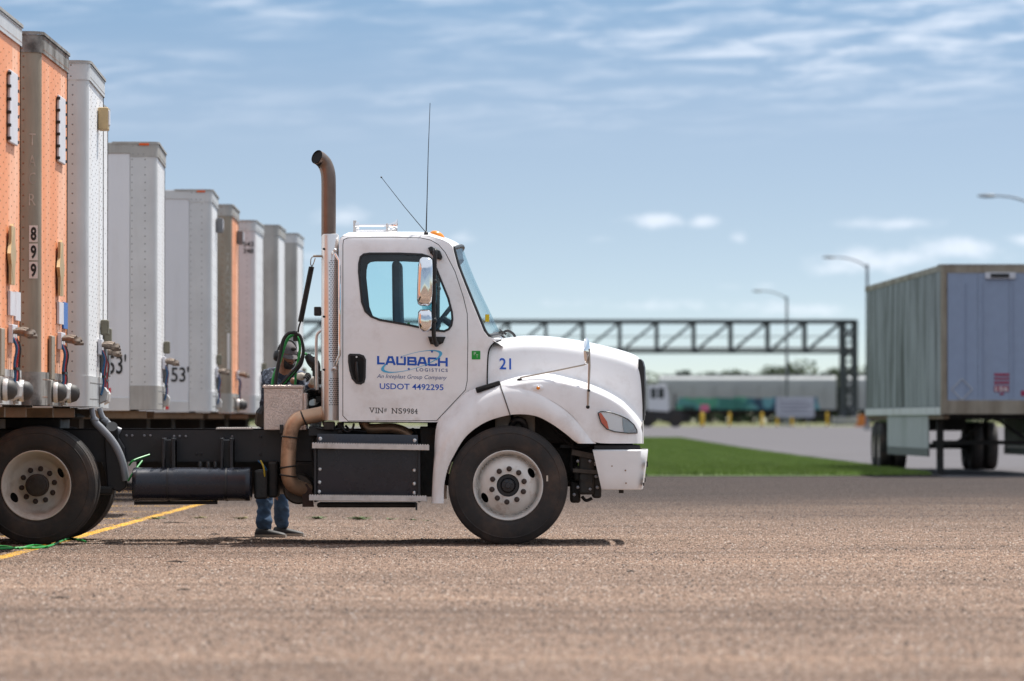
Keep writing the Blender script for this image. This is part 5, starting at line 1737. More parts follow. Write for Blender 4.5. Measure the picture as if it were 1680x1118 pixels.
# interior
MB().prism([(X(752), Z(690)), (X(752), Z(560)), (X(760), Z(536)), (X(790), Z(540)), (X(806), Z(556)), (X(806), Z(690))], YC - 0.95, YC + 0.95).build('dashboard', INTER, truck, 0, bevel=0.03)
for yy, lean in ((YC + 0.52, 0), (YC - 0.52, 0)):
    st = sub_empty('seat', truck)
    if yy > YC:
        MB().prism([(X(652, 46), Z(600, 46)), (X(645, 46), Z(520, 46)), (X(644, 46), Z(432, 46)), (X(652, 46), Z(428, 46)), (X(660, 46), Z(434, 46)), (X(662, 46), Z(520, 46)), (X(670, 46), Z(600, 46))], yy - 0.24, yy + 0.24).build('backrest', SEATM, st, 0, bevel=0.03)
    else:
        MB().prism([(X(640), Z(610)), (X(626), Z(556)), (X(640), Z(552)), (X(660), Z(610))], yy - 0.24, yy + 0.24).build('backrest', SEATM, st, 0, bevel=0.03)
    MB().box(X(650), X(735), yy - 0.25, yy + 0.25, Z(625), Z(602)).build('cushion', SEATM, st, 0, bevel=0.04)
    MB().box(X(660), X(720), yy - 0.18, yy + 0.18, Z(688), Z(622)).build('base', INTER, st, 0)
sw = sub_empty('steering_wheel', truck)
ctr = Vector((X(726, 46), YC + 0.52, Z(522, 46)))
ax = Vector((-0.80, 0, 0.62)).normalized(); u_ = ax.cross(Vector((0, 1, 0))).normalized()
ring = [ctr + (u_ * math.cos(2 * math.pi * j / 32) + Vector((0, 1, 0)) * math.sin(2 * math.pi * j / 32)) * 0.23 for j in range(33)]
MB().tube(ring, 0.016, 8).build('steering_rim', INTER, sw, 60)
MB().tube([ctr, ctr - ax * 0.45], 0.03, 8).bar(ctr - Vector((0, .22, 0)), ctr + Vector((0, .22, 0)), 0.03, 0.02).build('steering_column', INTER, sw)
MB().box(X(668), X(672), YC - 0.9, YC - 0.88, Z(534), Z(529)).build('parcel', GREENS, truck, 0)
# --- lettering on the door


def zc_(x, y):   # coordinates of the door lettering drawing -> px
    return 600 + x / 8.6, 565 + y / 8.6


def on_door(pts, faces, name, m, push, parent):
    mb = MB(); mb.add([H(*zc_(a, b), 1.0235 + push) for a, b in pts], faces)
    return mb.build(name, m, parent, smooth=0, recalc=False)


def rects(strokes, w):
    """thick strokes as polygons in drawing coordinates"""
    vs = []; fs = []
    for (a, b) in strokes:
        a = Vector(a); b = Vector(b); d_ = (b - a).normalized(); n_ = Vector((-d_.y, d_.x)) * w / 2
        o = len(vs)
        vs += [tuple(a - n_), tuple(b - n_), tuple(b + n_), tuple(a + n_)]; fs.append((o, o + 1, o + 2, o + 3))
    return vs, fs


T = 31
sl = 0.026


def tl(y, x): return y + (x - 160) * sl


logo = sub_empty('door_logo', door_g[False])
letters = {
    'L': ((160, 268), [((T / 2, 0), (T / 2, 120)), ((0, 120 - T / 2), (108, 120 - T / 2))]),
    'A': ((276, 424), [((15, 122), (58, 0)), ((90, 0), (133, 122)), ((46, 12), (102, 12)), ((38, 82), (110, 82))]),
    'U': ((430, 568), [((T / 2, 0), (T / 2, 96)), ((138 - T / 2, 0), (138 - T / 2, 96)), ((20, 122 - T / 2), (118, 122 - T / 2)), ((8, 92), (30, 116)), ((130, 92), (108, 116))]),
    'B': ((586, 722), [((T / 2, 0), (T / 2, 122)), ((0, 14), (118, 14)), ((0, 61), (122, 61)), ((0, 108), (122, 108)), ((112, 6), (112, 58)), ((120, 58), (120, 116))]),
    'A2': ((722, 872), [((15, 122), (58, 0)), ((92, 0), (135, 122)), ((46, 12), (104, 12)), ((38, 82), (112, 82))]),
    'C': ((876, 1010), [((22, 14), (124, 14)), ((22, 108), (124, 108)), ((T / 2, 20), (T / 2, 102)), ((6, 30), (28, 6)), ((6, 92), (28, 116)), ((118, 10), (118, 40)), ((118, 82), (118, 112))]),
    'H': ((1018, 1157), [((T / 2, 0), (T / 2, 124)), ((139 - T / 2, 0), (139 - T / 2, 124)), ((10, 62), (130, 62))]),
}
for n_, ((x0, x1), st) in letters.items():
    for i, s_ in enumerate(st):
        thick = 27 if s_[0][1] == s_[1][1] else T
        vs, fs = rects([s_], thick)
        on_door([(x0 + a, tl(166 + b, x0 + a)) for a, b in vs], fs, 'logo_letter', BLUE, 0.001 + 0.0003 * i, logo)
# the ring round the name
ring_o = []; ring_i = []
ce = (648, 243); ra, rb, rot = 425, 108, R(-15.5)
N = 72
for j in range(N + 1):
    a = 2 * math.pi * j / N
    th = 5 + 17 * abs(math.cos(a)) ** 3
    for lst, e in ((ring_o, 1), (ring_i, -1)):
        u, v = (ra + e * th) * math.cos(a), (rb + e * th * 0.55) * math.sin(a)
        lst.append((ce[0] + u * math.cos(rot) - v * math.sin(rot), ce[1] + u * math.sin(rot) + v * math.cos(rot)))
for seg, push in ((range(0, 41), 0.0035), (range(41, 46), 0.0005), (range(51, 72), 0.0005)):
    vs = []; fs = []
    for j in seg:
        o = len(vs); vs += [ring_o[j], ring_o[j + 1], ring_i[j + 1], ring_i[j]]; fs.append((o, o + 1, o + 2, o + 3))
    on_door(vs, fs, 'logo_ring', LBLUE, push, logo)
for sx, sy in ((505, 186), (935, 104), (608, 350)):
    pts = [(sx + (24 if j % 2 == 0 else 10) * math.sin(math.pi * j / 5), sy - (24 if j % 2 == 0 else 10) * math.cos(math.pi * j / 5)) for j in range(10)]
    on_door(pts + [(sx, sy)], [(j, (j + 1) % 10, 10) for j in range(10)], 'logo_star', BLUE, 0.0045, logo)


def door_text(name, body, m, x0, x1, ytop, ybot, slope, push=0.001, **kw):
    vs, fs = glyphs(body, **kw)
    pts = [(x0 + a * (x1 - x0), ybot - b * (ybot - ytop) + (a * (x1 - x0)) * slope) for a, b in vs]
    return on_door(pts, fs, name, m, push, logo)


door_text('logo_subtitle', 'LOGISTICS', mat('slate_blue_vinyl', lin(60, 85, 140), 0.4), 712, 1157, 338, 384, 0.02, bold=0.018, space=1.35)
door_text('company_line', 'An Inteplast Group Company', mat('slate_blue_vinyl', lin(60, 85, 140), 0.4), 158, 1145, 420, 494, 0.024, shear=0.28)
door_text('registration_line', 'USDOT 4492295', BLUE, 198, 1097, 550, 634, 0.020, bold=0.012)
vx = [('V', 45, 130), ('I', 130, 168), ('N', 168, 252), ('#', 258, 300), ('N', 362, 450), ('S', 458, 518), ('9', 524, 576), ('9', 580, 632), ('8', 636, 682), ('4', 684, 734)]
for ch, a, b in vx:
    top = 895 + (a - 45) * 0.022
    vs, fs = glyphs(ch, bold=0.0)
    h_ = 76 if ch != '#' else 60
    ins = 9 if ch in 'VN' else 14 if ch == 'I' else 3
    pts = [(a + ins + p * (b - a - 2 * ins), top + h_ - q * h_) for p, q in vs]
    on_door(pts, fs, 'vin_letter', BLACKV, 0.001, logo)
    ser = {'V': [(a, a + 36, 0), (b - 32, b, 0)], 'I': [(a, b, 0), (a, b, 70)], 'N': [(a, a + 26, 0), (a, a + 26, 70), (b - 28, b, 0)], '4': [(b - 34, b, 70)]}.get(ch, [])
    for (s0, s1, yy) in ser:
        on_door([(s0, top + yy), (s1, top + yy), (s1, top + yy + 6), (s0, top + yy + 6)], [(0, 1, 2, 3)], 'vin_serif', BLACKV, 0.0014, logo)
# hood number and stickers
vs, fs = glyphs('21', bold=0.012)
mb = MB()


def hood_hw(px, py):
    st = min(stations, key=lambda s: abs(s[0] - px))
    _, yc, hw, yj, fw, yb = st
    return float(np.interp(py, [yc + 16, yc + 32, (yc + 34 + yj - 10) / 2, yj - 9], [0.955 * hw, 0.99 * hw, hw + 0.01, hw + 0.02]))


mb.add([H(819.5 + a * 19, 606 - b * 18.5 + a * 0.6, hood_hw(819.5 + a * 19, 606 - b * 18.5) + 0.006) for a, b in vs], fs)
mb.build('unit_number', BLUE, hood, 0, recalc=False)
MB().box(X(774), X(788), YC - 1.0235, YC - 1.018, Z(590), Z(576)).build('inspection_sticker', GREENS, truck, 0)
for ch, a, b in (('P', 777.5, 578), ('T', 781, 582)):
    vs, fs = glyphs(ch); mb = MB(); mb.add([H(a + p * 3.4, b + 5 - q * 5, 1.0262) for p, q in vs], fs); mb.build('sticker_letter', mat('pale_print', (0.6, 0.75, 0.6), 0.5), truck, 0, recalc=False)
wsp = rows[-6][2]
MB().box(wsp[0] + 0.004, wsp[0] + 0.04, wsp[1] - 0.03, wsp[1] - 0.027, wsp[2] - 0.03, wsp[2] + 0.035).build('permit_sticker', YELS, ws, 0)
# hood latch and its cable cover
lt = MB(); lt.bar(H(781, 641, 1.10), H(821, 629, 1.12), 0.05, 0.038, (0, 1, 0)); lt.build('hood_latch', BLACKP, truck, 0, bevel=0.01)
far(lt).build('hood_latch', BLACKP, truck, 0, bevel=0.01)
MB().bar(H(783, 642, 1.125), H(812, 633, 1.14), 0.022, 0.02, (0, 1, 0)).build('latch_handle', SOOT_SHADE, truck, 0, bevel=0.006)
# --- roof fittings
hn = sub_empty('air_horn', truck)
for hwid, zz, l0, l1 in ((0.45, 370, 588, 651), (0.36, 378.5, 590, 648)):
    p = lambda a: X(a, YC - hwid)
    z_ = Z(zz, YC - hwid); y_ = YC - hwid
    MB().lathe([(0.012, p(588)), (0.013, p(630)), (0.018, p(640)), (0.032, p(647)), (0.055, p(651)), (0.058, p(652)), (0.054, p(652)), (0.001, p(642))], (0, y_, z_), 'x', 20).build('trumpet', CHROME, hn, 50)
    MB().cyl((p(583), y_, z_), (p(589), y_, z_), 0.03, 14).build('horn_driver', CHROME, hn)
y_ = YC - 0.40
MB().box(X(580, y_), X(585, y_), y_ - 0.07, y_ + 0.07, Z(384, y_), Z(362, y_)).box(X(634, y_), X(637, y_), y_ - 0.08, y_ + 0.08, Z(384, y_), Z(367, y_)).box(X(580, y_), X(590, y_), y_ - 0.05, y_ + 0.05, Z(386, y_), Z(382, y_)).build('horn_bracket', ALU, hn, 0, bevel=0.004)
MB().tube([H(699, 386, 0.85), H(700.5, 330, 0.85), H(702.5, 250, 0.85), H(705.5, 169, 0.85)], [0.006, 0.004, 0.0032, 0.0025], 6).build('whip_antenna', BLACKP, truck)
MB().tube([H(699, 382, 0.86), H(663, 339, 0.86), H(625.5, 291, 0.86)], [0.004, 0.0032, 0.0026], 6).ball(H(625.5, 291, 0.86), 0.008).build('short_antenna', BLACKP, truck)
MB().lathe([(0.022, 0.0), (0.018, 0.03), (0.001, 0.04)], H(699, 387, 0.85), 'z', 12).build('antenna_base', BLACKP, truck)
for s in (-0.72, -0.36, 0.0, 0.36, 0.72):
    d_ = YC + s
    rows_m = []
    zb_ = Z(385.8, 44.7)
    c0 = (X(717, 44.7) + 0.012 * (1 - abs(s)), d_, zb_)
    mk = MB()
    dome = []
    for e in (0.0, 0.3, 0.6, 0.85, 1.0):
        q_ = math.sqrt(max(0.0, 1 - e * e)) if e < 1 else 0.02
        dome.append([(c0[0] + 0.064 * q_ * math.cos(2 * math.pi * j / 20) - 0.012 * e, c0[1] + 0.046 * q_ * math.sin(2 * math.pi * j / 20), c0[2] - 0.01 + 0.048 * e - 0.012 * q_ * math.cos(2 * math.pi * j / 20)) for j in range(20)])
    mk.grid(dome, True)
    mk.build('marker_lamp', AMBER, roof, 60)
# --- mirrors
for mir in (False, True):
    g = (lambda m_: far(m_)) if mir else (lambda m_: m_)
    mr = sub_empty('mirror', truck)
    hwm = 1.17

    def shell(poly, name, y0, y1, m, parent):
        n_ = len(poly); cx = sum(p[0] for p in poly) / n_; cy = sum(p[1] for p in poly) / n_
        rows_ = []
        for sc, hh in ((0.0, y0 + 0.0), (0.55, y0), (0.85, y0 - 0.006), (0.97, y0 - 0.03), (1.0, y0 - 0.07), (1.0, y1), (0.0, y1)):
            rows_.append([H(cx + (a - cx) * max(sc, 0.01), cy + (b - cy) * max(sc, 0.01), hh) for a, b in poly])
        return g(MB().grid(rows_, True)).build(name, m, parent, 60)
    big = [(684.5, 470), (686, 435), (689, 425), (693, 422), (705, 422.5), (709, 426), (710, 440), (710, 480), (708, 497), (703, 502.5), (690, 502), (685.5, 499), (684, 492)]
    sm_ = [(686, 512), (690, 508), (704, 508), (708, 512), (709, 525), (708, 538), (702, 545), (694, 546), (688, 540), (685, 526)]
    shell(big, 'mirror_housing', 1.36, 1.13, CHROME, mr)
    shell(sm_, 'convex_mirror', 1.35, 1.14, CHROME, mr)
    g(MB().tube([H(713, 411, 1.0), H(714, 411, 1.16), H(713.5, 420, 1.18), H(712, 470, 1.18), H(711.5, 540, 1.18), H(712.5, 556, 1.17), H(716, 566, 1.12), H(718, 562, 1.01)], 0.019, 10, sub=3)).build('mirror_arm', BLACKP, mr, 60)
    for py in (462, 526):
        g(MB().ball(H(711.5, py, 1.18), 0.030).tube([H(704, py, 1.18), H(712, py, 1.18)], 0.02, 8)).build('mirror_clamp', BLACKP, mr)
    tb = [(702, 407), (707, 404.5), (716, 408), (722, 412), (726, 422), (724, 426.5), (716, 425), (706, 416)]
    bb = [(702, 552.5), (731, 553), (727, 563), (720, 566.5), (706, 565)]
    for poly in (tb, bb):
        vs, fs = cdt(poly, [], 5)
        mb = MB(); mb.add([H(a, b, chw(b) + 0.026) for a, b in vs], fs)
        pr = dense(poly, 3)
        mb.grid([[H(a, b, chw(b) + 0.026) for a, b in pr], [H(a, b, chw(b)) for a, b in pr]], True)
        g(mb).build('mirror_bracket', BLACKP, mr, 40)
# hood mirror on thin rods
hm = sub_empty('hood_mirror', truck)
STAIN = mat('stained_rod', (0.42, 0.36, 0.30), 0.35, 0.8, var=0.2)
mb = MB().lathe([(0.001, -0.022), (0.05, -0.019), (0.09, -0.010), (0.112, -0.002), (0.115, 0.006), (0.105, 0.008), (0.001, 0.009)], (0, 0, 0), 'x', 28)
c0 = H(963, 576, 1.16)
q = Matrix.Rotation(R(-12), 3, 'Z')
mb.v = [tuple(q @ Vector((-x, y, z)) + Vector(c0)) for x, y, z in mb.v]
mb.build('convex_mirror', CHROME, hm, 50)
MB().tube([H(853, 624, 1.10), H(853.5, 620, 1.12), H(900, 611, 1.14), H(958, 599, 1.16), H(967, 594, 1.16)], 0.007, 8).build('rod', STAIN, hm)
MB().tube([H(966.5, 573, 1.165), H(967, 600, 1.17), H(965.5, 640, 1.185), H(964.5, 667, 1.19)], [0.009, 0.011, 0.010, 0.008], 8).build('stem', STAIN, hm)
MB().cyl(H(963, 574, 1.16), H(969, 574, 1.165), 0.008, 8).ball(H(964.3, 668, 1.185), 0.017).ball(H(966, 641, 1.186), 0.014).lathe([(0.03, 0.0), (0.022, 0.02), (0.001, 0.025)], H(853, 625.5, 1.10), 'z', 12).build('fixing', GREASE, hm)
# --- exhaust
YE = 44.55
def XE(a): return X(a, YE)
def ZE(b): return Z(b, YE)
ex = sub_empty('exhaust', truck)
mb = MB().tube([(XE(539), YE, ZE(388)), (XE(539), YE, ZE(330)), (XE(538.8), YE, ZE(295)), (XE(537), YE, ZE(280)), (XE(532.5), YE - 0.006, ZE(268.5)), (XE(526), YE - 0.028, ZE(261.5)), (XE(520), YE - 0.060, ZE(258))], 0.0635, 28, caps=False, sub=5)
mb.build('stack', STACKM, ex, 60)
MB().tube([(XE(535), YE, ZE(274)), (XE(529), YE - 0.015, ZE(265)), (XE(520.4), YE - 0.0575, ZE(258.3))], 0.0605, 24, sub=3, caps=True).build('stack_bore', SOOT_SHADE, ex, 60)
sh = MB().lathe([(0.066, ZE(384)), (0.072, ZE(384.5)), (0.0755, ZE(386)), (0.0755, ZE(690)), (0.066, ZE(690))], (XE(541.5), YE, 0), 'z', 48).build('heat_shield', STEEL, ex, 40)
mb = MB()
rr = 0.0762
for row, py in enumerate(np.arange(428, 596, 3.3)):
    for k_ in range(5):
        a0 = -math.pi / 2 + 0.0 + (k_ * 0.30 if row % 2 == 0 else k_ * 0.30 - 0.15) + 0.05
        a1 = a0 + 0.20
        ps = []
        for a in (a0, (a0 + a1) / 2, a1): ps.append((XE(541.5) + rr * math.cos(a), YE + rr * math.sin(a)))
        z0, z1 = ZE(py + 1.1), ZE(py)
        mb.add([(x, y, z0) for x, y in ps] + [(x, y, z1) for x, y in ps], [(0, 1, 4, 3), (1, 2, 5, 4)])
for row, py in enumerate(np.arange(621, 664, 3.3)):
    for k_ in range(5):
        a0 = -math.pi / 2 + (k_ * 0.30 if row % 2 == 0 else k_ * 0.30 - 0.15) + 0.05
        a1 = a0 + 0.20
        ps = []
        for a in (a0, (a0 + a1) / 2, a1): ps.append((XE(541.5) + rr * math.cos(a), YE + rr * math.sin(a)))
        z0, z1 = ZE(py + 1.1), ZE(py)
        mb.add([(x, y, z0) for x, y in ps] + [(x, y, z1) for x, y in ps], [(0, 1, 4, 3), (1, 2, 5, 4)])
o = mb.build('shield_slots', SOOT_SHADE, sh, 0, recalc=False); o['kind'] = 'stuff'  # dark quads drawn on the surface in place of the shaded openings
for px, py in ((531.5, 409), (531.5, 607), (531.5, 520)):
    MB().ball((XE(px), YE - 0.062, ZE(py)), 0.010).build('shield_screw', GREASE, sh)
MB().tube([(XE(538), YE + 0.05, ZE(676)), (XE(525), YE + 0.03, ZE(680)), (XE(505), YE, ZE(684)), (XE(490), YE - 0.02, ZE(688)), (XE(480), YE - 0.02, ZE(700)), (XE(475.5), YE - 0.02, ZE(718)), (XE(473.5), YE - 0.02, ZE(745)), (XE(473), YE - 0.02, ZE(770)), (XE(475), YE - 0.01, ZE(786)), (XE(484), YE + 0.03, ZE(798)), (XE(505), YE + 0.10, ZE(806))], 0.066, 24, sub=4).build('lower_pipe', PIPE, ex, 60)
for pts in (((494, 676), (503, 697)), ((462, 716), (489, 719)), ((459.5, 768), (487, 764)), ((459.5, 779), (487, 783))):
    a = Vector((XE(pts[0][0]), YE - 0.02, ZE(pts[0][1]))); b = Vector((XE(pts[1][0]), YE - 0.02, ZE(pts[1][1])))
    ax_ = (b - a).normalized(); cen = (a + b) / 2; nr = Vector((0, 1, 0)); r2 = (b - a).length / 2
    ring = [cen + (ax_ * math.cos(2 * math.pi * j / 24) + nr * math.sin(2 * math.pi * j / 24)) * max(0.066, r2 * 0.98) for j in range(25)]
    MB().tube(ring, 0.007, 6).build('pipe_clamp', GREASE, ex, 60)
MB().box(XE(459), XE(465), YE - 0.03, YE + 0.05, ZE(712), ZE(697)).build('clamp_lug', GREASE, ex, 0, bevel=0.006)
MB().prism([(XE(496), ZE(832)), (XE(496), ZE(796)), (XE(503), ZE(794)), (XE(512), ZE(806)), (XE(515), ZE(832))], YE + 0.02, YE + 0.05).build('support_bracket', mat('rusty_bracket', (0.06, 0.035, 0.028), 0.8, var=0.3), ex, 0)
MB().tube([(XE(528), YE - 0.02, ZE(420.5)), (XE(514), YE - 0.02, ZE(420.5))], 0.011, 10).build('tender_arm', STAIN, ex)
# grab handle
MB().tube([H(549.5, 413, 0.96), H(550, 417, 1.02), H(556.5, 428, 1.03), H(557, 500, 1.05), H(557, 583, 1.05), H(550.5, 598, 1.03), H(549.5, 606, 0.96)], 0.0115, 10).build('grab_handle', CHROME, truck)
for py in (411, 605):
    MB().ball(H(549.5, py, 1.0), 0.018).build('handle_foot', ALU, truck)
# --- steps and battery box
MB().box(X(688), X(716), 44.66, 45.3, Z(816), Z(700)).build('step_gap_filler', GREASE, truck, 0, bevel=0.01)  # dark panel added to close the see-through gap before the fender
bx = MB(); bx.box(X(519), X(686), 44.36, 44.92, Z(812), Z(716)); bx.build('battery_box', FRAME, truck, 0, bevel=0.02)
cov = MB()
rows = []
for py, hh in ((712, 1.075), (716, 1.082), (733, 1.085), (760, 1.085), (795, 1.08), (812, 1.07)):
    rows.append([H(a + (1.5 if a > 600 else 0), py + (a - 520) * 0.012, hh) for a in (521, 560, 600, 640, 684)])
cov.grid(rows)
cover = cov.build('box_cover', TANKM, truck, 30)
for a, b in ((525.5, 720), (524.5, 770), (524, 791.5), (523.5, 807), (680.5, 723), (680, 772), (680, 794), (680, 809)):
    MB().lathe([(0.001, -0.006), (0.009, -0.006), (0.016, -0.001), (0.016, 0.004)], H(a, b, 1.088), 'y', 14).build('cover_screw', ALU, cover)
for (x0, x1, y0, y1, sl_) in ((512, 704, 727.5, 736, 3.2), (507, 700, 813, 821.5, 1.6)):
    mb = MB(); n_ = 2
    hw0, hw1 = 1.20, 1.02
    p = [H(x0, y1, hw0), H(x1, y1 + sl_, hw0), H(x1, y0 + sl_, hw0), H(x0, y0, hw0)]
    qv = [(a, YC - hw1, c) for a, b, c in p]
    mb.add(p + qv, [(0, 1, 2, 3), (7, 6, 5, 4), (0, 4, 5, 1), (1, 5, 6, 2), (2, 6, 7, 3), (3, 7, 4, 0)])
    stp = mb.build('step', ALUS, truck, 0, bevel=0.003)
    mb = MB()
    nt = 46
    for i in range(nt):
        a = x0 + 2 + (x1 - x0 - 4) * i / (nt - 1); yy = y0 + sl_ * i / (nt - 1)
        for h0 in (1.198, 1.15, 1.10, 1.05):
            c_ = H(a, yy, h0)
            mb.box(c_[0] - 0.006, c_[0] + 0.006, c_[1] - 0.002, c_[1] + 0.016, c_[2] - 0.001, c_[2] + 0.008)
    o = mb.build('step_teeth', ALUS, stp, 0); o['kind'] = 'stuff'
MB().box(X(520), X(683), 44.4, 44.85, Z(833), Z(825)).build('box_underside', GREASE, truck, 0, bevel=0.015)
MB().box(X(682), X(685), 44.30, 44.36, Z(837), Z(825)).build('step_hanger', FRAME, truck, 0)
for a in (518, 688):
    MB().box(X(a) - 0.01, X(a) + 0.01, 44.3, 44.9, Z(824), Z(728)).build('step_bracket', FRAME, truck, 0)
# under the cab: intake pipe, wires, white bottle
MB().tube([(X(a), 44.75, Z(b)) for a, b in ((594, 690), (598, 700), (608, 704), (640, 703), (660, 708), (672, 716))], 0.045, 14, sub=4).build('intake_pipe', PIPE, truck)
for i, pts in enumerate((((556, 694), (562, 704), (570, 709), (578, 703), (580, 695)), ((518, 702), (540, 706), (560, 704), (600, 709)), ((528, 690), (532, 700), (545, 706), (552, 698)), ((565, 698), (575, 708), (590, 710)), ((515, 715), (509, 735), (511, 755), (516, 770)), ((668, 712), (676, 704), (684, 712), (690, 724)))):
    MB().tube([(X(a), 44.5 + 0.05 * i, Z(b)) for a, b in pts], 0.010, 8, sub=4).build('wire_loom', HOSEK, truck)
MB().box(X(530), X(548), 44.5, 44.7, Z(706), Z(692)).box(X(552), X(562), 44.55, 44.8, Z(712), Z(693)).build('cab_mount', GREASE, truck, 0, bevel=0.01)
MB().box(X(505), X(560), 44.6, 45.3, Z(715), Z(700)).build('cab_crossmember', FRAME, truck, 0)
# --- behind the cab
dpm = mat('diamond_plate', (0.74, 0.63, 0.57), 0.38, 0.85, var=0.05)  # tan of the sunlit ground's reflection is put into the base colour
k = NT(dpm.node_tree); b_ = k.n['Principled BSDF']
tc = k.new('ShaderNodeTexCoord').outputs['Object']
w1 = k.new('ShaderNodeTexVoronoi'); w1.inputs['Scale'].default_value = 130
k.l.new(k.vmul(tc, (1, 1, 1.0)), w1.inputs['Vector'])
bn = k.new('ShaderNodeBump'); bn.inputs['Strength'].default_value = 0.75; bn.inputs['Distance'].default_value = 0.004
k.l.new(k.smooth(w1.outputs['Distance'], 0.25, 0.5), bn.inputs['Height']); k.l.new(bn.outputs[0], b_.inputs['Normal'])
YB = 44.72
tb = sub_empty('tool_box', truck)
MB().box(PX(433, YB), PX(497, YB), YB, 45.08, PZ(706, YB), PZ(637, YB)).build('box_body', dpm, tb, 0, bevel=0.006)
MB().box(PX(497.2, YB), PX(503, YB), YB + 0.003, 45.07, PZ(706, YB), PZ(645, YB)).build('box_side_bay', dpm, tb, 0, bevel=0.006)
MB().box(PX(431, YB), PX(497.5, YB), YB - 0.012, 45.09, PZ(637, YB), PZ(632, YB)).build('box_lid', dpm, tb, 0, bevel=0.005)
# hose tender: spring hanging from the stack arm and the loops of air hose on it
ht = sub_empty('hose_tender', truck)
YT = 45.22
def PT(a, b, dy=0.0): return (X(a, YT + dy), YT + dy, Z(b, YT + dy))
MB().tube([PT(515, 420.5, -0.64), PT(510.5, 424, -0.5), PT(509.5, 433, -0.1), PT(511.5, 437), PT(514, 433, -0.1), PT(517, 424, -0.5)], 0.005, 6, sub=3).build('hook_wire', ALU, ht)
sp = []
a0, a1 = Vector(PT(511, 438)), Vector(PT(493, 528))
dd = (a1 - a0); s1 = Vector((0, 1, 0)); s2 = dd.normalized().cross(s1)
for i in range(60 * 8 + 1):
    a = 2 * math.pi * i / 8
    sp.append(a0 + dd * i / (60 * 8) + (s1 * math.cos(a) + s2 * math.sin(a)) * 0.020)
MB().tube(sp, 0.0055, 5).build('spring', GREASE, ht, 60)
MB().cyl(a0, a1, 0.016, 8).build('spring_core', HOSEK, ht)
MB().tube([PT(493, 528), PT(490, 538), PT(489, 546), PT(486, 556)], 0.008, 6, sub=3).box(X(481, YT), X(488, YT), YT - 0.03, YT + 0.03, Z(560, YT), Z(544, YT)).build('hose_clamp', GREASE, ht, 0)
loops = [
    (HOSEK, 0.020, -0.06, [(452, 650), (453, 620), (460, 580), (465, 558), (474, 547), (484, 546)]),
    (HOSEK, 0.018, 0.05, [(449, 648), (451, 626), (457, 600), (462, 575)]),
    (HOSEG, 0.017, -0.02, [(446, 650), (447, 632), (450, 615), (458, 596), (466, 570), (473, 555), (482, 549)]),
    (HOSEK, 0.016, -0.08, [(484, 546), (492, 551), (496, 564), (497, 580), (490, 598), (476, 614), (460, 633), (455, 650)]),
    (HOSEG, 0.015, 0.0, [(482, 549), (489, 556), (492, 570), (490, 588), (486, 603), (475, 618), (463, 633), (458, 650)]),
    (HOSEG, 0.013, 0.06, [(486, 603), (485, 615), (484.5, 630), (484, 650)]),
    (HOSEK, 0.016, 0.02, [(484, 548), (495, 560), (498, 578), (494, 598), (483, 612), (470, 628), (463, 650)]),
]
for m_, r_, dy, pts in loops:
    MB().tube([PT(a, b, dy) for a, b in pts], r_ * 0.82, 10, sub=5).build('air_hose', m_, ht, 60)
MB().tube([PT(497, 581, 0.3), PT(501, 581, 0.35), PT(505, 584, 0.4)], 0.012, 8, sub=3).build('air_hose', HOSEG, ht, 60)
# gladhand stand, dark coiled cable, work lamp, grab rail
gs = sub_empty('gladhand_stand', truck)
YG = 45.3
def PG(a, b, dy=0.0): return (X(a, YG + dy), YG + dy, Z(b, YG + dy))
MB().tube([PG(503, 583), PG(510, 592), PG(516, 598), PG(519, 606), PG(518, 618)], [0.026, 0.045, 0.05, 0.04, 0.03], 10, sub=3).build('coupler', BLACKP, gs)
MB().bar(PG(505, 590), PG(521, 590), 0.05, 0.05).bar(PG(511, 603), PG(525, 605), 0.06, 0.06).bar(PG(513, 611), PG(524, 611), 0.04, 0.04).build('coupler_block', BLACKP, gs, 0, bevel=0.008)
MB().tube([PG(518, 600), PG(520, 640), PG(521, 690)], 0.025, 10).build('stand_post', ALUW, gs)
for a, b in ((512, 582), (505, 592)):
    ring = [Vector(PG(a, b)) + Vector((math.cos(2 * math.pi * j / 12), 0, math.sin(2 * math.pi * j / 12))) * 0.014 for j in range(10)]
    MB().tube(ring, 0.003, 5).build('lock_ring', BLACKP, gs, 60)
for i in range(5):
    cx, cy, r_ = 512 + i * 0.8, 654 + i * 2.0, 0.075 - 0.006 * i
    ring = [Vector(PG(cx, cy, -0.2 + 0.03 * i)) + Vector((math.cos(2 * math.pi * j / 24) * r_ * 1.1, 0.02 * math.sin(j), math.sin(2 * math.pi * j / 24) * r_)) for j in range(25)]
    MB().tube(ring, 0.012, 8).build('coiled_cable', HOSEK, truck, 60)
MB().box(X(512.5), X(524), 44.75, 44.87, Z(517), Z(502)).build('work_lamp', BLACKP, truck, 0, bevel=0.008)
MB().box(X(511.5), X(512.6), 44.76, 44.86, Z(515), Z(504)).build('work_lamp_lens', LENS, truck, 0)
MB().bar((X(520), 44.81, Z(514)), (X(530), 44.81, Z(508)), 0.02, 0.02).build('work_lamp_bracket', BLACKP, truck, 0)
MB().tube([H(529, 541, 0.62), H(521, 548, 0.62), H(519, 560, 0.62), H(519, 592, 0.62), H(520, 640, 0.62)], 0.014, 10, sub=3).build('grab_rail', ALU, truck)
mb = MB()
for i, (a, b) in enumerate(((520, 625), (523, 640), (519, 655), (524, 668), (522, 612))):
    mb.box(X(a) - 0.03, X(a) + 0.03, 44.95 + 0.05 * i, 45.1 + 0.05 * i, Z(b + 5), Z(b - 5))
mb.build('valve_block', GREASE, truck, 0, bevel=0.006)
MB().box(X(505), X(526), 45.0, 45.6, Z(690), Z(672)).build('battery_tray', GREASE, truck, 0)
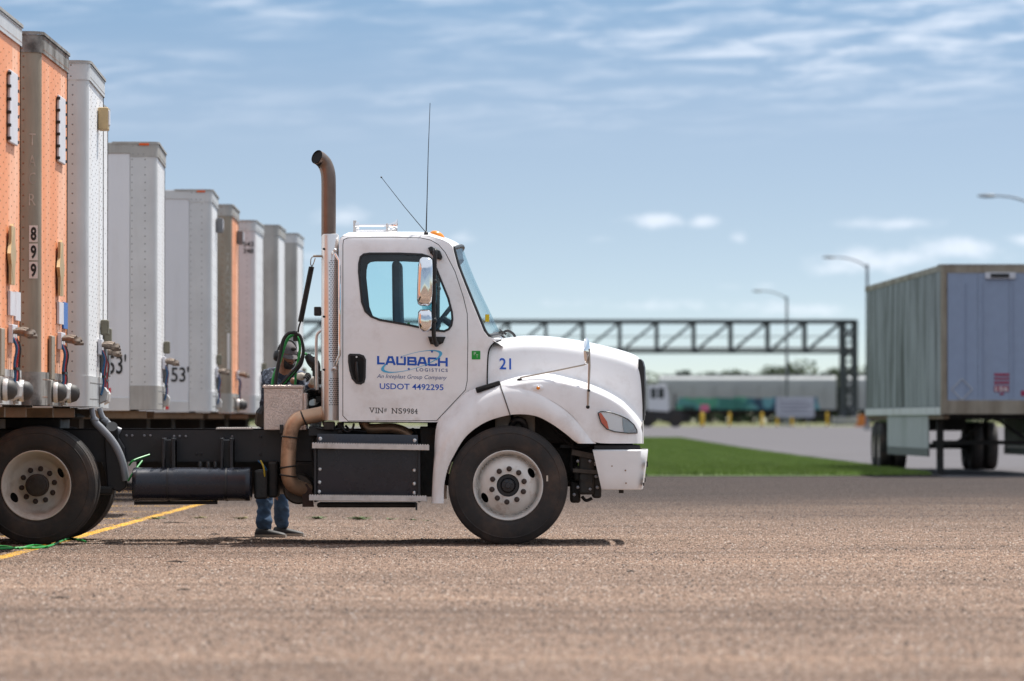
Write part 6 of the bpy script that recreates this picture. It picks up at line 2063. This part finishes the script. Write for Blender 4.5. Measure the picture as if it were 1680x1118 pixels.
MB().lathe([(0.001, 0), (0.05, 0.0), (0.055, 0.02), (0.055, 0.14), (0.03, 0.17), (0.001, 0.17)], (X(512), 45.15, Z(700)), 'z', 16).build('fluid_bottle', mat('translucent_white_plastic', (0.5, 0.55, 0.58), 0.4), truck)

# ------------------------------------------------------------------ the man coupling the hoses
from mathutils import noise as mnoise


def skin(name, pts, edges, m, parent, sub=2, root=0, fold=0.0):
    """continuous limb surface grown round a skeleton of joints: (x, y, z, radius across, radius deep)"""
    off = OFF.get(parent.name, (0, 0, 0))
    me = bpy.data.meshes.new(name)
    me.from_pydata([(p[0] - off[0], p[1] - off[1], p[2] - off[2]) for p in pts], edges, [])
    o = bpy.data.objects.new(name, me); COL.objects.link(o)
    o.modifiers.new('skin', 'SKIN')
    sv = me.skin_vertices[0].data
    for i, p in enumerate(pts):
        sv[i].radius = (p[3], p[4] if len(p) > 4 else p[3])
        sv[i].use_root = (i == root)
    s = o.modifiers.new('sub', 'SUBSURF'); s.levels = sub; s.render_levels = sub
    dg = bpy.context.evaluated_depsgraph_get(); dg.update()
    nm = bpy.data.meshes.new_from_object(o.evaluated_get(dg))
    bpy.data.objects.remove(o, do_unlink=True)
    nm.name = name
    if fold:
        # cloth folds: creases that run round the limb, uneven and crossing
        for v in nm.vertices:
            c = v.co
            w = mnoise.noise(Vector((c.x * 5, c.y * 5, c.z * 17))) + 0.6 * mnoise.noise(Vector((c.x * 14 + 3, c.y * 14, c.z * 30 + c.x * 20)))
            v.co = c + v.normal * (fold * w)
    nm.materials.clear(); nm.materials.append(m)
    nm.polygons.foreach_set('use_smooth', [True] * len(nm.polygons))
    return put(name, nm, parent)


man = thing('person', 'person in dark jacket, cap, ear defenders and jeans working on the air hoses', 'person', (PX(449, 47.4), 47.4, 0), world=True)
SKINM = mat('warm_brown_skin', (0.26, 0.12, 0.068), 0.5, var=0.12, vscale=30)
BEARD = mat('dark_beard', (0.014, 0.011, 0.010), 0.8)
JEAN = mat('blue_denim', (0.028, 0.064, 0.125), 0.85, var=0.3, vscale=9, dirt=(0.12, 0.19, 0.28), dscale=12, damt=0.5, bump=0.35, bscale=28)
JACK = mat('dark_patterned_jacket', (0.012, 0.017, 0.034), 0.8, var=0.4, vscale=12, dirt=(0.20, 0.23, 0.29), dscale=20, damt=0.6, dlo=0.53, dhi=0.57, bump=0.4, bscale=22)
CAPM = mat('grey_cap', (0.095, 0.082, 0.086), 0.85, var=0.15, vscale=20, bump=0.2)
SHOE = mat('dark_shoe', (0.020, 0.018, 0.018), 0.6, var=0.3, vscale=20)
SOLE = mat('pale_sole', (0.32, 0.28, 0.24), 0.8)
GLOVE = mat('pale_glove', (0.52, 0.47, 0.40), 0.8, var=0.15, vscale=40, bump=0.2)
GLOVEK = mat('black_glove_finger', (0.015, 0.014, 0.014), 0.8)
EARM = mat('ear_cup_black', (0.014, 0.014, 0.016), 0.35)


def J(px, py, d, r, r2=None):
    return (*PP(px, py, d), r, r if r2 is None else r2)


def JZ(px, z, d, r, r2=None):
    return (PX(px, d), d, z, r, r if r2 is None else r2)


hc = Vector(PP(471, 584, 47.15))
# body: one continuous surface (head, neck, trunk, arms, legs)
joints = [JZ(449, 0.98, 47.4, 0.14, 0.10), JZ(452, 1.15, 47.38, 0.135, 0.095), JZ(458, 1.33, 47.32, 0.15, 0.10), JZ(464, 1.45, 47.27, 0.11, 0.08), J(468, 604, 47.22, 0.055),
          (hc.x - 0.005, hc.y + 0.02, hc.z - 0.05, 0.06, 0.06), (hc.x, hc.y, hc.z + 0.03, 0.075, 0.075),
          J(444, 622, 47.32, 0.058), J(457, 645, 46.98, 0.045), J(484, 623, 46.72, 0.033),
          J(492, 620, 47.42, 0.055), J(503, 648, 47.1, 0.043), J(512, 630, 46.8, 0.033),
          JZ(439, 0.90, 47.36, 0.085), JZ(436, 0.50, 47.2, 0.058), JZ(433, 0.09, 47.1, 0.042),
          JZ(460, 0.90, 47.5, 0.085), JZ(459, 0.50, 47.5, 0.058), JZ(461, 0.09, 47.55, 0.042)]
skin('body', joints, [(0, 1), (1, 2), (2, 3), (3, 4), (4, 5), (5, 6), (3, 7), (7, 8), (8, 9), (3, 10), (10, 11), (11, 12), (0, 13), (13, 14), (14, 15), (0, 16), (16, 17), (17, 18)], SKINM, man)
# head with a face, turned to the right and down
fwd = Vector((0.52, -0.80, -0.22)).normalized()
rgt = fwd.cross(Vector((0, 0, 1))).normalized()
upv = rgt.cross(fwd).normalized()


def head_pt(u, v, w): return hc + rgt * u + fwd * v + upv * w


mb = MB()
rows = []
for i in range(29):
    th = math.pi * (0.002 + 0.996 * i / 28)
    row = []
    for j in range(40):
        ph = 2 * math.pi * j / 40
        a, b, c = math.sin(th) * math.cos(ph), math.sin(th) * math.sin(ph), math.cos(th)
        u, v, w = a * 0.074, b * 0.096, c * 0.118
        if w < 0:                       # jaw narrows and comes forward
            u *= 1 - 0.28 * (-w / 0.118); v *= 1 - 0.10 * (-w / 0.118)
            v += 0.018 * (-w / 0.118)
        if b > 0.3:
            g = lambda x0, z0, s: math.exp(-((u - x0) ** 2 + (w - z0) ** 2) / (2 * s * s))
            v += 0.030 * math.exp(-(u * u) / (2 * 0.010 ** 2) - ((w + 0.022) ** 2) / (2 * 0.018 ** 2))
            v -= 0.013 * (g(0.030, 0.012, 0.013) + g(-0.030, 0.012, 0.013))
            v += 0.006 * math.exp(-((w - 0.034) ** 2) / (2 * 0.008 ** 2))
            v += 0.006 * g(0, -0.062, 0.016) - 0.004 * g(0, -0.055, 0.006)
            v += 0.010 * g(0, -0.100, 0.018)
        row.append(tuple(head_pt(u, v, w)))
    rows.append(row)
mb.grid(rows, True)
for s in (-1, 1):
    mb.ball(tuple(head_pt(s * 0.076, -0.008, -0.005)), 0.03, 10, 6, (0.5, 0.6, 1.0))
head = mb.build('head', SKINM, man, 60)
for s in (-1, 1):
    MB().ball(tuple(head_pt(s * 0.030, 0.079, 0.012)), 0.0115).build('eye', mat('eye_white', (0.5, 0.48, 0.45), 0.3), head)
    MB().ball(tuple(head_pt(s * 0.030, 0.0885, 0.012)), 0.0055).build('iris', BEARD, head)
MB().tube([head_pt(-0.022, 0.086, -0.056), head_pt(0, 0.098, -0.054), head_pt(0.022, 0.086, -0.056)], [0.004, 0.006, 0.004], 8, sub=3).build('lips', mat('lips', (0.17, 0.06, 0.045), 0.5), head)
bp = []
for i in range(9):
    row = []
    for j in range(21):
        a = -1.25 + 2.5 * j / 20
        w = -0.062 - 0.052 * i / 8 + 0.03 * abs(a) ** 1.5 * (1 - i / 8)
        k_ = max(0.2, 1 - (max(0, -w - 0.05) / 0.075) ** 2.2)
        u = 0.062 * math.sin(a) * k_ ** 0.5; v = (0.090 * math.cos(a) + 0.022) * k_ ** 0.35 + 0.002
        row.append(tuple(head_pt(u, v, w)))
    bp.append(row)
MB().grid(bp).build('beard', BEARD, man, 60)
MB().tube([head_pt(-0.03, 0.083, -0.046), head_pt(0, 0.101, -0.041), head_pt(0.03, 0.083, -0.046)], [0.004, 0.007, 0.004], 8, sub=3).build('moustache', BEARD, man)
# cap
rows = []
for i in range(10):
    th = math.pi / 2 * (0.01 + i / 9.0 * 0.98)
    rows.append([tuple(head_pt(0.083 * math.sin(th) * math.cos(q), 0.107 * math.sin(th) * math.sin(q) - 0.002, 0.032 + 0.098 * math.cos(th))) for q in [2 * math.pi * j / 32 for j in range(32)]])
cap = MB().grid(rows, True).build('cap', CAPM, man, 60)
br = []
for i in range(5):
    t_ = i / 4
    br.append([tuple(head_pt(0.080 * math.cos(a) * (1 - 0.08 * t_), 0.095 * math.sin(a) + 0.075 * t_ * math.sin(a), 0.038 - 0.03 * t_ - 0.018 * abs(math.cos(a)))) for a in [math.pi * (0.10 + 0.80 * j / 16) for j in range(17)]])
MB().grid(br).build('brim', CAPM, cap, 60)
MB().ball(tuple(head_pt(0.0, 0.100, 0.085)), 0.026, 12, 6, (1, 0.6, 0.7)).build('badge', BEARD, cap)
# ear defenders
ed_ = sub_empty('ear_defenders', man)
for s in (-1, 1):
    c0 = head_pt(s * 0.098, -0.010, -0.002)
    ring = []
    mb = MB()
    prof_ = [(0.0, 0.034), (0.020, 0.033), (0.034, 0.026), (0.040, 0.010), (0.041, -0.008), (0.036, -0.018)]
    rr_ = []
    for r_, h_ in prof_:
        rr_.append([tuple(c0 + rgt * (s * h_) + (fwd * math.cos(q) + upv * math.sin(q) * 1.3) * max(r_, 0.001)) for q in [2 * math.pi * j / 22 for j in range(22)]])
    mb.grid(rr_, True)
    mb.build('ear_cup', EARM, ed_, 60)
MB().tube([head_pt(0.100 * math.cos(a), -0.012, 0.03 + 0.115 * math.sin(a)) for a in [math.pi * j / 16 for j in range(17)]], 0.008, 8).build('headband', EARM, ed_, 60)
MB().tube([head_pt(-0.112, 0.0, 0.036), head_pt(-0.122, 0.022, 0.040), head_pt(-0.112, 0.046, 0.036)] if True else [], 0.006, 8, sub=3).build('volume_tab', mat('orange_tab', lin(235, 150, 20), 0.4), ed_)
# clothes
jk = [JZ(449, 0.94, 47.4, 0.175, 0.125), JZ(451, 1.10, 47.38, 0.17, 0.12), JZ(457, 1.30, 47.32, 0.185, 0.125), JZ(463, 1.47, 47.28, 0.14, 0.10), J(468, 607, 47.22, 0.075, 0.075),
      J(443, 620, 47.30, 0.088), J(456, 647, 46.98, 0.068), J(482, 624, 46.74, 0.048),
      J(493, 619, 47.42, 0.082), J(504, 650, 47.1, 0.065), J(511, 632, 46.82, 0.048)]
skin('jacket', jk, [(0, 1), (1, 2), (2, 3), (3, 4), (3, 5), (5, 6), (6, 7), (3, 8), (8, 9), (9, 10)], JACK, man, 3, fold=0.016)
jn = [JZ(449, 1.00, 47.4, 0.155, 0.115), JZ(438, 0.90, 47.36, 0.11), JZ(435, 0.50, 47.2, 0.083), JZ(433.5, 0.16, 47.08, 0.070), JZ(434, 0.045, 47.07, 0.080),
      JZ(460, 0.90, 47.5, 0.11), JZ(461, 0.50, 47.5, 0.083), JZ(462, 0.18, 47.56, 0.069), JZ(463.5, 0.05, 47.56, 0.078)]
skin('jeans', jn, [(0, 1), (1, 2), (2, 3), (3, 4), (0, 5), (5, 6), (6, 7), (7, 8)], JEAN, man, 3, fold=0.017)
MB().tube([PP(427, 695, 47.2), PP(428, 676, 47.1), PP(433, 668, 47.1)], [0.05, 0.045, 0.03], 8).build('tool_pouch', EARM, man)


def shoe(px, d, ang):
    ca, sa = math.cos(ang), math.sin(ang)
    x0 = PX(px, d)
    st = [(-0.085, 0.030, 0.055), (-0.075, 0.036, 0.085), (-0.03, 0.040, 0.095), (0.02, 0.043, 0.088), (0.08, 0.048, 0.068), (0.14, 0.050, 0.055), (0.185, 0.042, 0.043), (0.205, 0.020, 0.030)]
    f = lambda l, w, z: (x0 + l * ca - w * sa, d + l * sa + w * ca, z)
    up = [[f(l, w * math.cos(q), 0.022 + (h - 0.022) * max(0.0, math.sin(q)) ** 0.7) for q in [math.pi * j / 12 for j in range(13)]] for l, w, h in st]
    o = MB().grid(up).build('shoe', SHOE, man, 60)
    so = MB()
    out_ = [(l, w + 0.004) for l, w, h in st] + [(l, -w - 0.004) for l, w, h in reversed(st)]
    n_ = len(out_)
    so.add([f(l, w, 0.003) for l, w in out_] + [f(l, w, 0.028) for l, w in out_], [tuple(range(n_)), tuple(range(2 * n_ - 1, n_ - 1, -1))] + [(i, (i + 1) % n_, n_ + (i + 1) % n_, n_ + i) for i in range(n_)])
    so.build('sole', SOLE, o, 30)


shoe(434, 47.05, R(-12))
shoe(463, 47.55, R(-8))


def hand(c, fw_, up_, name):
    """gloved hand closed round a coupling: palm, four curled fingers of unequal length, thumb from the side"""
    c = Vector(c); f = Vector(fw_).normalized(); s = f.cross(Vector(up_)).normalized(); u = s.cross(f).normalized()
    P = lambda a, b, e, r: (*(c + f * a + s * b + u * e), r, r)
    gl = skin(name, [P(-0.05, 0, 0, 0.030), P(0.0, 0, 0, 0.040), P(0.035, 0.0, 0.0, 0.040)], [(0, 1), (1, 2)], GLOVE, man, 2)
    for k_, (b, l) in enumerate(((-0.033, 0.9), (-0.011, 1.05), (0.011, 1.0), (0.031, 0.8))):
        skin('finger', [P(0.035, b, 0.008, 0.011), P(0.035 + 0.035 * l, b, 0.010, 0.0105), P(0.035 + 0.048 * l, b, -0.018, 0.010), P(0.030 + 0.030 * l, b, -0.036, 0.009)], [(0, 1), (1, 2), (2, 3)], GLOVEK, gl, 2)
    skin('thumb', [P(-0.005, -0.030, -0.005, 0.014), P(0.025, -0.055, -0.015, 0.012), P(0.052, -0.045, -0.030, 0.0105)], [(0, 1), (1, 2)], GLOVE, gl, 2)


hand(PP(494, 618, 46.66), (0.75, -0.30, 0.0), (0.1, -0.6, 0.8), 'glove')
hand(PP(515, 625, 46.75), (0.6, -0.4, 0.45), (0.1, -0.6, 0.8), 'glove')

# ------------------------------------------------------------------ small things on the ground
def gp(px, py, z=0.0):
    d = (CZ - z) * F / (py - HY)
    return (PX(px, d), d, z)


o = MB().tube([gp(-30, 901, .012), gp(10, 900, .012), gp(40, 899, .014), gp(62, 899, .012), gp(82, 896, .012), gp(98, 889, .012), gp(114, 884, .012), gp(130, 886, .012), gp(141, 889, .012)], 0.011, 8, sub=6).build('green_hose', HOSEG, None, 60)
tag(o, 'thin green hose lying by the rear wheel over the yellow line', 'hose')
o = MB().tube([gp(-30, 896, .02), gp(8, 897, .012), gp(30, 900, .012), gp(55, 895, .012), gp(78, 898, .012)], 0.010, 8, sub=6).build('green_hose', HOSEG, None, 60)
tag(o, 'second strand of green hose in the left corner below the wheel', 'hose')
WEED = mat('weed_leaf', (0.085, 0.125, 0.035), 0.7, var=0.4, vscale=20)
WEEDD = mat('dry_weed', (0.20, 0.17, 0.07), 0.8, var=0.3, vscale=20)
for i, (px, py, s, n_, m_, lab) in enumerate(((222, 851, 0.7, 30, WEED, 'tiny green weed left of the larger one near the yellow line'), (254, 852, 1.2, 60, WEED, 'bright green weed beside the yellow line behind the rear wheel'), (326, 851, 1.3, 50, WEEDD, 'dry yellowish weed below the air tank'),
                                   (396, 852, 1.4, 50, WEEDD, 'dry weed left of the man at the truck'), (520, 852, 1.6, 70, WEED, 'green weed under the lower step, left one'), (590, 853, 1.8, 90, WEED, 'widest green weed under the middle of the lower step'),
                                   (640, 853, 0.9, 40, WEED, 'small green weed under the right part of the step'), (677, 854, 0.8, 30, WEED, 'small weed behind the front wheel'), (700, 855, 0.7, 25, WEED, 'smallest weed just behind the front wheel'))):
    x, y, _ = gp(px, py)
    rw = random.Random(40 + i)
    vs = []; fs = []
    for k_ in range(n_):
        a = rw.uniform(0, 6.28); r0 = rw.uniform(0, 0.07) * s; h_ = rw.uniform(0.006, 0.022) * s
        bx_, by_ = r0 * math.cos(a), r0 * math.sin(a) * 2
        l = rw.uniform(0.015, 0.035); w_ = l * 0.4; b_a = rw.uniform(0, 6.28)
        dx, dy = math.cos(b_a), math.sin(b_a)
        if not vs: vs.append((0.0, 0.0, 0.002))
        o0 = len(vs)
        vs += [(bx_ + dx * l - dy * w_, by_ + dy * l + dx * w_, h_ * 0.8), (bx_ + dx * l * 2, by_ + dy * l * 2, h_), (bx_ + dx * l + dy * w_, by_ + dy * l - dx * w_, h_ * 0.7)]
        fs.append((0, o0, o0 + 1, o0 + 2))
    me = bpy.data.meshes.new('weed'); me.from_pydata(vs, [], fs); me.materials.append(m_)
    o = put('weed', me, None, (x, y, 0.0))
    tag(o, lab, 'weed', 'weeds in the asphalt cracks')
TWIG = mat('grey_twig', (0.085, 0.07, 0.06), 0.9)
LEAFB = mat('dead_leaf', (0.13, 0.065, 0.03), 0.8, var=0.3, vscale=30)
for (px, py, w, lab) in ((287, 858, 36, 'long dark twig lying below the air tank'), (354, 877, 12, 'pale twig left of the shoes'), (302, 968, 20, 'dark twig in the foreground below the tank'), (99, 981, 26, 'bluish twig in the left foreground'),
                         (1035, 938, 12, 'short dark twig right of the front wheel'), (290, 922, 34, 'thin faint twig in front of the truck shadow')):
    x, y, _ = gp(px, py, 0.008)
    l = w / F * y
    o = MB().tube([(-l / 2, 0.0, 0.008), (-l * 0.1, 0.05, 0.012), (l * 0.2, 0.02, 0.010), (l / 2, 0.08, 0.008)], [0.004, 0.006, 0.005, 0.003], 6, sub=2).build('twig', TWIG, None)
    o.location = (x, y, 0); tag(o, lab, 'twig', 'twigs on the asphalt')
for (px, py, w, lab) in ((388, 876, 8, 'brown dead leaf left of the shoes'), (70, 943, 12, 'brown dead leaf in the left foreground'), (64, 990, 9, 'small dead leaf below the leftmost one'), (270, 850, 5, 'dark scrap beside the green weed'),
                         (222, 905, 5, 'dark pebble sized scrap in front of the truck shadow'), (70, 1057, 12, 'blurred dark scrap at the lower left'), (110, 1050, 8, 'blurred brown scrap at the lower left'), (1122, 977, 7, 'dark scrap right of the front wheel in the foreground'),
                         (708, 875, 8, 'dark scrap just behind the front wheel'), (1148, 955, 6, 'tiny dark scrap in the right foreground')):
    x, y, _ = gp(px, py, 0.01)
    l = w / F * y
    mb = MB(); mb.add([(-l / 2, 0, 0.006), (-l * 0.1, -l * 0.5, 0.012), (l * 0.35, -l * 0.3, 0.016), (l / 2, 0, 0.008), (l * 0.25, l * 0.4, 0.018), (-l * 0.2, l * 0.45, 0.014), (0, 0, 0.022)], [(i, (i + 1) % 6, 6) for i in range(6)])
    o = mb.build('dead_leaf', LEAFB if w > 6 else TWIG, None, 40)
    o.location = (x, y, 0); tag(o, lab, 'leaf', 'scraps and leaves on the asphalt')
